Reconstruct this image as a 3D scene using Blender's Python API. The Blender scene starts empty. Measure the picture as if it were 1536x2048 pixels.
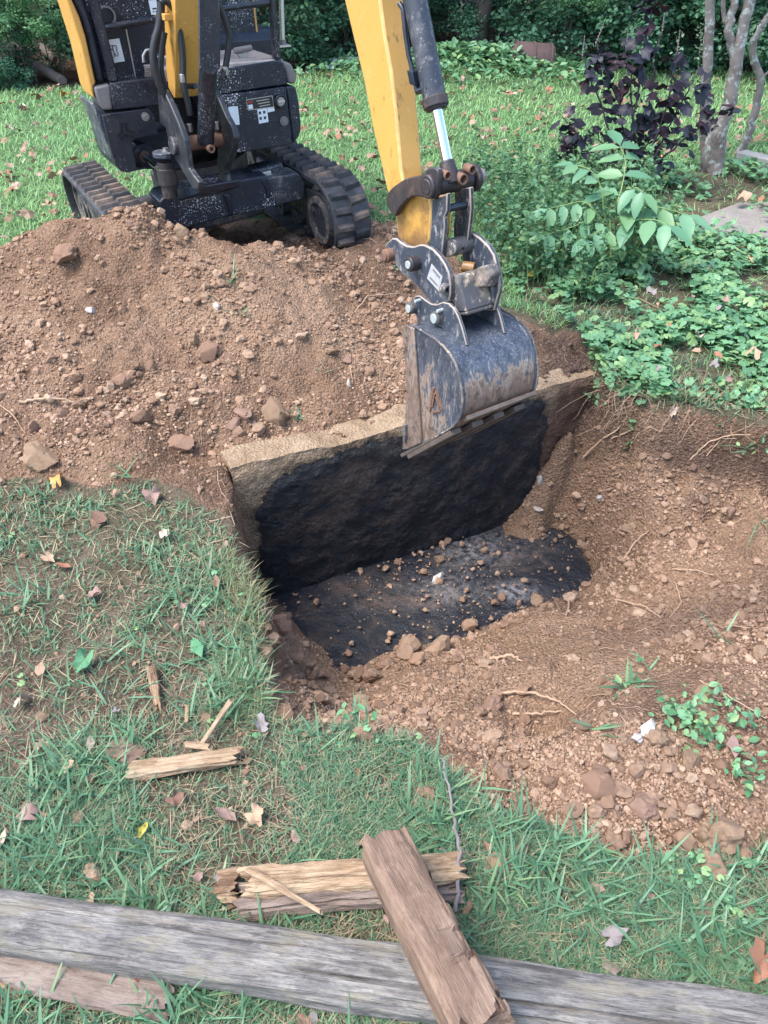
import bpy, bmesh, math, random
import numpy as np
from mathutils import Vector, Matrix

random.seed(11)
rng = np.random.default_rng(11)
scene = bpy.context.scene
COL = scene.collection

# ------------------------------------------------------------------ camera
FPX, PITCH, CAMH = 1530.0, math.radians(38.0), 1.5      # focal length in pixels of a 1536 x 2048 frame
cam_data = bpy.data.cameras.new("camera")
cam_data.sensor_fit = 'VERTICAL'
cam_data.sensor_height = 24.0
cam_data.lens = FPX / 2048.0 * 24.0
cam_data.clip_start = 0.05
cam_data.clip_end = 400.0
cam = bpy.data.objects.new("camera", cam_data)
cam.location = (0, 0, CAMH)
cam.rotation_euler = (math.radians(90) - PITCH, 0, 0)
COL.objects.link(cam)
scene.camera = cam

# ------------------------------------------------------------------ world, sun, exposure
SUN_EL, SUN_AZ = math.radians(62.0), math.radians(248.0)   # azimuth: clockwise from +Y, where the light comes from
world = bpy.data.worlds.new("World")
scene.world = world
world.use_nodes = True
wn = world.node_tree
bg = wn.nodes["Background"]
sky = wn.nodes.new("ShaderNodeTexSky")
sky.sky_type = 'NISHITA'
sky.sun_disc = False
sky.sun_elevation = SUN_EL
sky.sun_rotation = SUN_AZ
sky.altitude = 200.0
sky.air_density = 1.0
sky.dust_density = 2.0
sky.ozone_density = 1.0
wn.links.new(sky.outputs[0], bg.inputs[0])
bg.inputs[1].default_value = 0.15
sun_data = bpy.data.lights.new("sun", 'SUN')
sun_data.energy = 1.5
sun_data.angle = math.radians(32.0)
sun_data.color = (1.0, 0.975, 0.94)
sun = bpy.data.objects.new("sun", sun_data)
sd = Vector((math.sin(SUN_AZ) * math.cos(SUN_EL), math.cos(SUN_AZ) * math.cos(SUN_EL), math.sin(SUN_EL)))
sun.rotation_euler = sd.to_track_quat('Z', 'Y').to_euler()
COL.objects.link(sun)
scene.view_settings.view_transform = 'Standard'
scene.view_settings.look = 'None'
scene.view_settings.exposure = 1.95
scene.view_settings.gamma = 1.0
scene.view_settings.use_curve_mapping = False
scene.render.film_transparent = False
try:
    scene.cycles.max_bounces = 8
    scene.cycles.use_denoising = True
except Exception:
    pass

# ------------------------------------------------------------------ survey helpers: where a sight line meets a real plane
FWD = np.array([0, math.cos(PITCH), -math.sin(PITCH)])
UPV = np.array([0, math.sin(PITCH), math.cos(PITCH)])
CAM = np.array([0, 0, CAMH])
def ray(u, v):
    return FWD + np.array([(u - 768) / FPX, 0, 0]) + UPV * (1024 - v) / FPX
def at_z(u, v, z):
    d = ray(u, v); return CAM + d * (z - CAMH) / d[2]
def at_y(u, v, y):
    d = ray(u, v); return CAM + d * y / d[1]
def on_plane(u, v, p0, n):
    d = ray(u, v); return CAM + d * (np.dot(np.asarray(p0) - CAM, n) / np.dot(d, n))

# ------------------------------------------------------------------ noise
def _hash(ix, iy, seed):
    h = (ix.astype(np.int64) * 374761393 + iy.astype(np.int64) * 668265263 + seed * 1442695041) & 0xffffffff
    h = ((h ^ (h >> 13)) * 1274126177) & 0xffffffff
    return ((h ^ (h >> 16)) & 0xffff) / 65535.0
def vnoise(x, y, seed=0):
    x = np.asarray(x, float); y = np.asarray(y, float)
    ix = np.floor(x).astype(np.int64); iy = np.floor(y).astype(np.int64)
    fx = x - ix; fy = y - iy
    fx = fx * fx * fx * (fx * (fx * 6 - 15) + 10); fy = fy * fy * fy * (fy * (fy * 6 - 15) + 10)
    a = _hash(ix, iy, seed); b = _hash(ix + 1, iy, seed); c = _hash(ix, iy + 1, seed); d = _hash(ix + 1, iy + 1, seed)
    return (a + (b - a) * fx) * (1 - fy) + (c + (d - c) * fx) * fy
def fbm(x, y, freq=1.0, octaves=4, seed=0, gain=0.5):
    s = 0.0; a = 1.0; t = 0.0
    for k in range(octaves):
        s = s + a * (vnoise(x * freq + 17.3 * k, y * freq - 9.1 * k, seed + k) - 0.5); t += a
        a *= gain; freq *= 2.03
    return s / t * 2.0                                        # about -1 .. 1
def sstep(a, b, x):
    t = np.clip((x - a) / (b - a), 0, 1); return t * t * (3 - 2 * t)
def poly_sd(x, y, poly):
    """signed distance to a polygon in plan, positive inside"""
    x = np.asarray(x, float); y = np.asarray(y, float)
    d = np.full(x.shape, 1e9); inside = np.zeros(x.shape, bool)
    n = len(poly)
    for i in range(n):
        ax, ay = poly[i][:2]; bx, by = poly[(i + 1) % n][:2]
        ex, ey = bx - ax, by - ay
        t = np.clip(((x - ax) * ex + (y - ay) * ey) / (ex * ex + ey * ey + 1e-12), 0, 1)
        d = np.minimum(d, np.hypot(x - ax - t * ex, y - ay - t * ey))
        c = ((ay > y) != (by > y)) & (x < (bx - ax) * (y - ay) / (by - ay + 1e-12) + ax)
        inside ^= c
    return np.where(inside, d, -d)

# ------------------------------------------------------------------ object helpers
ORG = {}
def org(o):
    while o.parent is not None:
        o = o.parent
    return ORG.get(o.name, Vector((0, 0, 0)))
def tag(o, label=None, cat=None, group=None, kind=None):
    if label: o['label'] = label
    if cat: o['category'] = cat
    if group: o['group'] = group
    if kind: o['kind'] = kind
    return o
def thing(name, loc, label, cat, group=None):
    o = bpy.data.objects.new(name, None); COL.objects.link(o)
    o.location = Vector(loc); ORG[o.name] = Vector(loc); o.empty_display_size = 0.1
    return tag(o, label, cat, group)
def link(name, me, mat=None, parent=None):
    o = bpy.data.objects.new(name, me); COL.objects.link(o)
    if mat is not None and len(me.materials) == 0: me.materials.append(mat)
    if parent is not None: o.parent = parent
    return o
def np_mesh(name, V, F, smooth=False):
    V = np.ascontiguousarray(V, np.float32).reshape(-1, 3); F = np.ascontiguousarray(F, np.int32)
    me = bpy.data.meshes.new(name)
    k = F.shape[1]
    me.vertices.add(len(V)); me.vertices.foreach_set("co", V.ravel())
    me.loops.add(F.size); me.loops.foreach_set("vertex_index", F.ravel())
    me.polygons.add(len(F)); me.polygons.foreach_set("loop_start", np.arange(0, F.size, k, dtype=np.int32))
    me.polygons.foreach_set("loop_total", np.full(len(F), k, np.int32))
    me.polygons.foreach_set("use_smooth", np.full(len(F), bool(smooth)))
    me.update(calc_edges=True)
    return me
def fattr(me, name, vals):
    a = me.attributes.new(name, 'FLOAT', 'POINT'); a.data.foreach_set("value", np.ascontiguousarray(vals, np.float32))

class MB:
    """collects solids in world coordinates and links them as one mesh object"""
    def __init__(s): s.v = []; s.f = []
    def add(s, vs, fs):
        o = len(s.v); s.v += [Vector(p) for p in vs]; s.f += [[i + o for i in f] for f in fs]; return s
    def box(s, c, ax, half):
        c = Vector(c); ax = [Vector(a).normalized() for a in ax]
        vs = [c + ax[0] * half[0] * i + ax[1] * half[1] * j + ax[2] * half[2] * k for i in (-1, 1) for j in (-1, 1) for k in (-1, 1)]
        return s.add(vs, [(0, 1, 3, 2), (4, 6, 7, 5), (0, 4, 5, 1), (2, 3, 7, 6), (0, 2, 6, 4), (1, 5, 7, 3)])
    def prism(s, pts, ext):
        n = len(pts); ext = Vector(ext); a = [Vector(p) for p in pts]
        return s.add(a + [p + ext for p in a], [list(range(n)), list(range(2 * n - 1, n - 1, -1))] + [(i, (i + 1) % n, n + (i + 1) % n, n + i) for i in range(n)])
    def tube(s, path, r, seg=12, caps=True):
        P = [Vector(p) for p in path]; n = len(P)
        R = [r] * n if not hasattr(r, '__len__') else list(r)
        vs = []; fs = []; nrm = None
        for i, p in enumerate(P):
            t = (P[min(i + 1, n - 1)] - P[max(i - 1, 0)]).normalized()
            if nrm is None:
                nrm = t.orthogonal().normalized()
            nrm = (nrm - t * nrm.dot(t)).normalized(); b = t.cross(nrm)
            for k in range(seg):
                a = 2 * math.pi * k / seg
                vs.append(p + (nrm * math.cos(a) + b * math.sin(a)) * R[i])
        for i in range(n - 1):
            for k in range(seg):
                k2 = (k + 1) % seg
                fs.append((i * seg + k, i * seg + k2, (i + 1) * seg + k2, (i + 1) * seg + k))
        if caps:
            fs.append(list(range(seg - 1, -1, -1))); fs.append([(n - 1) * seg + k for k in range(seg)])
        return s.add(vs, fs)
    def ring(s, c, axis, ro, ri, L, seg=20, depth=None):
        """short hollow tube centred on c; with depth the bore is a blind hole from the +axis end"""
        c = Vector(c); a = Vector(axis).normalized(); n = a.orthogonal().normalized(); b = a.cross(n)
        def circ(r, h): return [c + a * h + (n * math.cos(2 * math.pi * k / seg) + b * math.sin(2 * math.pi * k / seg)) * r for k in range(seg)]
        hb = -L / 2 if depth is None else L / 2 - depth
        vs = circ(ro, -L / 2) + circ(ro, L / 2) + circ(ri, L / 2) + circ(ri, hb); fs = []
        for r0 in range(3):
            for k in range(seg):
                k2 = (k + 1) % seg; fs.append((r0 * seg + k, r0 * seg + k2, (r0 + 1) * seg + k2, (r0 + 1) * seg + k))
        if depth is None:
            for k in range(seg):
                k2 = (k + 1) % seg; fs.append((3 * seg + k, 3 * seg + k2, k2, k))
        else:
            fs.append([3 * seg + k for k in range(seg)]); fs.append(list(range(seg - 1, -1, -1)))
        return s.add(vs, fs)
    def build(s, name, mat, parent=None, bevel=0.0, smooth=True, angle=38, loc=None, segs=2, edge=None):
        off = org(parent) if parent is not None else Vector((0, 0, 0) if loc is None else loc)
        me = bpy.data.meshes.new(name)
        me.from_pydata([p - off for p in s.v], [], s.f)
        bm = bmesh.new(); bm.from_mesh(me)
        bmesh.ops.remove_doubles(bm, verts=bm.verts, dist=1e-6)
        bmesh.ops.recalc_face_normals(bm, faces=bm.faces)
        bm.to_mesh(me); bm.free()
        if smooth:
            me.polygons.foreach_set("use_smooth", [True] * len(me.polygons)); me.set_sharp_from_angle(angle=math.radians(angle))
        o = link(name, me, mat, parent)
        if parent is None: o.location = off; ORG[o.name] = off
        if bevel > 0:
            m = o.modifiers.new("bevel", 'BEVEL'); m.width = bevel; m.segments = segs; m.limit_method = 'ANGLE'; m.angle_limit = math.radians(35)
            m.harden_normals = False
            if edge is not None: me.materials.append(edge); m.material = 1
        return o

# ------------------------------------------------------------------ material helpers
class NT:
    def __init__(s, name):
        s.m = bpy.data.materials.new(name); s.m.use_nodes = True; s.t = s.m.node_tree
        s.b = s.t.nodes["Principled BSDF"]; s.out = s.t.nodes["Material Output"]
    def n(s, typ, ins=None, **kw):
        d = s.t.nodes.new("ShaderNode" + typ)
        for k, v in kw.items(): setattr(d, k, v)
        for k, v in (ins or {}).items(): s.set(d.inputs[k], v)
        return d
    def set(s, sock, v):
        if isinstance(v, bpy.types.NodeSocket): s.t.links.new(v, sock)
        else:
            if isinstance(v, tuple) and len(v) == 3 and len(sock.default_value) == 4: v = v + (1,)
            sock.default_value = v
    def p(s, **kw):
        for k, v in kw.items(): s.set(s.b.inputs[k.replace('_', ' ')], v)
        return s
    def coord(s, scale=(1, 1, 1), kind='Object', rot=(0, 0, 0)):
        c = s.n('TexCoord'); m = s.n('Mapping', {'Vector': c.outputs[kind], 'Scale': scale, 'Rotation': rot}); return m.outputs[0]
    def noise(s, scale, detail=4, rough=0.55, vec=None, dist=0.0):
        i = {'Scale': scale, 'Detail': detail, 'Roughness': rough, 'Distortion': dist}
        if vec is not None: i['Vector'] = vec
        return s.n('TexNoise', i).outputs[0]
    def vor(s, scale, vec=None, feature='F1', out=0, rand=1.0):
        i = {'Scale': scale, 'Randomness': rand}
        if vec is not None: i['Vector'] = vec
        return s.n('TexVoronoi', i, feature=feature).outputs[out]
    def ramp(s, fac, stops, interp='LINEAR'):
        r = s.n('ValToRGB', {'Fac': fac}); cr = r.color_ramp; cr.interpolation = interp
        while len(cr.elements) > 1: cr.elements.remove(cr.elements[-1])
        for i, (pos, c) in enumerate(stops):
            e = cr.elements[0] if i == 0 else cr.elements.new(pos)
            e.position = pos; e.color = (c, c, c, 1) if not hasattr(c, '__len__') else tuple(c) + (1,)
        return r.outputs[0]
    def mix(s, fac, a, b, blend='MIX'):
        m = s.n('Mix', data_type='RGBA', blend_type=blend)
        s.set(m.inputs[0], fac); s.set(m.inputs[6], a); s.set(m.inputs[7], b); return m.outputs[2]
    def math(s, op, a, b=0.0, clamp=False):
        m = s.n('Math', operation=op, use_clamp=clamp); s.set(m.inputs[0], a); s.set(m.inputs[1], b); return m.outputs[0]
    def bump(s, h, strength=0.5, dist=0.01, normal=None):
        b = s.n('Bump', {'Height': h, 'Strength': strength, 'Distance': dist})
        if normal is not None: s.set(b.inputs['Normal'], normal)
        s.set(s.b.inputs['Normal'], b.outputs[0]); return b.outputs[0]
    def island(s):
        return s.n('NewGeometry').outputs['Random Per Island']
    def objrand(s):
        return s.n('ObjectInfo').outputs['Random']
    def attr(s, name):
        return s.n('Attribute', attribute_name=name).outputs['Fac']
    def translucent(s, col, fac):
        tr = s.n('BsdfTranslucent', {'Color': col}); mx = s.n('MixShader', {0: fac, 1: s.b.outputs[0], 2: tr.outputs[0]})
        s.t.links.new(mx.outputs[0], s.out.inputs[0]); return s

def m_soil(name, c_dark, c_mid, c_lite, topsoil=(0.042, 0.028, 0.024)):
    t = NT(name); v = t.coord()
    n1 = t.noise(2.2, 5, 0.6, v); n2 = t.noise(28, 5, 0.65, v); n3 = t.noise(120, 3, 0.6, v)
    c = t.ramp(n1, [(0.38, c_dark), (0.5, c_mid), (0.64, c_lite)])
    c = t.mix(t.ramp(n2, [(0.42, 0.0), (0.75, 0.45)]), c, c_lite)
    c = t.mix(t.ramp(n3, [(0.36, 0.6), (0.5, 0.0)]), c, c_dark)
    c = t.mix(t.attr('topsoil'), c, t.mix(n2, topsoil, tuple(1.9 * x for x in topsoil)))
    c = t.mix(t.attr('clay'), c, t.mix(n2, (0.205, 0.120, 0.070), (0.33, 0.215, 0.132)))
    va = t.n('TexVoronoi', {'Vector': v, 'Scale': 85.0}); vb = t.n('TexVoronoi', {'Vector': v, 'Scale': 210.0})
    ra = t.n('SeparateColor', {0: va.outputs['Color']}).outputs[0]; rb = t.n('SeparateColor', {0: vb.outputs['Color']}).outputs[0]
    c = t.mix(t.ramp(ra, [(0.62, 0.0), (0.9, 0.5)]), c, t.mix(0.5, c, (0.38, 0.25, 0.165)))
    c = t.mix(t.ramp(rb, [(0.60, 0.0), (0.9, 0.5)]), c, t.mix(0.5, c, (0.38, 0.25, 0.165)))
    c = t.mix(t.ramp(rb, [(0.08, 0.5), (0.3, 0.0)]), c, c_dark)
    h = t.math('SUBTRACT', t.math('MULTIPLY', t.noise(45, 6, 0.7, v), 1.2), t.math('ADD', t.math('MULTIPLY', va.outputs[0], t.math('ADD', ra, .3)), t.math('MULTIPLY', vb.outputs[0], .35)))
    t.p(Base_Color=c, Roughness=0.95, Specular_IOR_Level=0.15); t.bump(h, 1.0, 0.014)
    return t.m
SOIL = m_soil("excavated_soil", (0.108, 0.062, 0.038), (0.222, 0.134, 0.085), (0.335, 0.222, 0.147))

def m_clod(name, cols, bump=0.6):
    t = NT(name); v = t.coord(); r = t.n('NewGeometry').outputs['Random Per Island']; o = t.objrand()
    r = t.math('FRACT', t.math('ADD', r, o))
    n = len(cols); c = t.ramp(r, [(i / (n - 1), cols[i]) for i in range(n)])
    n2 = t.noise(60, 4, 0.6, v)
    c = t.mix(t.ramp(t.noise(17, 5, .7, t.coord(kind='Generated', scale=(.2, .2, .2))), [(0.42, 0.0), (0.62, 0.6)]), c, (0.20, 0.122, 0.078))
    c = t.mix(t.ramp(n2, [(0.35, 0.0), (0.7, 0.5)]), c, t.mix(0.5, c, (0.42, 0.29, 0.21)))
    c = t.mix(t.math('MULTIPLY', t.attr('topsoil'), .9), c, t.mix(n2, (0.045, 0.030, 0.025), (0.095, 0.065, 0.052)))
    t.p(Base_Color=c, Roughness=0.95, Specular_IOR_Level=0.12); t.bump(t.noise(150, 4, 0.65, v), bump, 0.006)
    return t.m
CLOD = m_clod("soil_clods", [(0.13, 0.076, 0.048), (0.25, 0.153, 0.098), (0.35, 0.235, 0.158), (0.21, 0.126, 0.082), (0.40, 0.285, 0.195), (0.17, 0.102, 0.067), (0.29, 0.186, 0.122)])

def m_simple(name, col, rough=0.6, metal=0.0, spec=0.5, var=0.0, scale=30, bump=0.0):
    t = NT(name); v = t.coord()
    c = col
    if var > 0:
        n = t.noise(scale, 4, 0.6, v); c = t.mix(n, tuple(x * (1 - var) for x in col), tuple(min(1, x * (1 + var)) for x in col))
    t.p(Base_Color=c, Roughness=rough, Metallic=metal, Specular_IOR_Level=spec)
    if bump: t.bump(t.noise(scale * 4, 4, 0.6, v), bump, 0.004)
    return t.m

def m_leaf(name, cols, trans=0.3, rough=0.5, spec=0.35, worldscale=0.0, tint=None):
    t = NT(name); r = t.island(); r = t.math('FRACT', t.math('ADD', r, t.objrand()))
    n = len(cols); c = t.ramp(r, [(i / max(1, n - 1), cols[i]) for i in range(n)])
    if worldscale > 0:
        nz = t.noise(worldscale, 4, 0.6, t.coord()); c = t.mix(t.ramp(nz, [(0.40, 0.0), (0.62, 1.0)]), c, t.mix(0.75, c, tint))
    t.p(Base_Color=c, Roughness=rough, Specular_IOR_Level=spec)
    return t.translucent(c, trans).m
# ================================================================== TERRAIN
# frames shared by ground and machine
WALL_A = at_z(463, 940, 0.04); WALL_B = at_z(1196, 752, 0.04)
WDIR = (WALL_B - WALL_A); WDIR[2] = 0; WLEN = float(np.hypot(WDIR[0], WDIR[1])); WDIR = WDIR / WLEN
WNRM = np.array([WDIR[1], -WDIR[0], 0.0])                    # out of the front face, towards the camera
WTHK = 0.155

def lawn_z(x, y):
    z = 0.11 * sstep(1.3, 3.7, y)
    z = z + 0.22 * np.exp(-(((x - 1.0) / 1.0) ** 2 + ((y - 9.6) / 0.7) ** 2))
    z = z + 0.05 * fbm(x, y, 0.5, 3, 5) * sstep(1.5, 6, np.hypot(x, y)) + 0.012 * fbm(x, y, 5.0, 4, 8)
    return z

class RBF:
    def __init__(s, P, c=0.05):
        s.P = np.array(P, float); s.c = c
        X = s.P[:, :2]; D = np.sqrt(((X[:, None] - X[None]) ** 2).sum(-1) + c * c)
        s.m = s.P[:, 2].mean()
        s.w = np.linalg.solve(D + 1e-3 * np.eye(len(D)), s.P[:, 2] - s.m)
    def __call__(s, x, y):
        out = np.full(np.shape(x), s.m)
        for (px, py, _), w in zip(s.P, s.w):
            out = out + w * np.sqrt((x - px) ** 2 + (y - py) ** 2 + s.c ** 2)
        return out

# heap of dug soil in front of the machine: plan points with the height above the lawn
heap_pts = []
def hp(u, v, y):
    p = at_y(u, v, y); heap_pts.append((p[0], p[1], p[2]))
for a in [(215, 428, 3.28), (285, 421, 3.30), (345, 482, 3.22), (450, 494, 3.25), (560, 490, 3.42), (640, 502, 3.62), (130, 443, 3.25), (50, 475, 3.2)]: hp(*a)
for (x, y, z) in [(-1.9, 3.0, .26), (-2.3, 2.7, .12), (-.95, 3.62, .20), (-.62, 3.68, .15), (-.35, 3.8, .16), (-.15, 3.85, .19), (.08, 3.85, .22), (.2, 3.5, .25), (-1.45, 3.6, .2),
                  (-1.3, 4.4, .10), (-.5, 4.4, .10), (0.15, 4.3, .14), (.45, 3.7, .13), (.5, 3.3, .14), (.7, 3.0, .10), (.3, 3.05, .17), (-2.0, 3.5, .12), (-2.7, 3.0, .09), (-2.6, 2.2, .04), (-2.0, 1.9, .02), (1.1, 2.95, .08), (1.4, 3.2, .09)]:
    heap_pts.append((x, y, z))
for (u, v, z) in [(-60, 1010, .02), (100, 990, .02), (200, 1005, .02), (320, 1010, .02), (400, 1045, .01), (450, 1080, 0.0), (0, 900, .075), (150, 880, .09), (300, 900, .065), (400, 950, .035),
                  (0, 760, .16), (200, 740, .19), (400, 700, .19), (560, 700, .17), (700, 700, .13), (400, 840, .08), (520, 800, .09), (660, 760, .09), (780, 700, .10), (800, 610, .14), (600, 600, .25), (400, 580, .315), (200, 580, .33), (30, 590, .29)]:
    p = at_z(u, v, z); heap_pts.append((p[0], p[1], z))
for k, hz in [(-.1, .0), (0.06, .035), (.25, .03), (.5, .03), (.75, .02), (.95, .03), (1.15, .05), (1.35, .06), (1.55, .08)]:
    q = WALL_A + WDIR * k - WNRM * (WTHK + 0.05); heap_pts.append((q[0], q[1], hz))
HEAP = RBF(heap_pts, 0.10)
heap_poly = [tuple(at_z(u, v, z)[:2]) for (u, v, z) in [(-200, 1000, .02), (100, 985, .02), (200, 1002, .02), (300, 1000, .02), (380, 1030, .01), (455, 1075, 0)]] + \
            [tuple((WALL_A + WNRM * .25)[:2]), tuple((WALL_B + WNRM * .25)[:2]), tuple((WALL_B + WDIR * .16)[:2]), (.95, 3.12), (.72, 3.1), (.55, 3.3), (.5, 3.7), (.22, 4.3), (-.35, 4.7), (-1.4, 4.5), (-1.85, 3.95), (-2.4, 3.6), (-2.9, 2.9), (-2.6, 2.2)]

# the dug pit
pit_pts = []
for (u, v, z) in [(530, 1175, -.6), (700, 1125, -.6), (900, 1065, -.6), (1060, 1010, -.635), (1125, 1060, -.63), (1165, 1100, -.63), (1100, 1100, -.635), (1180, 1150, -.635), (1090, 1195, -.635), (940, 1262, -.635), (800, 1300, -.585), (690, 1345, -.585), (620, 1275, -.6), (800, 1180, -.6), (1000, 1110, -.635), (700, 1250, -.6),
                  (760, 1330, -.50), (900, 1310, -.45), (1050, 1240, -.48), (1150, 1200, -.52), (1210, 1130, -.53), (620, 1350, -.42), (565, 1290, -.27), (545, 1225, -.22), (545, 1340, -.13), (590, 1345, -.34),
                  (560, 1395, -.24), (650, 1420, -.19), (750, 1395, -.27), (850, 1375, -.28), (1000, 1360, -.27), (1150, 1310, -.31), (1300, 1250, -.30), (1450, 1190, -.25), (1600, 1120, -.22),
                  (1300, 1110, -.37), (1450, 1050, -.29), (1600, 1010, -.25), (1130, 985, -.44), (1250, 965, -.27), (1400, 955, -.22), (1560, 945, -.20), (1200, 1040, -.46),
                  (1200, 830, -.22), (1300, 815, -.20), (1450, 830, -.17), (1600, 840, -.15), (1800, 860, -.13), (1170, 790, -.2),
                  (545, 1452, -.02), (650, 1462, -.02), (760, 1468, -.02), (860, 1470, -.06), (1000, 1455, -.09), (1150, 1440, -.10), (1300, 1400, -.07), (1450, 1340, -.05), (1620, 1260, -.04),
                  (1130, 1455, -.15),
                  (900, 1580, -.01), (1050, 1600, 0.0), (1200, 1620, .025), (1350, 1620, .03), (1450, 1560, .02), (1600, 1500, 0.0), (1000, 1680, 0), (1250, 1740, 0), (1480, 1740, 0), (1650, 1650, 0), (1700, 1350, 0),
                  (512, 1265, 0.0), (498, 1340, 0.0), (500, 1200, 0.0)]:
    p = at_z(u, v, z); pit_pts.append((p[0], p[1], z))
PIT = RBF(pit_pts, 0.05)
pit_poly = [tuple((WALL_A - WNRM * .05 + WDIR * .004)[:2]), tuple((WALL_B - WNRM * .05 + WDIR * .03)[:2])] + \
           [tuple(at_z(u, v, z)[:2]) for (u, v, z) in [(1225, 785, .06), (1300, 800, .06), (1400, 810, .06), (1536, 835, .06), (1800, 850, .04), (1800, 1330, 0), (1640, 1560, 0), (1500, 1735, 0), (1380, 1728, 0), (1230, 1728, 0), (1100, 1660, 0), (985, 1625, 0), (900, 1560, 0), (840, 1480, 0), (760, 1462, 0), (650, 1465, 0), (550, 1455, 0),
                                                (522, 1390, 0), (502, 1330, 0), (515, 1262, 0), (508, 1195, 0), (464, 1130, 0)]]

def stretch(a, b, n, k):
    t = np.linspace(0, 1, n + 1)[1:]; s = (np.exp(k * t) - 1) / (math.exp(k) - 1); return a + (b - a) * s
gx = np.concatenate([stretch(-1.75, -70, 46, 5.2)[::-1], np.arange(-1.75, 2.25, 0.0118), stretch(2.25, 70, 46, 5.2)])
gy = np.concatenate([stretch(0.40, -30, 26, 5.0)[::-1], np.arange(0.40, 4.45, 0.0118), stretch(4.45, 90, 60, 4.6)])
GX, GY = np.meshgrid(gx, gy)
lz = lawn_z(GX, GY)
near = (GX > -3.2) & (GX < 3.2) & (GY > 0) & (GY < 5.2)
hm = np.zeros(GX.shape); pm = np.zeros(GX.shape); Z = lz.copy()
xs, ys = GX[near], GY[near]
wob = 0.035 * fbm(xs, ys, 6.0, 4, 21) + 0.02 * fbm(xs, ys, 25.0, 2, 23)
hsd = poly_sd(xs, ys, heap_poly) + wob
psd = poly_sd(xs, ys, pit_poly) + 0.6 * wob
h = sstep(-0.02, 0.16, hsd); pz = PIT(xs, ys); hz = HEAP(xs, ys)
# blend widths: steep turf lip on the left, steep bank at the back right, loose run-out in front
p = sstep(0.0, 0.07, psd)
behind = ((xs - WALL_A[0]) * WNRM[0] + (ys - WALL_A[1]) * WNRM[1]) < -0.055
along = (xs - WALL_A[0]) * WDIR[0] + (ys - WALL_A[1]) * WDIR[1]
p = np.where(behind & (along > -0.1) & (along < WLEN + 0.02), 0.0, np.where((~behind) & (along > 0.0) & (along < WLEN) & (psd > 0.0), np.maximum(p, sstep(0.0, 0.01, psd)), p))
zz = lz[near] * (1 - h) + hz * h
# loose-soil roughness
ridg = 1 - np.abs(fbm(xs, ys, 7.0, 3, 31))
rough = 0.022 * fbm(xs, ys, 9.0, 3, 33) + 0.014 * fbm(xs, ys, 26.0, 3, 35) + 0.008 * np.maximum(0, fbm(xs, ys, 60.0, 2, 37))
rough = rough + 0.03 * fbm(xs, ys, 2.4, 2, 39) + h * (0.030 * fbm(xs, ys, 4.2, 3, 43) + 0.016 * (1 - 2 * np.abs(fbm(xs, ys, 10, 2, 47))))
bank = sstep(0.25, 0.9, np.gradient(pz) if False else np.clip((pz + .05) / -.3, 0, 1))
zz = zz * (1 - p) + pz * p
ea = WLEN - along; eo = (xs - WALL_A[0]) * WNRM[0] + (ys - WALL_A[1]) * WNRM[1]          # soil slumped against the right end of the slab
fan = -.03 - 2.3 * np.maximum(ea, 0) + .5 * np.minimum(ea, 0) - .85 * np.maximum(eo, 0) + .03 * fbm(xs, ys, 9, 3, 211)
inf = (p > .3) & (ea < .32) & (ea > -.25) & (eo > -.06) & (eo < .5)
zz = np.where(inf, np.maximum(zz, fan * 1.0), zz)
dirtm = np.maximum(h, p)
slab_zone = sstep(-.57, -.52, zz) * 0.85 + 0.15
bankz = sstep(.55, .8, xs) * sstep(2.1, 2.25, ys) * p
rough = rough + bankz * (.05 * fbm(xs, ys, 8, 3, 201) + .035 * (1 - 2 * np.abs(fbm(xs, ys, 15, 2, 203))))
zz = zz + rough * dirtm * np.where(p > .5, slab_zone, 1.0)
Z[near] = zz; hm[near] = h; pm[near] = p
DIRT = np.maximum(hm, pm)

def gq(A, x, y):
    x = np.asarray(x, float); y = np.asarray(y, float)
    i = np.clip(np.searchsorted(gx, x) - 1, 0, len(gx) - 2); j = np.clip(np.searchsorted(gy, y) - 1, 0, len(gy) - 2)
    fx = np.clip((x - gx[i]) / (gx[i + 1] - gx[i]), 0, 1); fy = np.clip((y - gy[j]) / (gy[j + 1] - gy[j]), 0, 1)
    return (A[j, i] * (1 - fx) + A[j, i + 1] * fx) * (1 - fy) + (A[j + 1, i] * (1 - fx) + A[j + 1, i + 1] * fx) * fy
def gz(x, y): return gq(Z, x, y)
def on_ground(u, v):
    d = ray(u, v); ts = np.linspace(0.9, 16, 1600); P = CAM[None] + d[None] * ts[:, None]
    below = P[:, 2] < gz(P[:, 0], P[:, 1]); k = int(np.argmax(below)) if below.any() else len(ts) - 1
    t0, t1 = ts[max(k - 1, 0)], ts[k]
    for _ in range(12):
        tm = (t0 + t1) / 2; q = CAM + d * tm
        if q[2] < gz(q[0], q[1]): t1 = tm
        else: t0 = tm
    return Vector(CAM + d * t1)
def gnormal(x, y, e=0.02):
    nx = -(gz(x + e, y) - gz(x - e, y)) / (2 * e); ny = -(gz(x, y + e) - gz(x, y - e)) / (2 * e)
    n = np.stack([nx, ny, np.ones_like(nx)], -1); return n / np.linalg.norm(n, axis=-1, keepdims=True)

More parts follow.
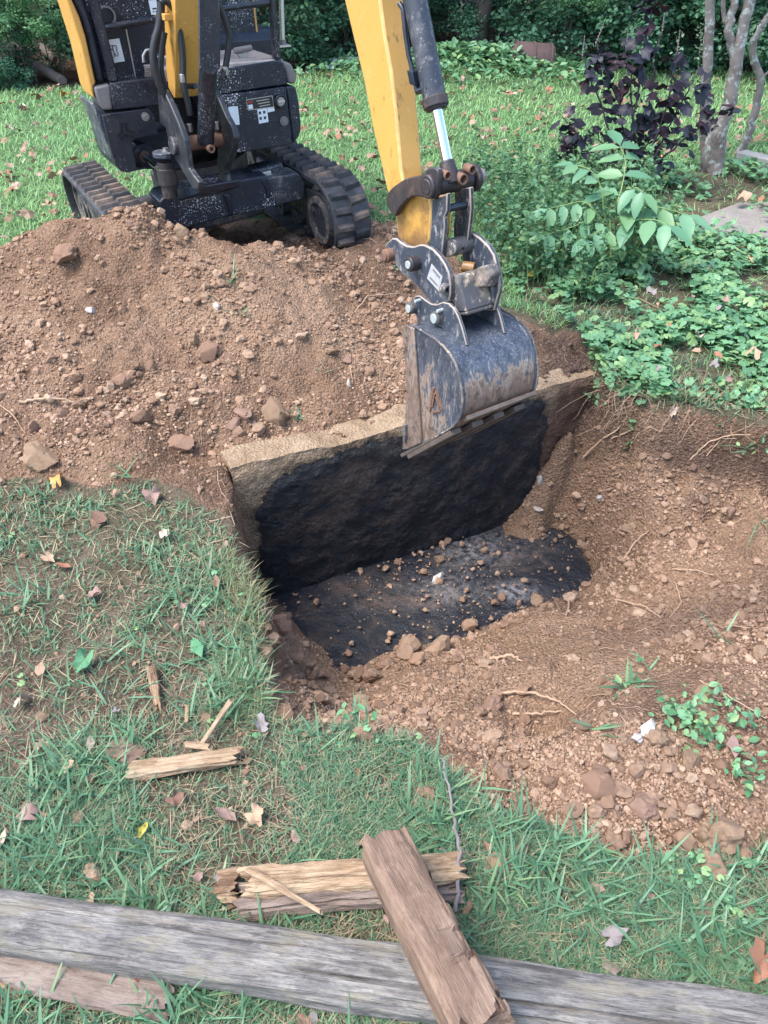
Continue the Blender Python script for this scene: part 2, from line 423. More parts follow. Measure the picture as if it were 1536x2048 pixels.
# topsoil (dark, humus-rich) and paler clay as properties of the soil itself
topsoil = np.zeros(GX.shape); clay = np.zeros(GX.shape)
nz = fbm(xs, ys, 5.0, 3, 51)
bank_side = sstep(0.6, 0.85, xs) * sstep(2.15, 2.3, ys + 0.1 * (xs - .9)) * sstep(-.24, -.12, zz + 0.07 * nz)
behind_right = sstep(0.55, 0.75, xs) * sstep(2.55, 2.75, ys) * h
front_dark = np.exp(-(((xs - 1.0) / .42) ** 2 + ((ys - 1.70 - .1 * (xs - 1)) / .15) ** 2)) * 0.85 + 0.55 * np.exp(-(((xs - .75) / .18) ** 2 + ((ys - 1.2) / .12) ** 2)) + 0.7 * np.exp(-(((xs + .62) / .14) ** 2 + ((ys - 1.98) / .07) ** 2))
topsoil[near] = np.clip(np.maximum(np.maximum(bank_side * (0.8 + .3 * nz), behind_right * .9), front_dark * (0.9 + 0.5 * nz)), 0, 1) * np.clip(dirtm * 1.2, 0, 1)
pitclay = p * sstep(-.10, -.3, zz + .08 * nz) * (1 - bank_side)
clay[near] = np.clip(pitclay * (.55 + .5 * nz), 0, 1) * 0.8

# faces to three pieces of the one sheet
ny_, nx_ = GX.shape
vid = np.arange(ny_ * nx_).reshape(ny_, nx_)
Fq = np.stack([vid[:-1, :-1], vid[:-1, 1:], vid[1:, 1:], vid[1:, :-1]], -1).reshape(-1, 4)
def favg(A): return ((A[:-1, :-1] + A[:-1, 1:] + A[1:, 1:] + A[1:, :-1]) / 4).ravel()
fh, fp = favg(hm), favg(pm)
VV = np.stack([GX, GY, Z], -1).reshape(-1, 3)
def piece(name, sel, mat, label):
    F = Fq[sel]; used = np.unique(F); remap = np.full(len(VV), -1, np.int64); remap[used] = np.arange(len(used))
    me = np_mesh(name, VV[used], remap[F], smooth=True)
    fattr(me, 'topsoil', topsoil.ravel()[used]); fattr(me, 'clay', clay.ravel()[used])
    o = link(name, me, mat); return tag(o, label=label, kind='structure')

t = NT("lawn_soil"); v = t.coord()
c = t.ramp(t.noise(6, 5, 0.65, v), [(0.3, (0.065, 0.045, 0.033)), (0.5, (0.135, 0.093, 0.068)), (0.7, (0.21, 0.15, 0.115))])
c = t.mix(t.ramp(t.noise(1.3, 4, 0.6, v), [(0.35, 0.0), (0.6, 0.35)]), c, (0.09, 0.12, 0.06))
c = t.mix(t.ramp(t.noise(90, 4, 0.7, v), [(0.45, 0.0), (0.7, 0.6)]), c, (0.20, 0.165, 0.11))
t.p(Base_Color=c, Roughness=0.95, Specular_IOR_Level=0.1); t.bump(t.math('SUBTRACT', t.math('MULTIPLY', t.noise(70, 5, 0.7, v), 1.4), t.math('MULTIPLY', t.vor(120, v), .6)), 1.0, 0.016)
LAWN_SOIL = t.m
isp = fp > 0.08; ish = (~isp) & (fh > 0.5)
piece("lawn", ~(isp | ish), LAWN_SOIL, "green lawn with bare patches running back to the trees")
piece("spoil_heap", ish, SOIL, "sloping heap of loose red brown soil in front of the excavator")
piece("dug_pit", isp, SOIL, "dug hole with crumbly brown soil sides around the black slab")

# ------------------------------------------------------------------ loose clods
def ico(sub):
    bm = bmesh.new(); bmesh.ops.create_icosphere(bm, subdivisions=sub, radius=1.0)
    V = np.array([v.co[:] for v in bm.verts]); F = np.array([[v.index for v in f.verts] for f in bm.faces]); bm.free(); return V, F
ICO1, ICO2 = ico(1), ico(2)
def rand_rot(n):
    q = rng.normal(size=(n, 4)); q /= np.linalg.norm(q, axis=1, keepdims=True); w, x, y, z = q.T
    return np.stack([np.stack([1 - 2 * (y * y + z * z), 2 * (x * y - z * w), 2 * (x * z + y * w)], -1), np.stack([2 * (x * y + z * w), 1 - 2 * (x * x + z * z), 2 * (y * z - x * w)], -1), np.stack([2 * (x * z - y * w), 2 * (y * z + x * w), 1 - 2 * (x * x + y * y)], -1)], 1)
def lumps(P, R, tmpl, jit=0.28):
    V, F = tmpl; n = len(P)
    rad = 1 + jit * (rng.random((n, len(V))) - 0.5) * 2
    sc = 1 + 0.35 * (rng.random((n, 1, 3)) - 0.5) * 2
    W = V[None] * rad[..., None] * sc
    if len(V) > 20:                                          # chop facets so that they read as broken lumps
        for _ in range(4):
            d = rng.normal(size=(n, 3)); d /= np.linalg.norm(d, axis=1, keepdims=True); k = 0.55 + 0.3 * rng.random((n, 1))
            pr = np.einsum('nvk,nk->nv', W, d); ex = np.maximum(0, pr - k); W = W - ex[..., None] * d[:, None] * 0.9
    W = np.einsum('nij,nvj->nvi', rand_rot(n), W) * R[:, None, None]
    W[..., 2] *= 0.8
    W = W + P[:, None]
    return W.reshape(-1, 3), (F[None] + (np.arange(n) * len(V))[:, None, None]).reshape(-1, F.shape[1])
def polar(n, d0, d1, a0=-44, a1=44):
    d = d0 * (d1 / d0) ** rng.random(n); a = np.radians(a0 + (a1 - a0) * rng.random(n)); return d * np.sin(a), d * np.cos(a)
MACH_DARK = lambda x, y: np.ones_like(x)
x, y = polar(110000, 0.9, 4.4, -40, 48)
D = gq(DIRT, x, y); cl = 0.5 + 0.5 * fbm(x, y, 3.0, 3, 61)
spill = np.clip(0.14 - np.abs(D - 0.0), 0, 1)
zq = gz(x, y)
keep = rng.random(len(x)) < np.where(zq < -.565, 0.16, np.clip(D * np.clip(cl * 2.8 - 1.0, .07, 1) + .05 * (np.hypot(x, y) < 2.4), 0, 1))
x, y = x[keep], y[keep]
dist = np.hypot(x, y)
rad = 0.0027 * (1 + rng.pareto(2.75, len(x))) * np.clip(dist / 1.9, .8, 1.7); rad = np.clip(rad, .0025, .021)
big = rad > 0.0095
def place(x, y, r, sink=0.25): return np.stack([x, y, gz(x, y) + r * (1 - 2 * sink) * 0.6], -1)
V1, F1 = lumps(place(x[~big], y[~big], rad[~big]), rad[~big], ICO1)
me1 = np_mesh("soil_crumbs", V1, F1); fattr(me1, "topsoil", np.repeat(gq(topsoil, x[~big], y[~big]), len(ICO1[0])))
tag(link("soil_crumbs", me1, CLOD), "small brown soil crumbs scattered over the heap and the pit", kind='stuff')
bx, by, br = x[big], y[big], rad[big]
order = np.argsort(-br / np.hypot(bx, by)); bx, by, br = bx[order], by[order], br[order]
NCL = 205
V2, F2 = lumps(place(bx[NCL:], by[NCL:], br[NCL:]), br[NCL:], ICO2)
me2 = np_mesh("soil_lumps", V2, F2); fattr(me2, "topsoil", np.repeat(gq(topsoil, bx[NCL:], by[NCL:]), len(ICO2[0])))
tag(link("soil_lumps", me2, CLOD), "fist sized and smaller soil lumps lying among the crumbs", kind='stuff')
print("clods", len(x), big.sum())
clod_meshes = []
for k in range(14):
    Vk, Fk = lumps(np.zeros((1, 3)), np.ones(1), ICO2); clod_meshes.append(np_mesh("soil_clod", Vk, Fk))
def clod_at(pnt, r, label, group, name="soil_clod", mat=CLOD, mesh=None, cat="clod", scale=(1, 1, 1), rot=None):
    o = link(name, mesh or random.choice(clod_meshes), mat)
    o.location = pnt; o.scale = [r * s for s in scale]; o.rotation_euler = rot or (random.random() * .6, random.random() * .6, random.random() * 6.28)
    return tag(o, label, cat, group)
for i in range(min(NCL, len(bx))):
    zc = gz(bx[i], by[i]); w = gq(pm, bx[i], by[i]) > .5
    if w and by[i] < 1.45: lab, g = "crumbly brown clod on the loose soil in front of the hole", "clods on the soil in front of the hole"
    elif w: lab, g = "crumbly tan clod lying inside the dug hole", "clods inside the dug hole"
    else: lab, g = "rough brown clod on the slope of the soil heap", "clods on the soil heap"
    clod_at((bx[i], by[i], zc + br[i] * .25), br[i], lab, g)
# ================================================================== CONCRETE WALL, TAR, SLAB
t = NT("rough_concrete"); v = t.coord()
c = t.ramp(t.noise(9, 5, 0.65, v), [(0.3, (0.22, 0.150, 0.092)), (0.55, (0.345, 0.248, 0.160)), (0.75, (0.44, 0.34, 0.235))])
c = t.mix(t.ramp(t.noise(140, 3, 0.6, v), [(0.35, 0.6), (0.55, 0.0)]), c, (0.15, 0.10, 0.065))
c = t.mix(t.ramp(t.noise(3, 4, 0.6, v), [(0.45, 0.0), (0.62, 0.8)]), c, t.mix(t.attr('soiled'), c, (0.13, 0.075, 0.05)))
c = t.mix(t.math('MULTIPLY', t.attr('stain'), t.ramp(t.noise(22, 5, .7, v), [(0.30, 0.35), (0.62, 1.0)])), c, (0.028, 0.022, 0.019))
c = t.mix(t.attr('soiled'), c, t.mix(t.noise(14, 5, .65, v), (0.06, 0.037, 0.027), (0.14, 0.085, 0.058)))
t.p(Base_Color=c, Roughness=0.95, Specular_IOR_Level=0.15)
t.bump(t.math('ADD', t.noise(60, 6, 0.7, v), t.math('MULTIPLY', t.vor(110, v), .6)), 0.9, 0.012); CONCRETE = t.m

t = NT("black_tar"); v = t.coord()
n = t.noise(5.5, 8, 0.74, v, 0.7)
c = t.ramp(n, [(0.38, (0.0045, 0.006, 0.010)), (0.50, (0.009, 0.011, 0.015)), (0.60, (0.030, 0.024, 0.020)), (0.72, (0.075, 0.048, 0.032))])
c = t.mix(t.ramp(t.noise(26, 5, .7, v), [(0.56, 0.0), (0.72, 0.5)]), c, (0.07, 0.045, 0.03))
c = t.mix(t.ramp(t.noise(90, 3, .7, v), [(0.70, 0.0), (0.76, 0.6)]), c, (0.20, 0.19, 0.17))
c = t.mix(t.ramp(t.noise(4.2, 7, .72, t.coord((1, 1, 1.8)), .5), [(0.50, 0.0), (0.64, 0.65)]), c, (0.075, 0.050, 0.036))
c = t.mix(t.ramp(t.noise(3.1, 7, .7, t.coord((1.3, 1.3, .7))), [(0.58, 0.0), (0.70, 0.5)]), c, (0.05, 0.056, 0.066))  # grey-blue sheen painted into the tar colour in patches
t.p(Base_Color=c, Roughness=t.ramp(t.noise(13, 4, .6, v), [(0.35, 0.38), (0.65, 0.8)]), Specular_IOR_Level=0.4)
t.bump(t.math('ADD', t.noise(16, 7, 0.72, v), t.math('MULTIPLY', t.noise(55, 4, .65, v), .4)), 1.0, 0.035); TAR = t.m

wall = thing("concrete_wall", WALL_A + WDIR * WLEN / 2 + np.array([0, 0, -.62 - WALL_A[2]]), "upright tan concrete slab with black tarred face standing in the hole", "concrete slab")
def tar_sd(us, zz):
    zt = WALL_A[2]; x0, x1, y0, y1, rr = .055, WLEN - .24, -.80, zt - .05, .12
    cx, cy = (x0 + x1) / 2, (y0 + y1) / 2; qx = np.abs(us - cx) - (x1 - x0) / 2 + rr; qy = np.abs(zz - cy) - (y1 - y0) / 2 + rr
    sdv = np.hypot(np.maximum(qx, 0), np.maximum(qy, 0)) + np.minimum(np.maximum(qx, qy), 0) - rr
    return sdv + .035 * fbm(us, zz, 8, 4, 81) + .016 * fbm(us, zz, 34, 4, 83) - .018 * sstep(.35, .6, us) + .035 * sstep(.45, .05, us) * sstep(zt - .25, zt - .05, zz)
def wall_grid():
    nu, nv = 190, 90; zt, zb = WALL_A[2], -.66
    V = []; soiled = []
    U = np.linspace(0, WLEN, nu)
    def top(u): return zt + 0.012 * fbm(u, 0 * u, 7, 3, 71) - 0.03 * sstep(.28, .40, u) * (1 - sstep(.40, .66, u)) * 0.6 + 0.0 * u + (WALL_B[2] - WALL_A[2]) * u / WLEN
    us, vs_ = np.meshgrid(U, np.linspace(0, 1, nv)); T = top(us)
    zz = zb + (T - zb) * vs_
    us0, zz0 = us, zz; off = 0.008 * fbm(us, zz, 14, 4, 72) + 0.004 * fbm(us, zz, 60, 2, 73) - 0.012 * sstep(.93, 1.0, vs_) * (0.3 + vnoise(us * 14, zz * 14, 9))
    front = WALL_A[None, None] * [1, 1, 0] + WDIR * us[..., None] + WNRM * off[..., None]; front[..., 2] = zz
    dr = sstep(WLEN - .36, WLEN - .18, us + .12 * fbm(us, zz, 6, 3, 75)) * sstep(.05, -.02, zz - T + .02)
    so = np.maximum(dr, 0.9 * sstep(.035, .075, T - zz + .02 * fbm(us, zz, 20, 2, 77)) * (1 - sstep(.0, .1, us)) * 0.35)
    nt_ = 14
    ut, wt = np.meshgrid(U, np.linspace(0, 1, nt_)); Tt = top(ut)
    top_ = WALL_A[None, None] * [1, 1, 0] + WDIR * ut[..., None] - WNRM * (WTHK * wt * (1 + .07 * fbm(ut, wt * 0, 9, 3, 79)))[..., None]
    top_[..., 2] = Tt + (0.007 * fbm(ut, wt * WTHK, 22, 4, 74) + 0.004 * fbm(ut, wt * WTHK, 80, 2, 76)) * np.minimum(1, wt * 6) - 0.03 * sstep(.8, 1, wt) * vnoise(ut * 11, wt, 5)
    top_[0] = front[-1]
    bz = np.linspace(1, 0, 12)
    back = np.repeat(top_[-1][None], 12, 0).copy(); back[..., 2] = zb + (back[..., 2] - zb) * bz[:, None]
    rows = np.concatenate([front, top_[1:], back[1:]], 0); so = np.concatenate([so, np.zeros((nt_ - 1 + 11, nu))], 0)
    nr = rows.shape[0]; idx = np.arange(nr * nu).reshape(nr, nu)
    F = np.stack([idx[:-1, :-1], idx[:-1, 1:], idx[1:, 1:], idx[1:, :-1]], -1).reshape(-1, 4).tolist()
    me = bpy.data.meshes.new("slab_body"); me.from_pydata((rows.reshape(-1, 3) - np.array(org(wall))).tolist(), [], F + [list(idx[:, 0]), list(idx[::-1, -1])])
    me.polygons.foreach_set("use_smooth", [True] * (len(me.polygons) - 2) + [False, False]); me.set_sharp_from_angle(angle=math.radians(50))
    fattr(me, 'soiled', so.ravel()); stn = np.zeros(so.shape); stn[:nv] = sstep(.055, -.01, tar_sd(us0, zz0)); fattr(me, 'stain', stn.ravel())
    link("slab_body", me, CONCRETE, wall)
    # tar coat: its own thin skin on the front face with a ragged rounded outline
    nu2, nv2 = 200, 110
    us, zz = np.meshgrid(np.linspace(0.01, WLEN - .12, nu2), np.linspace(-.64, zt - .015, nv2))
    x0, x1, y0, y1, rr = .055, WLEN - .24, -.80, zt - .05, .12
    cx, cy = (x0 + x1) / 2, (y0 + y1) / 2; qx = np.abs(us - cx) - (x1 - x0) / 2 + rr; qy = np.abs(zz - cy) - (y1 - y0) / 2 + rr
    sdv = np.hypot(np.maximum(qx, 0), np.maximum(qy, 0)) + np.minimum(np.maximum(qx, qy), 0) - rr
    sdv = sdv + .035 * fbm(us, zz, 8, 4, 81) + .012 * fbm(us, zz, 34, 3, 83) - .018 * sstep(.35, .6, us) + .035 * sstep(.45, .05, us) * sstep(zt - .25, zt - .05, zz)
    sdv = tar_sd(us, zz)
    th = 0.009 * sstep(0.0, -.03, sdv) + 0.012 * sstep(0, -.05, sdv) * np.maximum(0, fbm(us, zz, 11, 5, 85)) + 0.009 * fbm(us, zz, 14, 4, 72) + 0.002
    Pq = WALL_A[None, None] * [1, 1, 0] + WDIR * us[..., None] + WNRM * th[..., None]; Pq[..., 2] = zz
    idx = np.arange(nu2 * nv2).reshape(nv2, nu2); F = np.stack([idx[:-1, :-1], idx[:-1, 1:], idx[1:, 1:], idx[1:, :-1]], -1).reshape(-1, 4)
    sf = (sdv[:-1, :-1] + sdv[1:, 1:]).ravel() / 2; F = F[sf < 0]; used = np.unique(F); rm = np.full(nu2 * nv2, -1); rm[used] = np.arange(len(used))
    me = np_mesh("tar_coating", Pq.reshape(-1, 3)[used] - np.array(org(wall)), rm[F], True)
    link("tar_coating", me, TAR, wall)
wall_grid()

# flat black slab at the foot of the wall
t = NT("tarred_floor"); v = t.coord()
n = t.noise(6, 6, 0.68, v, 0.5)
c = t.ramp(n, [(0.36, (0.005, 0.0065, 0.011)), (0.50, (0.011, 0.012, 0.016)), (0.58, (0.034, 0.027, 0.024)), (0.70, (0.095, 0.060, 0.045))])
c = t.mix(t.math('MULTIPLY', t.attr('ash'), t.ramp(t.noise(34, 6, .78, v), [(0.40, 0.0), (0.60, 1.0)])), c, (0.33, 0.31, 0.30))
c = t.mix(t.ramp(t.noise(70, 4, .7, v), [(0.62, 0.0), (0.72, 0.7)]), c, (0.20, 0.13, 0.085))
c = t.mix(t.ramp(t.math('ADD', t.attr('rim'), t.math('MULTIPLY', t.math('SUBTRACT', t.noise(20, 6, .75, v), .5), 1.5)), [(0.42, 0.0), (0.72, 0.95)]), c, t.mix(t.noise(60, 4, .6, v), (0.10, 0.06, 0.04), (0.25, 0.16, 0.105)))
t.p(Base_Color=c, Roughness=t.ramp(t.noise(9, 4, .6, v), [(0.4, 0.38), (0.6, 0.8)]), Specular_IOR_Level=0.4)
t.bump(t.math('ADD', t.noise(14, 6, 0.7, v), t.math('MULTIPLY', t.noise(60, 4, .65, v), .35)), 0.9, 0.022); FLOOR = t.m
fl = [at_z(u, v, -.565)[:2] for (u, v) in [(505, 1170), (700, 1110), (900, 1045), (1062, 1005), (1120, 1040), (1165, 1080), (1192, 1150), (1130, 1195), (1040, 1240), (940, 1285), (800, 1330), (700, 1365), (600, 1330), (540, 1220)]]
fl = [(p[0], p[1]) for p in fl]
xs_ = np.arange(min(p[0] for p in fl) - .03, max(p[0] for p in fl) + .03, .0085); ys_ = np.arange(min(p[1] for p in fl) - .03, max(p[1] for p in fl) + .03, .0085)
X, Y = np.meshgrid(xs_, ys_); S = poly_sd(X, Y, fl) + .018 * fbm(X, Y, 12, 4, 91)
Zs = -.592 + .012 * fbm(X, Y, 4, 3, 92) + .006 * fbm(X, Y, 20, 4, 93) + .012 * sstep(0, .06, S) + .012 * sstep(.22, .05, S) * sstep(.62, .9, X)
# a crack across it, and a raised broken sheet on the near side
cr = np.abs((X - .38) * .9 + (Y - 2.2) * -.45 + .03 * fbm(X, Y, 9, 3, 94)); Zs = Zs - .012 * np.exp(-(cr / .008) ** 2)
idx = np.arange(X.size).reshape(X.shape); F = np.stack([idx[:-1, :-1], idx[:-1, 1:], idx[1:, 1:], idx[1:, :-1]], -1).reshape(-1, 4)
F = F[((S[:-1, :-1] + S[1:, 1:]).ravel() / 2) > 0]; used = np.unique(F); rm = np.full(X.size, -1); rm[used] = np.arange(len(used))
me = np_mesh("tarred_slab", np.stack([X, Y, Zs], -1).reshape(-1, 3)[used], rm[F], True)
def blob(X, Y, u, v, z, s): p = at_z(u, v, z); return np.exp(-(((X - p[0]) / s[0]) ** 2 + ((Y - p[1]) / s[1]) ** 2))
ash = .45 * blob(X, Y, 940, 1100, -.58, (.16, .10)) + 1.0 * blob(X, Y, 1030, 1180, -.58, (.07, .05)) + .35 * blob(X, Y, 900, 1180, -.58, (.15, .09)) + .15 * blob(X, Y, 1000, 1080, -.58, (.2, .12))
fattr(me, 'ash', np.clip(ash, 0, 1).ravel()[used]); wd = (X - WALL_A[0]) * WNRM[0] + (Y - WALL_A[1]) * WNRM[1]; fattr(me, 'rim', (sstep(.085, .0, S) * sstep(.10, .2, wd) * sstep(.75, .45, X)).ravel()[used])
tag(link("tarred_slab", me, FLOOR), "flat black slab with grey ash patches on the floor of the hole", "slab")

rb_x, rb_y = [], []
for (u, v, su, sv, n_) in [(880, 1110, 110, 35, 150), (760, 1140, 120, 30, 70), (1000, 1190, 80, 35, 90), (900, 1230, 90, 40, 110), (700, 1330, 60, 20, 60), (1130, 1080, 40, 50, 60), (850, 1200, 200, 80, 120), (620, 1180, 80, 20, 30)]:
    for _ in range(n_): q = at_z(random.gauss(u, su), random.gauss(v, sv), -.57); rb_x.append(q[0]); rb_y.append(q[1])
rb_x, rb_y = np.array(rb_x), np.array(rb_y); ok = poly_sd(rb_x, rb_y, fl) > .0; ok &= ((rb_x - WALL_A[0]) * WNRM[0] + (rb_y - WALL_A[1]) * WNRM[1]) > .02; rb_x, rb_y = rb_x[ok], rb_y[ok]; rb_r = np.clip(.0022 * (1 + rng.pareto(1.9, len(rb_x))), .002, .016)
V_, F_ = lumps(np.stack([rb_x, rb_y, -.570 + rb_r * .3], -1), rb_r, ICO1); tag(link("slab_rubble", np_mesh("slab_rubble", V_, F_), CLOD), "crumbs of tan rubble scattered over the black slab", kind='stuff')

# ================================================================== WOOD
def m_wood(name, cols, streak=1.0, dark=(0.03, 0.027, 0.025), spots=None):
    t = NT(name); v = t.coord((7.0, 90, 90)); v2 = t.coord((6, 16, 16)); v3 = t.coord((40, 420, 420)); v4 = t.coord((1.6, 40, 40)); v5 = t.coord((22, 40, 40))
    n = t.noise(1.0, 6, 0.65, v, 0.3); n2 = t.noise(1.6, 4, 0.6, v2); n3 = t.noise(1.0, 4, 0.7, v3)
    c = t.ramp(t.math('ADD', t.math('MULTIPLY', n, .55), t.math('MULTIPLY', n2, .45)), [(0.36, cols[0]), (0.5, cols[1]), (0.62, cols[2])])
    c = t.mix(t.ramp(n3, [(0.35, 0.8 * streak), (0.52, 0.0)]), c, dark)
    c = t.mix(t.ramp(t.noise(1.0, 5, .7, v4, .4), [(0.34, 0.85 * streak), (0.44, 0.0)]), c, dark)
    c = t.mix(t.ramp(t.noise(1.0, 6, .6, v4, .3), [(0.476, 0.0), (0.490, 0.9 * streak), (0.504, 0.0)]), c, tuple(.5 * q for q in dark))
    c = t.mix(t.ramp(t.noise(1.0, 6, .75, v5), [(0.52, 0.0), (0.66, 0.6)]), c, cols[2])
    c = t.mix(t.ramp(t.noise(1.4, 6, .75, v5), [(0.34, 0.55), (0.46, 0.0)]), c, cols[0])
    if spots: c = t.mix(t.ramp(t.noise(2.2, 5, .65, v2), [(0.52, 0.0), (0.66, 0.7)]), c, spots)
    t.p(Base_Color=c, Roughness=0.85, Specular_IOR_Level=0.2)
    t.bump(t.math('ADD', n, t.math('MULTIPLY', n3, .7)), 0.8, 0.006); return t.m
W_GREY = m_wood("weathered_grey_timber", [(0.105, 0.097, 0.093), (0.20, 0.186, 0.172), (0.31, 0.287, 0.252)], 0.7, (0.035, 0.032, 0.032), (0.22, 0.195, 0.14))
W_BROWN = m_wood("stained_brown_timber", [(0.125, 0.080, 0.056), (0.21, 0.138, 0.098), (0.29, 0.20, 0.145)], 0.35, (0.07, 0.045, 0.035))
W_FRESH = m_wood("split_pale_wood", [(0.215, 0.135, 0.080), (0.34, 0.235, 0.145), (0.47, 0.35, 0.23)], 0.6, (0.15, 0.085, 0.04))
W_ROT = m_wood("rotten_brown_wood", [(0.13, 0.075, 0.045), (0.26, 0.16, 0.095), (0.42, 0.29, 0.18)], 0.9, (0.05, 0.03, 0.02))
W_BARK = m_wood("grey_pink_bark", [(0.115, 0.082, 0.066), (0.20, 0.150, 0.122), (0.29, 0.23, 0.19)], 0.35, (0.10, 0.07, 0.06))
def stick_obj(name, a, b, w, h, mat, label=None, cat=None, parent=None, ring=28, n=90, sq=4.0, rough=0.003, jag=0.02, seed=0, twist=0.0, bow=0.0, group=None, cracks=0, up=None, rot_side=0.0, taper=(1, 1)):
    """a length of wood from a to b: superelliptic section w x h, ends splintered strip by strip; local X runs along the grain"""
    a = Vector(a); b = Vector(b); L = (b - a).length; X = (b - a).normalized()
    u = Vector(up) if up is not None else Vector((0, 0, 1)); Yv = u.cross(X).normalized(); Zv = X.cross(Yv)
    th = np.linspace(0, 2 * math.pi, ring, endpoint=False); ct, st = np.cos(th), np.sin(th)
    e = 2.0 / sq; px = np.sign(ct) * np.abs(ct) ** e * w / 2; pz_ = np.sign(st) * np.abs(st) ** e * h / 2
    s = np.linspace(0, 1, n)[:, None] * np.ones((1, ring)); A = np.ones((n, 1)) * th[None]
    perim = np.concatenate([[0], np.cumsum(np.hypot(np.diff(px), np.diff(pz_)))])[None] * np.ones((n, 1))
    e0 = jag * vnoise(perim[0] * 260, 0 * th, seed + 1) * (.3 + .7 * vnoise(perim[0] * 45, 0 * th, seed + 11)); e1 = jag * vnoise(perim[0] * 260, 0 * th + 5, seed + 2) * (.3 + .7 * vnoise(perim[0] * 45, 0 * th, seed + 12))
    xx = e0[None] + s * (L - e1 - e0)[None]
    k = 1 + (rough / max(w, h) * 2) * (fbm(xx * 5, perim * 60, 1.0, 4, seed + 3)) * 2.0
    if cracks:
        for c_ in range(cracks):
            th0 = math.pi * (0.15 + 0.7 * ((c_ * 0.618 + seed * .13) % 1)); pth = (perim[0] - np.interp(th0, th, perim[0]))[None] + .006 * fbm(xx, 0 * xx + c_, 3, 3, seed + 20 + c_)
            mask = sstep(-.2, .2, fbm(xx, 0 * xx + c_ * 7.7, 1.6, 2, seed + 40)); k = k - mask * 0.28 * np.exp(-(pth / .0034) ** 2)
    tp = taper[0] + (taper[1] - taper[0]) * s
    yy = px[None] * k * tp; zz = pz_[None] * k * tp
    if rot_side: 
        m = sstep(0.15, .9, (yy / (w / 2))) * (0.35 + .65 * (fbm(xx, zz, 9, 4, seed + 9) > 0)); zz = zz - m * rot_side * h * (0.5 + 0.5 * fbm(xx * 3, yy * 30, 4, 4, seed + 8)) * (zz > 0)
    yy = yy + bow * np.sin(math.pi * s)
    V = np.stack([xx, yy, zz], -1)
    idx = np.arange(n * ring).reshape(n, ring); r2 = np.roll(idx, -1, 1)
    F = np.stack([idx[:-1], r2[:-1], r2[1:], idx[1:]], -1).reshape(-1, 4).tolist()
    me = bpy.data.meshes.new(name)
    Vl = V.reshape(-1, 3).tolist() + [[float(xx[0].mean()) + jag * .3, 0, 0], [float(xx[-1].mean()) - jag * .3, 0, 0]]
    c0, c1 = n * ring, n * ring + 1
    F += [[idx[0, (j + 1) % ring], idx[0, j], c0] for j in range(ring)] + [[idx[-1, j], idx[-1, (j + 1) % ring], c1] for j in range(ring)]
    me.from_pydata(Vl, [], F); me.polygons.foreach_set("use_smooth", [True] * len(me.polygons)); me.set_sharp_from_angle(angle=math.radians(40))
    o = link(name, me, mat, parent)
    M = Matrix((X.to_tuple() + (0,), Yv.to_tuple() + (0,), Zv.to_tuple() + (0,), (0, 0, 0, 1))).transposed()
    M.translation = a - (org(parent) if parent is not None else Vector((0, 0, 0))); o.matrix_local = M
    return tag(o, label, cat, group) if parent is None else o
def G(u, v, dz=0.0): p = on_ground(u, v); return Vector((p[0], p[1], p[2] + dz))

TZ = 0.045
ta = at_z(-330, 1798, TZ); tb = at_z(1900, 2122, TZ)
stick_obj("landscape_timber", ta, tb, .106, .084, W_GREY, "long weathered grey timber lying across the grass", "timber", ring=72, n=420, sq=3.0, rough=.003, jag=.004, seed=3, cracks=7)
stick_obj("square_post", at_z(768, 1688, .135), at_z(975, 2080, .215), .092, .085, W_BROWN, "brown square post with one rotten side propped on the grey timber", "timber", ring=64, n=160, sq=7.0, rough=.004, jag=.03, seed=9, rot_side=.5)
sl = thing("split_log", G(690, 1790), "pale split log with a grey weathered underside lying under the brown post", "log")
stick_obj("weathered_base", G(462, 1815, .022), G(930, 1775, .022), .064, .042, W_BARK, parent=sl, ring=44, n=120, sq=3.0, rough=.008, jag=.05, seed=15, cracks=3)
stick_obj("pale_split_face", G(470, 1792, .048), G(936, 1752, .048), .052, .030, W_FRESH, parent=sl, ring=40, n=120, sq=2.8, rough=.011, jag=.06, seed=17, cracks=3)
stick_obj("rotten_end", G(425, 1800, .03), G(500, 1790, .035), .05, .045, W_ROT, parent=sl, ring=30, n=50, sq=2.6, rough=.014, jag=.05, seed=18)
stick_obj("wood_splinter", G(492, 1773, .075), G(655, 1866, .075), .014, .009, W_FRESH, "thin pale splinter leaning from split log to grey timber", "splinter", ring=12, n=30, sq=2.6, jag=.03, seed=21)
stick_obj("split_wood_chunk", G(255, 1552, .018), G(492, 1522, .022), .042, .026, W_FRESH, "flat pale chunk of split wood on the bare patch", "wood chunk", ring=36, n=80, sq=3.0, rough=.006, jag=.05, seed=27)
stick_obj("wood_splinter", G(395, 1512, .02), G(470, 1424, .05), .013, .010, W_FRESH, "pale splinter sticking up behind the split wood chunk", "splinter", ring=12, n=26, sq=2.6, jag=.03, seed=33)
stick_obj("wood_splinter", G(370, 1498, .02), G(430, 1512, .03), .012, .008, W_FRESH, "short pale splinter on top of the split wood chunk", "splinter", ring=12, n=20, sq=2.6, jag=.02, seed=34)
stick_obj("rotten_stick", G(303, 1338, .022), G(322, 1440, .012), .022, .018, W_ROT, "dark rotten stick standing up out of the grass", "stick", ring=20, n=50, sq=2.6, rough=.005, jag=.05, seed=39)
stick_obj("wood_sliver", G(376, 1412, .01), G(374, 1452, .01), .007, .005, W_FRESH, "tiny orange wood sliver in the grass above the splinter", "splinter", ring=8, n=12, jag=.01, seed=40)
stick_obj("wood_sliver", G(1195, 1925, .012), G(1240, 1955, .012), .016, .008, W_BARK, "pale curled bark sliver in the grass beside the timber", "splinter", ring=10, n=16, jag=.02, seed=41)
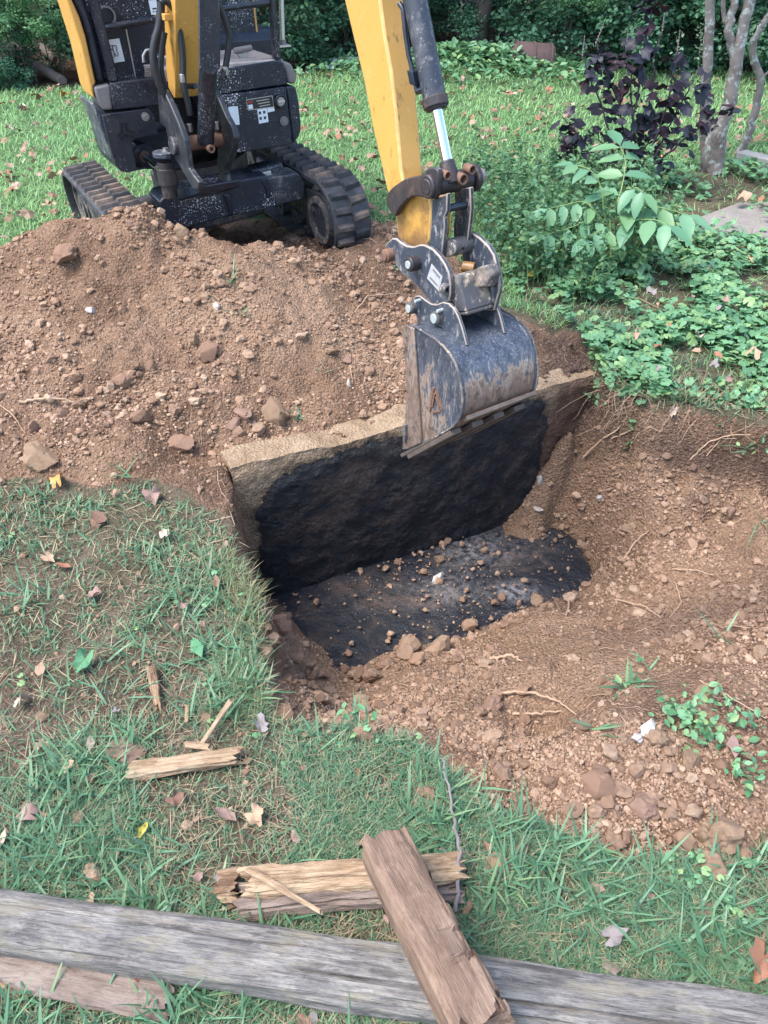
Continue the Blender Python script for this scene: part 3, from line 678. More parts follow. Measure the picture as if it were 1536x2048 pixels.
bk = thing("bark_slab", G(160, 1950), "long grey bark slab with rotten wood lying below the timber", "bark slab")
stick_obj("bark", at_z(-60, 1905, .03), at_z(360, 1992, .02), .075, .022, W_BARK, parent=bk, ring=40, n=120, sq=2.4, rough=.010, jag=.06, seed=45)
stick_obj("rotten_core", at_z(100, 1962, .012), at_z(300, 2003, .010), .045, .018, W_ROT, parent=bk, ring=26, n=70, sq=2.6, rough=.010, jag=.06, seed=47)
stick_obj("bark_slab", at_z(-40, 1930, .012), at_z(70, 1975, .010), .05, .02, W_ROT, "dark rotten bark strip at the left edge below the timber", "bark slab", ring=20, n=50, sq=2.4, rough=.01, jag=.05, seed=49)
def twig(name, pts, r, mat, label, cat, group=None, seed=0, sub=6):
    P = [Vector(p) for p in pts]; Q = []
    for i in range(len(P) - 1):
        for k in range(sub):
            q = P[i].lerp(P[i + 1], k / sub); q = q + Vector((random.uniform(-1, 1), random.uniform(-1, 1), random.uniform(-1, 1))) * r * .7; Q.append(q)
    Q.append(P[-1]); n = len(Q)
    mb = MB(); mb.tube(Q, [r * (1 - .55 * i / n) * random.uniform(.85, 1.15) for i in range(n)], 7)
    return tag(mb.build(name, mat, loc=P[0]), label, cat, group)
M_TWIG = m_simple("grey_twig", (0.17, 0.145, 0.14), .8, var=.35, scale=40)
M_ROOT = m_simple("pale_root", (0.36, 0.24, 0.155), .8, var=.35, scale=60)
twig("twig", [G(910, 1835, .02), G(915, 1745, .075), G(905, 1650, .03), G(888, 1570, .05), G(883, 1550, .06)], .0042, M_TWIG, "slim grey twig lying over the end of the split log", "twig")
# ================================================================== EXCAVATOR MATERIALS
t = NT("yellow_paint"); v = t.coord()
c = t.mix(t.noise(3.5, 4, .6, v), (0.50, 0.26, 0.050), (0.57, 0.315, 0.075))
c = t.mix(t.ramp(t.noise(11, 5, .7, t.coord((3, 3, 1))), [(0.60, 0.0), (0.70, 0.75)]), c, (0.10, 0.055, 0.02))
c = t.mix(t.ramp(t.noise(40, 4, .7, v), [(0.60, 0.0), (0.74, 0.5)]), c, (0.72, 0.50, 0.25))
zc = t.n('SeparateXYZ', {0: v}).outputs[2]
grime = t.math('ADD', t.ramp(zc, [(0.62, 1.0), (0.80, 0.45), (0.98, 0.0)]), t.math('MULTIPLY', t.math('SUBTRACT', t.noise(16, 6, .72, v), .5), 1.6))
c = t.mix(t.ramp(grime, [(0.45, 0.0), (0.75, 0.6), (1.1, 0.85)]), c, (0.13, 0.065, 0.030))
t.p(Base_Color=c, Roughness=t.ramp(t.noise(20, 4, .6, v), [(0.3, 0.36), (0.7, 0.6)]), Specular_IOR_Level=0.5); t.bump(t.noise(60, 4, .6, v), 0.12, 0.004); YELLOW = t.m
def m_black(name, specks, base=(0.0045, 0.008, 0.016), rough=0.32, dirt=0.10, dcol=(0.15, 0.11, 0.085)):
    t = NT(name); v = t.coord()
    c = t.mix(t.noise(7, 4, .6, v), base, tuple(1.8 * b for b in base))
    c = t.mix(t.ramp(t.noise(9, 6, .7, v), [(0.52, 0.0), (0.70, dirt)]), c, dcol)
    c = t.mix(t.math('MULTIPLY', t.ramp(t.noise(48, 5, .75, t.coord((1, 1, .5))), [(0.56, 0.0), (0.66, 1.0)]), dirt), c, tuple(1.4 * q for q in dcol))
    if specks > 0:
        cells = t.n('TexVoronoi', {'Vector': v, 'Scale': 105.0}); rr = t.n('SeparateColor', {0: cells.outputs['Color']}).outputs[0]
        dens = t.ramp(t.noise(4.5, 3, .6, v), [(0.38, 0.03), (0.64, 0.48)])
        m1 = t.math('LESS_THAN', cells.outputs[0], t.math('MULTIPLY', rr, dens))
        c2 = t.n('TexVoronoi', {'Vector': v, 'Scale': 240.0}); r2 = t.n('SeparateColor', {0: c2.outputs['Color']}).outputs[1]
        m2 = t.math('LESS_THAN', c2.outputs[0], t.math('MULTIPLY', r2, t.math('MULTIPLY', dens, .9)))
        c = t.mix(t.math('MULTIPLY', t.math('MAXIMUM', m1, m2), specks), c, (0.62, 0.64, 0.68))
    t.p(Base_Color=c, Roughness=t.ramp(t.noise(15, 4, .6, v), [(0.3, rough - .1), (0.7, rough + .2)]), Specular_IOR_Level=0.5)
    t.bump(t.noise(70, 4, .6, v), 0.12, 0.004); return t.m
BLACK = m_black("black_paint", 0.0); SPECK = m_black("black_paint_with_specks", 0.95, rough=.4); SPECK_LITE = m_black("black_paint_few_specks", 0.22, base=(.009, .0115, .018), rough=.3, dirt=.12)
DUSTY = m_black("dusty_black_steel", 0.15, base=(0.018, 0.021, 0.027), rough=.5, dirt=.7, dcol=(0.19, 0.15, 0.12))
GREASY = m_black("greasy_dark_steel", 0.0, base=(0.018, 0.015, 0.016), rough=.5, dirt=.55, dcol=(0.11, 0.065, 0.045))
WORN = m_black("scuffed_blue_black_steel", 0.0, base=(0.026, 0.033, 0.046), rough=.45, dirt=.85, dcol=(0.25, 0.235, 0.22))
MUDDY = m_black("muddy_steel", 0.0, base=(0.05, 0.047, 0.047), rough=.75, dirt=1.0, dcol=(0.36, 0.285, 0.22))
CHEEK = m_black("scuffed_black_steel", 0.0, base=(0.013, 0.015, 0.019), rough=.42, dirt=.40, dcol=(0.13, 0.115, 0.105))
EDGE = m_simple("scraped_steel_edge", (0.30, 0.245, 0.20), .6, metal=.2, var=.45, scale=40)
LIPM = m_simple("earth_stained_lip", (0.095, 0.072, 0.058), .7, var=.6, scale=30, bump=.4)
GREYPL = m_simple("grey_plastic", (0.17, 0.155, 0.15), .65, var=.25, scale=25, bump=.15)
DECK = m_simple("dusty_deck", (0.36, 0.31, 0.285), .8, var=.45, scale=30, bump=.3)
STEEL = m_simple("bare_steel", (0.36, 0.35, 0.33), .4, metal=.8, var=.3)
SILVER = m_simple("galvanised_steel", (0.50, 0.50, 0.47), .38, metal=.7, var=.15)
CHROME = m_simple("chrome_rod", (0.72, 0.76, 0.80), .10, metal=1.0)
ZINC = m_simple("zinc_pin_face", (0.46, 0.50, 0.48), .5, metal=.4, var=.2, scale=60)
RUST = m_simple("rusty_steel", (0.16, 0.085, 0.055), .85, var=.6, scale=45, bump=.3)
RUBBERH = m_simple("hose_rubber", (0.016, 0.017, 0.02), .5, var=.3, scale=40)
WHITE = m_simple("white_sticker", (0.70, 0.75, 0.78), .5)
INK = m_simple("dark_print", (0.02, 0.022, 0.025), .5)
RED = m_simple("red_print", (0.30, 0.03, 0.03), .5)
HOLE = m_simple("dark_opening", (0.006, 0.006, 0.007), .9)
t = NT("track_rubber"); v = t.coord()
c = t.ramp(t.noise(14, 5, .65, v), [(0.35, (0.030, 0.032, 0.036)), (0.6, (0.062, 0.062, 0.066)), (0.75, (0.14, 0.105, 0.082))])
t.p(Base_Color=c, Roughness=.75, Specular_IOR_Level=.3); t.bump(t.noise(60, 5, .65, v), .35, .006); RUBBER = t.m
t = NT("track_lug_rubber"); v = t.coord(); geo = t.n('NewGeometry')
r = t.objrand(); n = t.noise(18, 5, .7, v)
c = t.ramp(t.math('ADD', t.math('MULTIPLY', n, .8), t.math('MULTIPLY', r, .3)), [(0.44, (0.042, 0.043, 0.047)), (0.62, (0.085, 0.073, 0.066)), (0.76, (0.17, 0.125, 0.098))])
t.p(Base_Color=c, Roughness=.85, Specular_IOR_Level=.2); t.bump(t.noise(80, 4, .65, v), .3, .005); LUGM = t.m
t = NT("worn_bucket_steel"); v = t.coord(); vs = t.coord((14, 14, 3.5)); geo = t.n('TexCoord'); sep = t.n('SeparateXYZ', {0: geo.outputs['Object']})
wear = t.math('ADD', t.math('MULTIPLY', t.noise(2.6, 6, .72, vs, .3), 1.5), t.attr('scour'))
c = t.ramp(wear, [(0.80, (0.018, 0.024, 0.034)), (0.98, (0.050, 0.058, 0.072)), (1.06, (0.32, 0.215, 0.15)), (1.25, (0.15, 0.09, 0.065)), (1.0, (0.2, .15, .12))][:4])
c = t.ramp(t.math('MULTIPLY', wear, .5), [(0.40, (0.036, 0.047, 0.067)), (0.55, (0.088, 0.102, 0.128)), (0.60, (0.33, 0.24, 0.18)), (0.67, (0.17, 0.115, 0.09)), (0.75, (0.24, 0.17, 0.13)), (0.85, (0.12, 0.085, 0.07))])
c = t.mix(t.ramp(t.noise(190, 4, .75, t.coord((1, 1, .22))), [(0.56, 0.0), (0.66, 0.6)]), c, (0.45, 0.40, 0.36))
c = t.mix(t.ramp(t.noise(38, 5, .7, v), [(0.52, 0.0), (0.66, 0.7)]), c, (0.03, 0.03, 0.035))
t.p(Base_Color=c, Roughness=t.ramp(t.noise(12, 4, .6, v), [(0.3, 0.28), (0.7, 0.62)]), Specular_IOR_Level=.6, Metallic=.25); t.bump(t.noise(90, 5, .7, v), .3, .004); BUCKETM = t.m

# ================================================================== EXCAVATOR FRAMES
NH = np.array([math.sin(math.radians(30)), -math.cos(math.radians(30)), 0.0]); AH = np.array([math.cos(math.radians(30)), math.sin(math.radians(30)), 0.0]); ZV = np.array([0, 0, 1.0])
HOFF = -3.71
def HP(u, v, off=0.0): return Vector(on_plane(u, v, NH * (HOFF + off), NH))
P0 = np.array(HP(405, 283, 0.20))
AZ = math.radians(34.3); BH = np.array([math.sin(AZ), -math.cos(AZ), 0.0]); BW = np.array([math.cos(AZ), math.sin(AZ), 0.0])
def BP(u, v, lat=0.0): return Vector(on_plane(u, v, P0 + BW * lat, BW))
def SZ(s, z, lat=0.0): p = P0 + BH * s + BW * lat; return Vector((p[0], p[1], z))
ux = np.array([-0.666, 3.745, 0.26]); yaw, pit, rol = 0.533, -0.024, 0.088
d0 = np.array([math.sin(yaw), -math.cos(yaw), 0]); n0 = np.array([math.cos(yaw), math.sin(yaw), 0])
UD = d0 * math.cos(pit) + ZV * math.sin(pit); uu = -d0 * math.sin(pit) + ZV * math.cos(pit)
UN = n0 * math.cos(rol) + uu * math.sin(rol); UU = uu * math.cos(rol) - n0 * math.sin(rol)
GAUGE, TLEN, TW, TR = 0.981, 1.013, 0.20, 0.19
def UP_(s, l, z): return Vector(ux + UD * s + UN * l + UU * z)
def z1(x, y): return (120 + x / 5.12, y / 5.12)
def z2(x, y): return (380 + x / 6.4, y / 6.4)
def z3(x, y): return (100 + x / 3.84, 180 + y / 3.84)
def z4(x, y): return (400 + x / 4.042, 250 + y / 4.042)
def z5(x, y): return (750 + x / 5.908, 300 + y / 5.908)
def z6(x, y): return (780 + x / 4.655, 580 + y / 4.655)
def za(x, y): return (668 + x / 3.523, y / 3.523)
def mp(f, pts): return [f(*p) for p in pts]

cg = ux + UD * (-TLEN / 2)
exc = thing("mini_excavator", (cg[0], cg[1], 0.08), "yellow and black mini excavator behind the soil heap with its bucket over the hole", "excavator")
def hplate(name, pts, off, depth, mat, parent=exc, bevel=.004, dirv=None):
    mb = MB(); mb.prism([HP(u, v, off) for u, v in pts], Vector(-NH * depth) if dirv is None else dirv); return mb.build(name, mat, parent, bevel=bevel)
def bplate(name, pts, lat0, lat1, mat, parent=exc, bevel=.003):
    mb = MB(); mb.prism([BP(u, v, lat0) for u, v in pts], Vector(BW * (lat1 - lat0))); return mb.build(name, mat, parent, bevel=bevel, edge=EDGE if mat in (WORN, DUSTY) else None)
def hdecal(name, pts, off, mat, parent):
    return hplate(name, pts, off, .0012, mat, parent, bevel=0)

# ------------------------------------------------------------------ undercarriage
def track(l):
    n = 84; arc = math.pi * TR; per = 2 * (TLEN + arc)
    def pt(q, r):
        q = q % per
        if q < TLEN: return (-q, r, 0.0)
        q -= TLEN
        if q < arc: a = q / TR; return (-TLEN - r * math.sin(a), r * math.cos(a), a)
        q -= arc
        if q < TLEN: return (-TLEN + q, -r, math.pi)
        a = (q - TLEN) / TR; return (r * math.sin(a), -r * math.cos(a), math.pi + a)
    mb = MB(); vs = []; fs = []
    prof = [(-TW / 2, TR - .022), (-TW / 2, TR - .004), (-TW / 2 + .012, TR), (TW / 2 - .012, TR), (TW / 2, TR - .004), (TW / 2, TR - .022)]
    for i in range(n):
        for (ll, r) in prof:
            s, z, a = pt(per * i / n, r); vs.append(UP_(s, l + ll, z))
    k = len(prof)
    for i in range(n):
        for j in range(k):
            fs.append((i * k + j, i * k + (j + 1) % k, ((i + 1) % n) * k + (j + 1) % k, ((i + 1) % n) * k + j))
    mb.add(vs, fs); tr = mb.build("rubber_track", RUBBER, exc)
    # lugs: two staggered rows of tapered blocks
    pitch = per / 42; me = None
    lv = [(-.023, 0, 0), (.023, 0, 0), (.025, TW * .45, 0), (-.014, TW * .45, 0), (-.011, .008, .022), (.011, .006, .022), (.014, TW * .42, .020), (-.003, TW * .42, .020)]
    me = bpy.data.meshes.new("tread_lug"); me.from_pydata(lv, [], [(0, 1, 5, 4), (1, 2, 6, 5), (2, 3, 7, 6), (3, 0, 4, 7), (4, 5, 6, 7), (3, 2, 1, 0)])
    me.materials.append(LUGM)
    for row in (0, 1):
        for i in range(42):
            q = pitch * (i + .5 * row); s, z, a = pt(q, TR - .002)
            T = -(UD * math.cos(a) + UU * math.sin(a)) * 1.0
            s2, z2_, _ = pt(q + .004, TR - .002); T = Vector(UP_(s2, 0, z2_) - UP_(s, 0, z)).normalized()
            Y = Vector(UN) * (1 if row else -1); Nn = T.cross(Vector(UN)); 
            cen = UP_(-TLEN / 2, 0, 0); out = Vector(UP_(s, 0, z)) - cen
            rad = Vector(UP_(*(lambda p: (p[0], 0, p[1]))(pt(q, TR + .05)))) - Vector(UP_(s, 0, z)); Nn = rad.normalized()
            o = link("tread_lug", me, None, tr); M = Matrix((T.to_tuple() + (0,), Y.to_tuple() + (0,), Nn.to_tuple() + (0,), (0, 0, 0, 1))).transposed()
            M.translation = UP_(s, l, z) - org(exc); o.matrix_local = M
    return tr
tr_l = track(-GAUGE / 2); tr_r = track(GAUGE / 2)
for sgn in (-1, 1):
    l = sgn * GAUGE / 2
    mb = MB(); c = UP_(-TLEN / 2, l, 0); mb.box(c, (UD, UN, UU), (TLEN / 2 - .03, .055, .085)); mb.build("track_frame", DUSTY, exc, bevel=.02)
    for s in (0, -TLEN):
        w = MB(); w.ring(UP_(s, l, 0), UN, TR - .03, .055, .10, 32); wheel = w.build("idler_wheel" if s == 0 else "drive_sprocket", DUSTY, exc)
        w = MB(); w.ring(UP_(s, l - .054, 0), UN, TR - .034, TR - .062, .02, 32); w.ring(UP_(s, l - .05, 0), UN, .06, .02, .03, 20); w.build("wheel_rim", MUDDY, wheel)
    for i in range(4):
        w = MB(); w.ring(UP_(-.2 - .2 * i, l, -TR + .07), UN, .045, .012, .11, 18); w.build("roller", DUSTY, exc)
# guard plate round the right front idler
mb = MB(); pts = [UP_(s, GAUGE / 2 - .085, z) for s, z in [(-.20, .10), (.02, .125), (.09, .10), (.13, .02), (.12, -.06), (.07, -.12), (0, -.15), (-.06, -.15), (-.20, -.10)]]
mb.prism(pts, Vector(UN * .02)); mb.build("idler_guard", DUSTY, exc, bevel=.006)
mb = MB(); mb.ring(UP_(-.10, GAUGE / 2 - .088, .02), UN, .03, .018, .012, 20); mb.ring(UP_(.0, GAUGE / 2 - .092, -.012), UN, .115, .088, .02, 36); mb.build("guard_rim", MUDDY, exc)
def BX(u, v, s=-.10): return Vector(on_plane(u, v, ux + UD * s, UD))
def ubeam(name, pts, s, depth, mat, bev=.008):
    mb = MB(); mb.prism([BX(u, v, s) for u, v in pts], Vector(-UD * depth)); return mb.build(name, mat, exc, bevel=bev)
ubeam("cross_beam", mp(z4, [(-330, 625), (-290, 580), (-120, 540), (200, 470), (545, 405), (570, 470), (620, 590), (612, 660), (250, 738), (0, 800), (-190, 842), (-250, 800), (-290, 690)]), -.10, .17, SPECK)
ubeam("beam_sleeve", mp(z4, [(540, 430), (800, 390), (850, 470), (850, 600), (620, 650), (570, 560)]), -.13, .14, DUSTY)
ubeam("sleeve_rim", mp(z4, [(495, 440), (548, 425), (575, 500), (578, 580), (540, 600), (530, 520)]), -.094, .02, BLACK, .004)
ubeam("sleeve_rim", mp(z4, [(192, 568), (228, 560), (262, 640), (268, 720), (240, 735), (228, 660)]), -.094, .02, BLACK, .004)
mb = MB(); mb.tube([UP_(-.40, -GAUGE / 2 + .05, .06), UP_(-.40, GAUGE / 2 - .05, .06)], .045, 16); mb.build("axle_tube", DUSTY, exc)
mb = MB(); mb.tube([UP_(-.62, -GAUGE / 2 + .05, .06), UP_(-.62, GAUGE / 2 - .05, .06)], .045, 16); mb.build("axle_tube", DUSTY, exc)
mb = MB(); mb.box(UP_(-.5, 0, .09), (UD, UN, UU), (.28, .20, .09)); mb.build("centre_frame", DUSTY, exc, bevel=.02)
mb = MB(); mb.ring(UP_(-.5, 0, .235), UU, .24, .15, .08, 40); mb.build("slew_ring", GREASY, exc)
mb = MB(); mb.box(UP_(-.24, .24, .20), (UD, UN, UU), (.05, .085, .04)); mb.build("travel_valve", SPECK_LITE, exc, bevel=.015)
mb = MB(); mb.box(BX(505, 353, -.20), (UN, UD, UU), (.09, .03, .016)); mb.build("step_bar", SILVER, exc, bevel=.004)

# ------------------------------------------------------------------ house
low = hplate("front_cover", mp(z2, [(325, 1238), (1228, 1112), (1262, 1400), (1300, 1700), (1312, 1848), (900, 1915), (600, 1962), (520, 1900), (470, 1640), (345, 1260)]), 0, .5, SPECK, bevel=.010)
hplate("side_cover", mp(z2, [(1236, 1112), (1328, 1097), (1362, 1130), (1395, 1290), (1425, 1560), (1422, 1690), (1385, 1770), (1320, 1845), (1306, 1700), (1268, 1400)]), -.008, .45, SPECK, bevel=.02)
for pts, m, nme in [([(490, 1372), (545, 1362), (612, 1361), (626, 1480), (636, 1596), (530, 1600), (508, 1500)], WHITE, "blank_sticker"), ([(860, 1402), (985, 1385), (1005, 1560), (885, 1584)], WHITE, "white_label"), ([(988, 1384), (1076, 1370), (1085, 1420), (998, 1440)], WHITE, "white_label"),
                    ([(718, 1276), (1055, 1222), (1078, 1368), (745, 1415)], SILVER, "plate_border")]:
    hdecal(nme, mp(z2, pts), .0015, m, low)
hdecal("rating_plate", mp(z2, [(727, 1284), (1048, 1232), (1068, 1362), (752, 1405)]), .0030, INK, low)
hdecal("red_mark", mp(z2, [(740, 1298), (800, 1288), (806, 1318), (746, 1328)]), .0045, RED, low)
hdecal("white_mark", mp(z2, [(746, 1345), (800, 1336), (808, 1392), (754, 1400)]), .0045, WHITE, low)
for i in range(3):
    y = 1290 + i * 34; hdecal("printed_line", mp(z2, [(850 + 20 * i, y), (1010 + 8 * i, y - 26), (1012 + 8 * i, y - 16), (852 + 20 * i, y + 10)]), .0045, SILVER, low)
for (x, y) in [(880, 1430), (935, 1420), (890, 1500), (945, 1492)]:
    hdecal("printed_mark", mp(z2, [(x, y), (x + 28, y - 4), (x + 31, y + 32), (x + 4, y + 36)]), .0030, INK, low)
kc = HP(*z2(1160, 1297), .012); mb = MB(); mb.ring(kc, NH, .030, .021, .024, 28); mb.build("lock_bezel", BLACK, low, bevel=.003)
mb = MB(); mb.tube([kc - Vector(NH * .01), kc + Vector(NH * .006)], .019, 24); mb.build("lock_face", STEEL, low); mb = MB(); mb.box(kc + Vector(NH * .010), (AH, ZV, NH), (.017, .004, .004)); mb.build("lock_handle", SILVER, low, bevel=.002)
kc = HP(*z2(1205, 1548), .004); mb = MB(); mb.tube([kc - Vector(NH * .012), kc + Vector(NH * .010)], .011, 18); mb.ring(kc, NH, .02, .012, .01, 20); mb.build("round_knob", GREYPL, low)
up = hplate("deck_front_panel", mp(z2, [(300, 1000), (380, 885), (470, 868), (1182, 760), (1205, 830), (1255, 1082), (335, 1220), (300, 1160)]), -.015, .12, SPECK, bevel=.006)
hplate("corner_cap", mp(z2, [(1190, 772), (1305, 820), (1345, 915), (1372, 985), (1362, 1060), (1302, 1086), (1258, 1052), (1228, 900), (1196, 850)]), -.02, .14, GREYPL, bevel=.012)
zd = HP(*z2(1182, 760), -.015)[2]
dl = HP(*z2(-420, 960), -.02); dr = HP(*z2(1190, 760), -.02)
mb = MB(); A_, B_ = Vector((dl[0], dl[1], zd)), Vector((dr[0], dr[1], zd)); back = Vector(-NH * .50)
mb.prism([A_, B_, B_ + back, A_ + back], Vector((0, 0, -.05))); deck = mb.build("deck_plate", DECK, exc, bevel=.004)
for i in range(13):
    f = Vector(-NH * (.03 + .035 * i)); mb = MB(); q0 = A_.lerp(B_, .60) + f; q1 = A_.lerp(B_, .97) + f
    mb.prism([q0 + Vector((0, 0, .0)), q1, q1 + Vector(-NH * .017), q0 + Vector(-NH * .017)], Vector((0, 0, .006))); mb.build("deck_rib", DECK, deck)
lt = hplate("left_panel", mp(z1, [(510, 852), (600, 838), (970, 795), (1005, 880), (1060, 1080), (548, 1130), (525, 970)]), -.012, .14, SPECK_LITE, bevel=.006)
hplate("corner_cap", mp(z1, [(342, 890), (512, 860), (528, 985), (546, 1128), (440, 1130), (368, 985)]), -.015, .14, GREYPL, bevel=.010)
bx_ = hplate("left_cover", mp(z3, [(402, 196), (470, 180), (760, 146), (800, 200), (835, 345), (652, 368), (630, 395), (640, 480), (662, 592), (690, 606), (745, 602), (600, 634), (548, 628), (505, 575), (470, 470), (430, 310)]), 0, .30, SPECK_LITE, bevel=.012)
hplate("inner_housing", mp(z3, [(625, 350), (960, 300), (1100, 520), (1000, 610), (660, 608)]), -.20, .3, BLACK)
for st in ([(548, 258), (552, 320), (525, 350)], [(580, 252), (587, 307), (645, 330)], [(546, 376), (580, 346), (640, 362)]):
    for a, b in zip(st[:-1], st[1:]):
        pa, pb = HP(*z3(*a), .001), HP(*z3(*b), .001); mb = MB(); dd = (pb - pa); mb.box((pa + pb) / 2, (dd, NH, Vector(NH).cross(dd)), (dd.length / 2 + .003, .003, .0055)); mb.build("emblem_bar", HOLE, bx_)
kc = HP(*z3(732, 205), .004); mb = MB(); mb.tube([kc - Vector(NH * .01), kc + Vector(NH * .004)], .017, 20); mb.tube([kc, kc + Vector(NH * .013)], .009, 6); mb.build("bolt", STEEL, bx_)
# yellow side body with a grey flash, and the dark skirt under it
hplate("side_body", mp(z1, [(20, -160), (70, -160), (122, 0), (200, 175), (262, 372), (312, 600), (366, 850), (340, 888), (355, 1015), (310, 905), (215, 480), (125, 190), (66, 0)]), -.02, .20, YELLOW, bevel=.012)
hplate("side_skirt", mp(z3, [(330, 95), (395, 190), (480, 540), (440, 420), (370, 230), (320, 110)]), -.03, .22, WORN, bevel=.008)
hplate("inner_fender", mp(z1, [(80, -160), (180, -160), (260, 0), (330, 190), (395, 420), (440, 640), (480, 850), (370, 852), (315, 600), (266, 372), (204, 175), (126, 0)]), -.03, .16, BLACK, bevel=.02)
tank = hplate("tank_cover", [(95, -150), (330, -150), (330, 150), (212, 172), (190, 120), (150, 0)], -.10, .25, SPECK, bevel=.01)
hplate("panel_seam", mp(z1, [(672, 300), (684, 298), (780, 790), (768, 792)]), -.097, .004, SILVER, tank, bevel=0)
hplate("recess_bezel", mp(z1, [(395, 75), (600, 60), (650, 215), (450, 262), (400, 150)]), -.085, .016, BLACK, tank, bevel=.006)
kc = HP(*z1(478, 165), -.07); mb = MB(); mb.ring(kc, NH, .036, .029, .012, 28); mb.build("recess_ring", GREYPL, tank)
fu = hdecal("fuel_label", mp(z1, [(490, 410), (606, 392), (664, 626), (546, 646)]), -.097, WHITE, tank)
def hline(name, pts, off, r, mat, parent):
    mb = MB(); mb.tube([HP(u, v, off) for u, v in pts], r, 6); return mb.build(name, mat, parent)
hline("pump_outline", mp(z1, [(505, 470), (536, 464), (562, 580), (530, 586), (505, 470)]), -.0955, .0020, INK, fu)
hline("pump_hose", mp(z1, [(540, 468), (572, 466), (584, 500), (580, 520), (598, 556), (590, 575), (572, 570), (566, 545)]), -.0955, .0018, INK, fu)
hline("pump_window", mp(z1, [(516, 510), (544, 505)]), -.0955, .002, INK, fu)
l2 = hdecal("warning_label", mp(z1, [(905, 5), (985, -2), (1012, 146), (936, 152)]), -.097, WHITE, tank)
hdecal("printed_line", mp(z1, [(945, 84), (985, 78), (990, 92), (950, 98)]), -.0955, INK, l2)
for x in (950, 978): hdecal("printed_mark", mp(z1, [(x, 115), (x + 14, 113), (x + 16, 124), (x + 2, 126)]), -.0955, INK, l2)
hdecal("yellow_tag", mp(z1, [(966, 150), (1012, 146), (1018, 178), (970, 180)]), -.097, YELLOW, tank)
hline("grab_handle", mp(z1, [(855, 640), (850, 570), (880, 515), (935, 505), (990, 560)]), -.06, .006, SILVER, exc)
mb = MB(); kc = HP(*z1(900, 660), -.05); mb.tube([kc, kc + Vector((0, 0, -.07))], [.02, .016], 14); mb.build("lever_boot", GREYPL, exc, bevel=.004)
for i in range(5): hline("vent_slat", mp(z1, [(870, 700 + 20 * i), (935, 690 + 20 * i)]), -.03, .004, GREYPL, exc)
seat = hplate("seat_stand", [(318, -150), (507, -150), (512, 0), (521, 104), (430, 124), (325, 140)], -.42, .35, SPECK, bevel=.01)
hplate("yellow_edge", mp(z2, [(795, -300), (815, -300), (824, 0), (892, 640), (878, 642), (802, 0)]), -.415, .02, YELLOW, seat, bevel=0)
# frame of the driver's canopy
def htube(name, pts, off, r, mat=SPECK_LITE, seg=14, parent=exc):
    mb = MB(); mb.tube([HP(u, v, off) for u, v in pts], r, seg); return mb.build(name, mat, parent)
pb = HP(*z1(550, 835), -.035); pt_ = HP(*z1(338, 0), -.035); dirp = (pt_ - pb); top_l = pb + dirp * 5.0
mb = MB(); mb.box((pb + top_l) / 2, (dirp, AH, NH), ((top_l - pb).length / 2, .0195, .0195)); mb.build("canopy_post", SPECK_LITE, exc, bevel=.008)
pb2 = HP(*z2(1108, 770), -.035); pt2 = HP(*z2(1052, 0), -.035); top_r = pb2 + (pt2 - pb2) * 6.5
mb = MB(); mb.box((pb2 + top_r) / 2, (pt2 - pb2, AH, NH), ((top_r - pb2).length / 2, .0165, .0165)); mb.build("canopy_post", SPECK_LITE, exc, bevel=.008)
htube("guard_bar", mp(z1, [(430, 285), (1010, 195)]), -.03, .0125); htube("guard_bar", mp(z2, [(330, 125), (1010, 32)]), -.03, .0125)
rc = (top_l + top_r) / 2 + Vector(-NH * .45); rc[2] = max(top_l[2], top_r[2]) + .02
mb = MB(); mb.box(rc, (AH, NH, ZV), (.50, .55, .03)); mb.build("canopy_roof", BLACK, exc, bevel=.02)
for k in (-1, 1):
    q = rc + Vector(AH * (.16 + .14 * k)) + Vector(-NH * .5); mb = MB(); mb.tube([q, (q[0], q[1], .7)], .025, 12); mb.build("rear_post", BLACK, exc)
bl = MB(); cb = HP(400, 200, -.62); bl.box((cb[0], cb[1], .82), (AH, NH, ZV), (.40, .22, .24)); bl.build("engine_hood", BLACK, exc, bevel=.05)
mb = MB(); mb.tube([HP(*z2(1135, -300), -.05), HP(*z2(1168, 0), -.05), HP(*z2(1186, 515), -.05)], .0115, 14); pole = mb.build("mirror_pole", SILVER, exc)
mb = MB(); mb.tube([HP(*z2(1187, 505), -.05), HP(*z2(1192, 575), -.05)], .0145, 14); mb.build("pole_collar", GREYPL, pole)
mb = MB(); q = HP(*z2(1185, 585), -.05); mb.box(q, (AH, NH, ZV), (.032, .02, .004)); mb.build("pole_bracket", SILVER, pole)
mb = MB(); mb.tube([HP(*z2(562, 652), -.10), HP(*z2(790, 612), -.10)], .0125, 16); pd = mb.build("travel_pedal", GREYPL, exc, bevel=.003)
mb = MB(); mb.prism([HP(*z2(*p), -.10) for p in [(600, 690), (765, 668), (700, 818)]], Vector(-NH * .012)); mb.build("pedal_bracket", STEEL, pd, bevel=.002)

# ------------------------------------------------------------------ swing bracket, boom, hoses
bplate("bracket_cheek", mp(z3, [(822, -8), (868, -2), (920, 108), (985, 258), (1032, 390), (1048, 500), (1062, 600), (1095, 650), (1142, 710), (1138, 768), (1100, 764), (1056, 690), (1000, 595), (965, 540), (915, 430), (885, 290), (842, 250), (832, 130)]), -.125, -.098, CHEEK, bevel=.005)
bplate("bracket_cheek", mp(z3, [(1232, -10), (1258, 5), (1292, 70), (1352, 210), (1402, 300), (1418, 370), (1406, 430), (1386, 520), (1352, 590), (1345, 650), (1362, 728), (1325, 712), (1292, 640), (1280, 580), (1288, 470), (1288, 400), (1236, 160)]), .085, .112, CHEEK, bevel=.005)
foot = Vector(P0)
mb = MB(); mb.tube([foot - Vector(BW * .10), foot + Vector(BW * .086)], .030, 20); pin = mb.build("foot_pin_tube", RUST, exc)
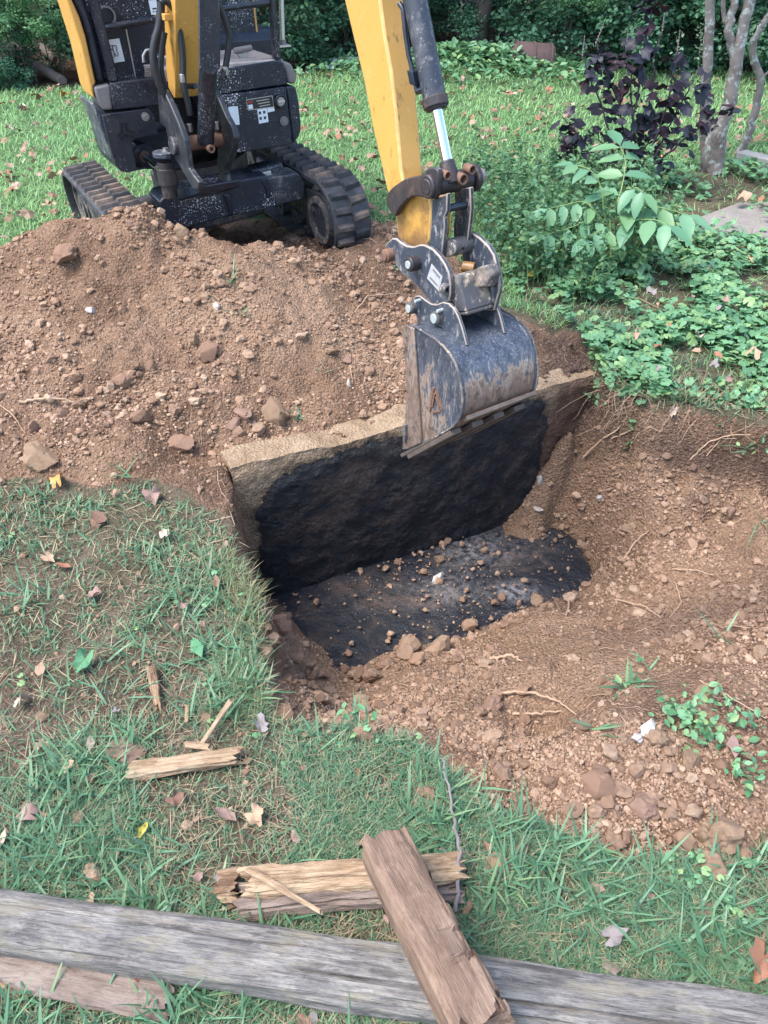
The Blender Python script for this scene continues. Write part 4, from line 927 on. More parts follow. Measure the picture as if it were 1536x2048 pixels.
mb = MB(); mb.ring(BP(*z3(1212, 440)) + Vector(BH * .025), BH, .016, .009, .03, 18, .02); mb.build("grease_port", RUST, pin)
for l in (-.13, .118):
    mb = MB(); mb.tube([foot + Vector(BW * (l - .012)), foot + Vector(BW * (l + .012))], .036, 20); mb.build("pin_boss", DUSTY, pin, bevel=.003)
bplate("bracket_base", mp(z3, [(868, 772), (1150, 742), (1150, 800), (1000, 850), (872, 835)]), -.100, .090, BLACK, bevel=.006)
sc = BP(*z3(905, 690), -.155)
mb = MB(); mb.tube([sc + Vector((0, 0, -.075)), sc + Vector((0, 0, .075))], .034, 20); mb.tube([sc + Vector((0, 0, -.02)), sc + Vector((0, 0, .05))], .042, 20); mb.build("swing_boss", GREASY, exc, bevel=.003)
lug = sc + Vector((0, 0, .095)); mb = MB(); mb.tube([lug, lug + Vector((0, 0, .022))], .047, 24); mb.box(lug + Vector(BW * .05) + Vector((0, 0, .008)), (BW, BH, ZV), (.05, .035, .010)); lg = mb.build("swing_lug", WORN, exc, bevel=.004)
mb = MB(); mb.tube([lug + Vector((0.012, 0, .02)), lug + Vector((0.012, 0, .036))], .014, 6); mb.tube([lug + Vector((0.012, 0, .02)), lug + Vector((0.012, 0, .026))], .019, 18); mb.build("lug_bolt", STEEL, lg)
s0 = HP(*z3(712, 500), -.14); s1 = HP(*z3(835, 592), .10)
mb = MB(); mb.tube([s0, s0.lerp(s1, .25), s1], .016, 18); mb.build("swing_rod", CHROME, exc)
dq = (s1 - s0).normalized(); mb = MB(); mb.tube([s0 - dq * .16, s0 + dq * .015], .052, 24); mb.build("swing_cylinder", BLACK, exc, bevel=.004)
mb = MB(); mb.ring(s0 + dq * .022, dq, .024, .016, .012, 24); mb.build("rod_wiper", RUST, exc)
# boom: a fabricated box bent forward above the frame
bo = [BP(*p, -.055) for p in mp(z1, [(1065, 100), (1075, 420), (1085, 720), (1110, 900), (1168, 1010)])]
b_front = [BP(*p, -.055) for p in mp(z1, [(1182, 1005), (1180, 500), (1178, 0)])]
def sz(p): q = np.array(p) - P0; return float(q @ BH), p[2]
s_r, z_r = sz(bo[0]); s_f, z_f = sz(b_front[-1])
tip_s, tip_z = sz(BP(700, -60, -.055))
outl = bo + b_front + [SZ(s_f + .06, z_f + .32, -.055), SZ(s_f + .28, z_f + .62, -.055), SZ(tip_s - .02, z_f + .72, -.055), SZ(tip_s + .02, z_f + .80, -.055), SZ(tip_s - .05, z_f + .88, -.055), SZ(s_f + .12, z_f + .84, -.055), SZ(s_r - .06, z_r + .42, -.055)]
mb = MB(); mb.prism(outl, Vector(BW * .105)); mb.build("boom", YELLOW, exc, bevel=.004)
# boom cylinder
ctop = BP(407, -10) + Vector(BH * .02); cb0 = foot + Vector(BH * .035) + Vector((0, 0, .005)); cb1 = BP(*z2(175, 0)) + Vector(BH * .06)
axc = (cb1 - cb0).normalized(); mb = MB(); mb.tube([cb0, cb0 + axc * 1.0], .036, 24); cyl = mb.build("boom_cylinder", SPECK_LITE, exc, bevel=.003)
mb = MB(); mb.tube([cb0 + axc * 1.0, cb0 + axc * 1.35], .02, 18); mb.build("cylinder_rod", CHROME, cyl)
mb = MB(); gp = mp(z2, [(98, -60), (372, -60), (378, 860), (300, 968), (150, 935), (112, 890)]); mb.prism([Vector(on_plane(u, v, np.array(cb1) + NH * .055, NH)) for u, v in gp], Vector(NH * .012)); mb.build("cylinder_guard", SPECK_LITE, cyl, bevel=.004)
mb = MB(); q = BP(*z2(20, 1085)) + Vector(BH * .02); mb.tube([BP(*z1(1240, 885)), BP(*z1(1390, 880))], .011, 10); mb.build("hose_fitting", BLACK, exc)
def hose(px, r, off, name="hydraulic_hose", mat=RUBBERH):
    P = [HP(u, v, off) for u, v in px]; Q = []
    for i in range(len(P) - 1):
        p_, a, b, n_ = P[max(i - 1, 0)], P[i], P[i + 1], P[min(i + 2, len(P) - 1)]
        for k in range(6):
            tt = k / 6; Q.append(0.5 * ((2 * a) + (-p_ + b) * tt + (2 * p_ - 5 * a + 4 * b - n_) * tt * tt + (-p_ + 3 * a - 3 * b + n_) * tt ** 3))
    Q.append(P[-1]); mb = MB(); mb.tube(Q, r, 10); return mb.build(name, mat, exc)
hose(mp(z1, [(1035, 30), (1060, 10), (1110, 30), (1170, 110), (1215, 260), (1245, 450), (1260, 640), (1260, 790), (1275, 920), (1310, 1060), (1330, 1180)]), 0.0131, .20)
hose(mp(z1, [(1035, 20), (1030, 140), (1010, 280), (975, 400), (955, 520), (960, 650), (985, 760), (1020, 870), (1060, 960)]), 0.0156, .17)
hose(mp(z1, [(1075, 330), (1050, 480), (1035, 640), (1045, 760), (1080, 900)]), 0.0112, .15)
hose(mp(z2, [(372, 60), (420, 180), (470, 330), (505, 480), (490, 640), (465, 800), (450, 900), (420, 1000)]), 0.0131, .16)
hose(mp(z2, [(330, 1130), (360, 1140), (395, 1080), (400, 1000)]), 0.0100, .15)
hose(mp(z3, [(1000, 240), (1010, 300), (1040, 350)]), 0.0125, .12); hose(mp(z3, [(960, 120), (990, 240), (1000, 330)]), 0.0125, .10)
for (q, o_) in [(z1(1255, 800), .20), (z2(455, 905), .16), (z3(1070, 290), .18), (z3(1280, 272), .2)]:
    kc = HP(*q, o_); mb = MB(); mb.tube([kc + Vector((0, 0, -.016)), kc + Vector((0, 0, .016))], .014, 8); mb.build("hose_nut", STEEL, exc, bevel=.002)
mb = MB(); kc = BP(*z1(1090, 170), -.07); mb.box(kc, (BW, BH, ZV), (.02, .03, .012)); mb.build("hose_clamp", YELLOW, exc, bevel=.003)

# ------------------------------------------------------------------ dipper arm, cylinder, linkage
A0, A1 = -.038, .038
arm_pts = mp(za, [(70, 0), (130, 250), (210, 580), (270, 900), (330, 1150), (368, 1330), (430, 1500), (440, 1600)]) + mp(z5, [(270, 1040), (330, 1110), (450, 1150), (600, 1150), (645, 1050), (665, 700), (640, 560)]) + mp(za, [(500, 1350), (470, 1200), (440, 850), (400, 500), (355, 250), (322, 0)])
pl = [BP(u, v, A0) for u, v in arm_pts]
e0, e1 = pl[0], pl[-1]; dirv = (pl[0] - pl[1]).normalized(); dirf = (pl[-1] - pl[-2]).normalized()
arm_poly = [e0 + dirv * .55 + Vector(BH * .03), e0 + dirv * .30] + pl + [e1 + dirf * .25, e1 + dirf * .55 - Vector(BH * .05)]
mb = MB(); mb.prism(arm_poly, Vector(BW * (A1 - A0))); arm = mb.build("dipper_arm", YELLOW, exc, bevel=.007, edge=m_simple("chipped_highlit_yellow_edge", (0.60, 0.37, 0.13), .55, var=.35, scale=40))  # lighter edge colour: chipped paint plus a painted highlight line
# bucket cylinder runs down the outer face of the arm
c0 = BP(*za(572, 0), 0.0); c1 = BP(*za(719, 745), 0.0); ax = (c0 - c1).normalized()
mb = MB(); mb.tube([c1 + ax * .62, c1], .0308, 32); bc = mb.build("bucket_cylinder", m_black("dusty_cylinder", .15, base=(.016, .020, .028), rough=.42, dirt=.6, dcol=(.15, .14, .135)), exc, bevel=.004)
mb = MB(); mb.tube([c1 + ax * .022, c1 - ax * .004], .0345, 32); mb.tube([c1 + ax * .008, c1 - ax * .010], .029, 32); mb.build("cylinder_cap", GREASY, bc, bevel=.003)
r1 = BP(*z5(855, 150), 0.0); mb = MB(); mb.tube([c1, r1], .0150, 28); mb.build("chrome_rod", CHROME, bc)
pipe = [BP(*p, -.02) + Vector(BH * .02) for p in mp(za, [(430, 20), (455, 60), (475, 250), (495, 380), (525, 500)])]
mb = MB(); mb.tube(pipe, .0066, 12); mb.build("oil_pipe", BLACK, bc)
q = [BP(*p, -.02) + Vector(BH * .02) for p in mp(za, [(545, 560), (560, 635), (640, 610)])]
mb = MB(); mb.tube(q, .0095, 12); mb.box(BP(*za(538, 540), -.02) + Vector(BH * .02), (ax, BW, BH), (.017, .013, .012)); mb.build("pipe_elbow", BLACK, bc, bevel=.002)
# hook shaped rocker links either side of the arm, with their cross pin and grease ports
rocker = mp(z5, [(140, 520), (185, 460), (230, 420), (340, 345), (450, 315), (560, 290), (600, 235), (640, 212), (700, 205), (742, 240), (752, 330), (735, 450), (720, 540), (690, 590), (640, 580), (600, 565), (480, 548), (420, 560), (370, 595), (310, 660), (265, 730), (235, 790), (170, 720), (130, 640)])
rk = bplate("rocker_link", rocker, -.064, -.046, GREASY, bevel=.004)
bplate("rocker_link", rocker, .046, .064, GREASY, bevel=.004)
pc = BP(*z5(640, 430), -.064)
pinL = .170
mb = MB(); mb.tube([pc - Vector(BW * .012), pc + Vector(BW * pinL)], .0205, 24); lp = mb.build("link_pin", GREASY, exc, bevel=.003)
mb = MB(); mb.tube([pc - Vector(BW * .010), pc + Vector(BW * .014)], .031, 28); mb.tube([pc + Vector(BW * .022), pc + Vector(BW * .138)], .0275, 24); mb.build("pin_hub", GREASY, lp, bevel=.004)
mb = MB(); mb.tube([pc + Vector(BW * .142), pc + Vector(BW * .160)], .037, 28); mb.build("pin_flange", GREASY, lp, bevel=.004)
mb = MB(); mb.tube([pc + Vector(BW * .160), pc + Vector(BW * .186)], .023, 24); mb.build("pin_cap", GREYPL, lp, bevel=.008)
mb = MB(); kk = BP(*z5(860, 195), 0.0); mb.tube([kk + ax * .016, kk - ax * .045], [.020, .027], 20); mb.build("rod_eye", GREASY, bc, bevel=.004)
for (x, y, r) in [(825, 292, .0118), (1010, 335, .0150), (1115, 222, .0126)]:
    kc = Vector(on_plane(*z5(x, y), np.array(pc + Vector(BH * .030)), BH)); mb = MB(); mb.ring(kc, BH, r, r * .66, .03, 22, .022); mb.build("grease_port", RUST, lp, bevel=.0015)
# pair of bucket links
bplate("bucket_link", mp(z5, [(672, 580), (760, 560), (850, 510), (845, 720), (812, 800), (820, 900), (800, 1100), (785, 1240), (700, 1170), (640, 1110), (660, 900)]), -.046, -.032, WORN, bevel=.003)
fl_ = mp(z5, [(930, 470), (1120, 440), (1130, 700), (1110, 900), (1085, 1120), (1020, 1160), (930, 1050), (925, 900), (945, 700)])
bplate("bucket_link", fl_, .030, .044, DUSTY, bevel=.003)
m0 = BP(*z5(860, 690), -.032); mb = MB(); mb.tube([m0, m0 + Vector(BW * .065)], .0105, 16); mb.build("link_spacer", BLACK, exc)
g0 = BP(*z5(840, 1165), -.030); mb = MB(); mb.tube([g0, g0 + Vector(BW * .088)], .0245, 26); gb = mb.build("link_boss", MUDDY, exc, bevel=.003)
mb = MB(); mb.tube([g0 + Vector(BW * .04) + Vector(BH * .022), g0 + Vector(BW * .04) + Vector(BH * .027)], .004, 10); mb.build("grease_nipple", HOLE, gb)

# ------------------------------------------------------------------ quick coupler
cp = bplate("coupler_plate", mp(z5, [(150, 1085), (200, 1040), (250, 1045), (300, 1090), (370, 1130), (450, 1142), (520, 1118), (580, 1118), (680, 1170), (760, 1255), (820, 1345), (865, 1440), (885, 1560), (888, 1700), (870, 1790), (800, 1830), (690, 1815), (600, 1740), (520, 1640), (430, 1545), (330, 1480), (240, 1360), (205, 1265), (140, 1200), (118, 1130)]), -.066, -.050, WORN, bevel=.004)
bplate("coupler_plate", mp(z5, [(1090, 975), (1130, 968), (1225, 1030), (1330, 1130), (1400, 1240), (1440, 1400), (1468, 1560), (1460, 1680), (1400, 1900), (1300, 1900), (1150, 1600), (1040, 1350), (1020, 1200)]), .050, .066, WORN, bevel=.004)
def boss(q, lat, r, L, mat, tip=None, rt=None, parent=cp, f=z5):
    c = BP(*f(*q), lat); mb = MB(); mb.tube([c + Vector(BW * .01), c - Vector(BW * L)], r, 28); o = mb.build("pin_boss", mat, parent, bevel=.004)
    c2 = c - Vector(BW * L); mb = MB(); mb.tube([c2 + Vector(BW * .004), c2 - Vector(BW * .004)], rt or r * .72, 24); mb.build("pin_end", tip or ZINC, parent, bevel=.001); return o
boss((190, 1235), -.066, .020, .024, RUST, RUST, .014); boss((500, 1330), -.066, .021, .032, GREASY, ZINC, .0115)
mb = MB(); mb.prism([BP(u, v, -.0663) for u, v in mp(z5, [(672, 1345), (800, 1500), (765, 1675), (618, 1515)])], Vector(BW * -.0015)); tg = mb.build("maker_tag", m_simple("dirty_tag", (0.36, 0.37, 0.375), .55, var=.35, scale=60), cp)
mb = MB(); mb.prism([BP(u, v, -.0679) for u, v in mp(z5, [(690, 1400), (770, 1498), (762, 1520), (684, 1424)])], Vector(BW * -.0008)); mb.build("printed_line", GREYPL, tg)
mb = MB(); mb.prism([BP(u, v, -.0679) for u, v in mp(z5, [(650, 1490), (740, 1590), (735, 1610), (645, 1512)])], Vector(BW * -.0008)); mb.build("printed_line", GREYPL, tg)
# cast body between the plates
bplate("coupler_body", mp(z5, [(880, 1700), (885, 1500), (930, 1470), (985, 1500), (1010, 1640), (1050, 1780), (1085, 1915), (960, 1930), (700, 1850), (700, 1700)]), -.049, .049, m_black("clay_caked_casting", 0.0, base=(0.045, 0.045, 0.05), rough=.8, dirt=1.0, dcol=(.40, .32, .22)), bevel=.006)
mb = MB(); mb.prism([BP(u, v, .012) for u, v in mp(z5, [(1190, 1390), (1330, 1360), (1380, 1480), (1330, 1620), (1220, 1640), (1180, 1520)])], Vector(BW * .036)); mb.build("casting_horn", MUDDY, exc, bevel=.006)
kc = Vector(on_plane(*z5(1105, 1385), np.array(BP(*z5(1040, 1400), 0.0)), BH)); 
mb = MB(); mb.ring(kc, (BH * .8 + BW * .6), .0155, .0088, .036, 24); ye = mb.build("latch_eye", YELLOW, exc, bevel=.002)
mb = MB(); mb.box(kc + Vector((0, 0, -.024)), (BW, BH, ZV), (.018, .017, .014)); mb.build("latch_block", YELLOW, exc, bevel=.004)
for (x, y, r, L) in [(835, 1640, .0155, .025), (1275, 1850, .0135, .03)]:
    kc = Vector(on_plane(*z5(x, y), np.array(BP(*z5(940, 1650), -.02)) + BH * .02, BH)); mb = MB(); mb.ring(kc, BH, r, r * .5, L, 22, .02); mb.build("casting_boss", MUDDY, exc, bevel=.003)
mb = MB(); mb.prism([BP(u, v, -.0485) for u, v in mp(z5, [(1085, 1912), (1000, 1925), (960, 1900), (1000, 1960), (1090, 1955)])], Vector(BW * .097)); mb.build("casting_toe", MUDDY, exc, bevel=.003)

# ------------------------------------------------------------------ bucket
BW0, BW1 = -.140, .140
outer = mp(z6, [(205, 330), (250, 350), (340, 408), (420, 458), (500, 525), (565, 605), (615, 700), (645, 800), (665, 910), (676, 1030), (668, 1140), (640, 1215), (585, 1275), (510, 1322), (400, 1375), (290, 1425), (180, 1475)])
mouth = mp(z6, [(125, 1490), (135, 1300), (160, 1180), (168, 900), (160, 700), (140, 500), (125, 345), (165, 322)])
def scour_attr(o, f):
    me = o.data; co = np.empty(len(me.vertices) * 3, np.float32); me.vertices.foreach_get("co", co); co = co.reshape(-1, 3); fattr(me, 'scour', f(co))
po = [BP(u, v, BW0) for u, v in outer]; zt_, zb_ = max(p[2] for p in po) - org(exc)[2], min(p[2] for p in po) - org(exc)[2]
bk_root = None
# shell: a curved sheet with thickness, subdivided so that the scour varies across it
P2 = []
for i in range(len(po) - 1):
    for k in range(5): P2.append(po[i].lerp(po[i + 1], k / 5))
P2.append(po[-1]); 
for _ in range(3): P2 = [P2[0]] + [(P2[i - 1] + P2[i] * 2 + P2[i + 1]) / 4 for i in range(1, len(P2) - 1)] + [P2[-1]]
cen = sum(P2, Vector()) / len(P2); nW = 24; vs = []; fs = []; m = len(P2)
for side in (0, 1):
    for i, p_ in enumerate(P2):
        tdir = (P2[min(i + 1, m - 1)] - P2[max(i - 1, 0)]).normalized(); nn = tdir.cross(Vector(BW)); 
        if nn.dot(cen - p_) < 0: nn = -nn
        for j in range(nW + 1): vs.append(p_ + Vector(BW * ((BW1 - BW0) * j / nW)) + nn * (.008 * side))
st = nW + 1
for side in (0, 1):
    for i in range(m - 1):
        for j in range(nW): fs.append((side * m * st + i * st + j, side * m * st + i * st + j + 1, side * m * st + (i + 1) * st + j + 1, side * m * st + (i + 1) * st + j))
for i in (0, m - 1):
    for j in range(nW): fs.append((i * st + j, i * st + j + 1, m * st + i * st + j + 1, m * st + i * st + j))
mb = MB(); mb.add(vs, fs); bucket = mb.build("bucket", BUCKETM, exc, angle=50)
scour_attr(bucket, lambda co: np.interp(co[:, 2], [zb_, zb_ + .10, zb_ + .25, zb_ + .33, zt_ - .03], [1.05, .74, .64, .44, .12]))
def side_plate(lat0, lat1):
    inset = [cen_p for cen_p in outer]
    mb = MB(); mb.prism([BP(u, v, lat0) for u, v in outer + mouth], Vector(BW * (lat1 - lat0))); o = mb.build("bucket_side", BUCKETM, bucket, bevel=.002)
    scour_attr(o, lambda co: np.interp(co[:, 2], [zb_, zb_ + .08, zb_ + .2, zt_], [.78, .46, .24, .20])); return o
side_plate(BW0 - .002, BW0 + .010); side_plate(BW1 - .010, BW1 + .002)
# far plate and near plate must share their shape in the plane of the machine, not in the photograph
o = bpy.data.objects.get("bucket_side.001")
if o is not None:
    o.data = bpy.data.objects["bucket_side"].data; o.location = Vector(BW * (BW1 - BW0 - .008))
mb = MB(); mb.prism([BP(u, v, BW0 - .002) for u, v in mp(z6, [(125, 345), (165, 322), (240, 352), (262, 700), (285, 1000), (300, 1250), (310, 1415), (180, 1475), (130, 1480), (160, 1180), (168, 900), (160, 700), (140, 500)])], Vector(BW * -.008)); o = mb.build("side_cutter", BUCKETM, bucket, bevel=.002)
scour_attr(o, lambda co: np.interp(co[:, 2], [zb_, zt_], [.85, .45]))
mb = MB(); mb.box(BP(*z6(140, 1330), BW0 - .014), (Vector((0, 0, 1)), BH, BW), (.033, .007, .005)); mb.build("cutter_bar", MUDDY, bucket, bevel=.002)
rim = [BP(u, v, BW0 - .003) for u, v in outer]; mb = MB(); mb.tube(rim, .0036, 8); mb.build("edge_weld", MUDDY, bucket)
rim = [p_ + Vector(BW * (BW1 - BW0 + .006)) for p_ in rim]; mb = MB(); mb.tube(rim, .0036, 8); mb.build("edge_weld", MUDDY, bucket)
# cutting edge with its pockets and the wear strip under the heel
e_a = BP(*z6(95, 1535), BW0 - .006); e_b = BP(*z6(660, 1215), BW0 - .006); ed = (e_b - e_a); L_ = ed.length; edn = ed.normalized(); enn = edn.cross(Vector(BW)).normalized()
if enn[2] > 0: enn = -enn
nc = 7; wseg = (BW1 - BW0 + .012) / nc
mb = MB(); mb.box(e_a + edn * L_ * .32 + Vector(BW * (BW1 - BW0 + .012) / 2) + enn * .004, (edn, BW, enn), (L_ * .32, (BW1 - BW0 + .012) / 2, .006)); mb.build("cutting_edge", LIPM, bucket, bevel=.002)
for i in range(nc):
    if i % 2 == 0:
        mb = MB(); mb.box(e_a + edn * (L_ * .45) + Vector(BW * wseg * (i + .5)) + enn * .018, (edn, BW, enn), (L_ * .36, wseg * .48, .008)); mb.build("edge_pad", LIPM, bucket, bevel=.002)
mb = MB(); hb = BP(*z6(668, 1175), BW0 + .0) + enn * .012; mb.box(hb + Vector(BW * (BW1 - BW0) * .5), (edn, BW, enn), (.012, (BW1 - BW0) * .47, .007)); mb.build("heel_strip", LIPM, bucket, bevel=.003)
# triangular cast mark on the side plate
def bar(a, b, w_, name="cast_mark", lat=BW0 - .004, mat=RUST):
    pa, pb_ = BP(*z6(*a), lat), BP(*z6(*b), lat); dd = pb_ - pa; mb = MB(); mb.box((pa + pb_) / 2, (dd, BW, dd.cross(Vector(BW))), (dd.length / 2, .003, w_)); mb.build(name, mat, bucket)
for a, b in [((408, 910), (370, 1130)), ((425, 930), (488, 1110)), ((392, 1140), (470, 1120)), ((418, 960), (395, 1090)), ((430, 990), (462, 1090))]: bar(a, b, .0032)
# bucket ears
ear = mp(z6, [(205, 100), (235, 55), (275, 52), (330, 95), (380, 128), (430, 135), (490, 112), (545, 125), (590, 170), (630, 240), (665, 340), (690, 430), (712, 520), (600, 475), (500, 505), (380, 440), (262, 355), (245, 250), (215, 190)])
er = bplate("bucket_ear", ear, -.078, -.067, WORN, bucket, bevel=.003)
e2 = er.copy(); COL.objects.link(e2); e2.parent = bucket; e2.location = Vector(BW * .139)
boss((222, 160), -.078, .0175, .019, MUDDY, ZINC, .012, bucket, z6); boss((462, 250), -.078, .0195, .020, MUDDY, ZINC, .0138, bucket, z6)
for q in [(462, 190), (255, 100)]:
    kc = BP(*z6(*q), -.088); mb = MB(); mb.tube([kc - Vector(BW * .009), kc + Vector(BW * .010)], .005, 8); mb.build("lock_bolt", ZINC, bucket)
hb0 = [BP(*p, -.067) for p in mp(z6, [(222, 160), (462, 250)])]
for c_ in hb0:
    mb = MB(); mb.tube([c_, c_ + Vector(BW * .139)], .0105, 16); mb.build("ear_pin", STEEL, bucket)
# ================================================================== GRASS
cover_poly = [on_ground(u, v)[:2] for u, v in [(1190, 770), (1110, 640), (1040, 600), (985, 520), (1010, 420), (1100, 330), (1300, 330), (1480, 330), (1700, 320), (2000, 600), (1900, 850), (1640, 830), (1536, 800), (1400, 800), (1290, 785)]]
TLX, TLY = [-12, -3.6, -1.0, 1.9, 4.2, 12], [8.0, 8.5, 9.4, 10.3, 9.4, 9.0]
def treeline(x): return np.interp(x, TLX, TLY)
lawn_o = bpy.data.objects["lawn"]; nv = len(lawn_o.data.vertices); co = np.empty(nv * 3, np.float32); lawn_o.data.vertices.foreach_get("co", co); co = co.reshape(-1, 3)
lit = sstep(-.25, .35, co[:, 1] - treeline(co[:, 0]) + .35 * fbm(co[:, 0], co[:, 1], 1.5, 3, 140)); fattr(lawn_o.data, 'litter', lit); fattr(lawn_o.data, 'sward', sstep(2.9, 4.2, co[:, 1]) * sstep(.25, -.05, poly_sd(co[:, 0], co[:, 1], cover_poly)))
t = LAWN_SOIL.node_tree
def wrap_litter():
    T = NT.__new__(NT); T.m = LAWN_SOIL; T.t = LAWN_SOIL.node_tree; T.b = T.t.nodes["Principled BSDF"]; T.out = T.t.nodes["Material Output"]
    old = T.b.inputs['Base Color'].links[0].from_socket; v = T.coord()
    c = T.ramp(T.noise(14, 5, .7, v), [(.35, (0.035, 0.022, 0.016)), (.55, (0.085, 0.052, 0.036)), (.72, (0.16, 0.105, 0.075))])
    old = T.mix(T.math('MULTIPLY', T.attr('sward'), .75), old, (0.10, 0.19, 0.085)); T.set(T.b.inputs['Base Color'], T.mix(T.attr('litter'), old, c))
wrap_litter()

BARE = [(385, 1545, .10), (430, 1660, .11), (330, 1580, .07), (210, 1195, .09), (150, 1230, .07), (250, 1060, .10), (470, 1700, .07), (540, 1620, .06), (600, 1440, .05), (780, 1560, .05), (1110, 1760, .05), (70, 1420, .06), (690, 1240, .05), (210, 1960, .04)]
BAREP = [(on_ground(u, v), r) for u, v, r in BARE]
def turf_density(x, y):
    d = 0.36 + 1.0 * fbm(x, y, 3.2, 3, 101) + .25 * fbm(x, y, 11, 2, 103)
    for p, r in BAREP: d = d - 1.0 * np.exp(-(((x - p[0]) ** 2 + (y - p[1]) ** 2) / (r * r)))
    D = gq(DIRT, x, y)
    return np.clip(d, .10, 1) * (1 - sstep(.06, .30, D + .22 * fbm(x, y, 16, 2, 105)))
def blades(P, az, L, W, lean, curl, nseg):
    n = len(P); th = lean; pos = P.copy(); d = np.stack([np.cos(az), np.sin(az), np.zeros(n)], -1); s = np.stack([-np.sin(az), np.cos(az), np.zeros(n)], -1)
    tw = (rng.random(n) - .5) * .9; s = s * np.cos(tw)[:, None] + np.array([0, 0, 1.0]) * np.sin(tw)[:, None] * .6
    V = []
    for k in range(nseg + 1):
        f = k / nseg; w = W * (1 - f ** 2.2) * (0.75 + .25 * min(1, f * 4))
        if k == nseg: V.append(pos)
        else: V += [pos - s * (w / 2)[:, None], pos + s * (w / 2)[:, None]]
        a = th + curl * (k + .5) / nseg; pos = pos + (d * np.sin(a)[:, None] + np.array([0, 0, 1.0]) * np.cos(a)[:, None]) * (L / nseg)[:, None]
    V = np.stack(V, 1); m = V.shape[1]; F = []
    for k in range(nseg - 1): F += [(2 * k, 2 * k + 1, 2 * k + 3), (2 * k, 2 * k + 3, 2 * k + 2)]
    F.append((2 * nseg - 2, 2 * nseg - 1, 2 * nseg)); F = np.array(F)
    return V.reshape(-1, 3), (F[None] + (np.arange(n) * m)[:, None, None]).reshape(-1, 3)
def gp(x, y, dz=0.0): return np.stack([x, y, gz(x, y) + dz], -1)
U = lambda n, a, b: a + (b - a) * rng.random(n)
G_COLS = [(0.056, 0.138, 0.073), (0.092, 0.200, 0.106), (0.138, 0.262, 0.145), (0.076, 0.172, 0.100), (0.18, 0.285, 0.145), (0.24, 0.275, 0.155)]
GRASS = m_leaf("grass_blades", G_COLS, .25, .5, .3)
FARGRASS = m_leaf("far_grass_blades_skylit", [(0.16, 0.335, 0.12), (0.23, 0.44, 0.17), (0.32, 0.53, 0.24), (0.185, 0.38, 0.155)], .4, .5, .3, .7, (0.31, 0.49, 0.20))  # greens raised: stronger open-sky light on the far lawn put into the colour
STRAW = m_leaf("dead_straw", [(0.30, 0.23, 0.135), (0.42, 0.34, 0.22), (0.22, 0.16, 0.10), (0.36, 0.31, 0.20)], .15, .7, .2)
WIDE = m_leaf("crabgrass_blades", [(0.068, 0.165, 0.083), (0.10, 0.22, 0.112), (0.145, 0.28, 0.15), (0.088, 0.19, 0.112), (0.19, 0.30, 0.14)], .3, .42, .4)

def not_wood(x, y):
    return np.ones(x.shape, bool)
x, y = polar(390000, .42, 3.4, -57, 59); k = rng.random(len(x)) < turf_density(x, y); x, y = x[k], y[k]; n = len(x); dd = np.hypot(x, y)
V, F = blades(gp(x, y, -.002), U(n, 0, 6.283), U(n, .015, .040) * (1 + .15 * dd), U(n, .0016, .0040) * np.clip(dd / 1.2, .9, 2.2), U(n, .25, 1.05), U(n, .1, 1.0), 2)
tag(link("grass", np_mesh("grass", V, F), GRASS), "short green grass of the near lawn", kind='stuff')
x, y = polar(66000, .42, 3.6, -57, 59); k = rng.random(len(x)) < np.clip(turf_density(x, y) * .8 + .20, 0, 1) * (gq(DIRT, x, y) < .25); x, y = x[k], y[k]; n = len(x)
V, F = blades(gp(x, y, .002), U(n, 0, 6.283), U(n, .025, .07), U(n, .0010, .0022) * np.clip(np.hypot(x, y) / 1.2, .9, 2), U(n, 1.0, 1.5), U(n, -.2, .4), 2)
tag(link("dead_grass", np_mesh("dead_grass", V, F), STRAW), "dry straw lying between the green blades", kind='stuff')
# tufts of wide bladed crabgrass
def tufts(cx, cy, per, L, W, name, label, mat=WIDE, lean=(.5, 1.25), spread=.02):
    n = len(cx); X = np.repeat(cx, per) + rng.normal(size=n * per) * spread; Y = np.repeat(cy, per) + rng.normal(size=n * per) * spread; m = n * per
    V, F = blades(gp(X, Y, .001), U(m, 0, 6.283), U(m, *L), U(m, *W), U(m, *lean), U(m, -.1, .7), 4)
    o = link(name, np_mesh(name, V, F, True), mat); return tag(o, label, kind='stuff')
x, y = polar(2800, .45, 2.1, -57, 59); k = (rng.random(len(x)) < turf_density(x, y) * np.clip(.45 + 1.3 * fbm(x, y, 2.2, 2, 111) + .5 * (y < 1.25), 0, 1)); x, y = x[k], y[k]
tufts(x, y, 6, (.05, .115), (.0035, .0075), "crabgrass", "broad bladed crabgrass growing through the near lawn")
# long pale grass hanging over the edge of the hole
lip = [on_ground(u, v) for u, v in [(470, 1120), (500, 1160), (520, 1190), (530, 1230), (528, 1290), (520, 1340), (528, 1400), (545, 1445)]]
X, Y = [], []
for a, b in zip(lip[:-1], lip[1:]):
    for _ in range(150): q = a.lerp(b, random.random()); X.append(q[0] - abs(random.gauss(0, .05)) - .005); Y.append(q[1] + random.gauss(0, .02))
X, Y = np.array(X), np.array(Y); n = len(X)
V, F = blades(gp(X, Y), U(n, -3.1, 3.1), U(n, .025, .075), U(n, .0014, .0028), U(n, .2, 1.3), U(n, .1, 1.1), 3)
tag(link("fringe_grass", np_mesh("fringe_grass", V, F), m_leaf("fringe_grass_blades", [(0.11, 0.17, 0.07), (0.19, 0.22, 0.10), (0.30, 0.26, 0.15), (0.08, 0.15, 0.07)], .25)), "pale grass fringe along the left lip of the hole", kind='stuff')
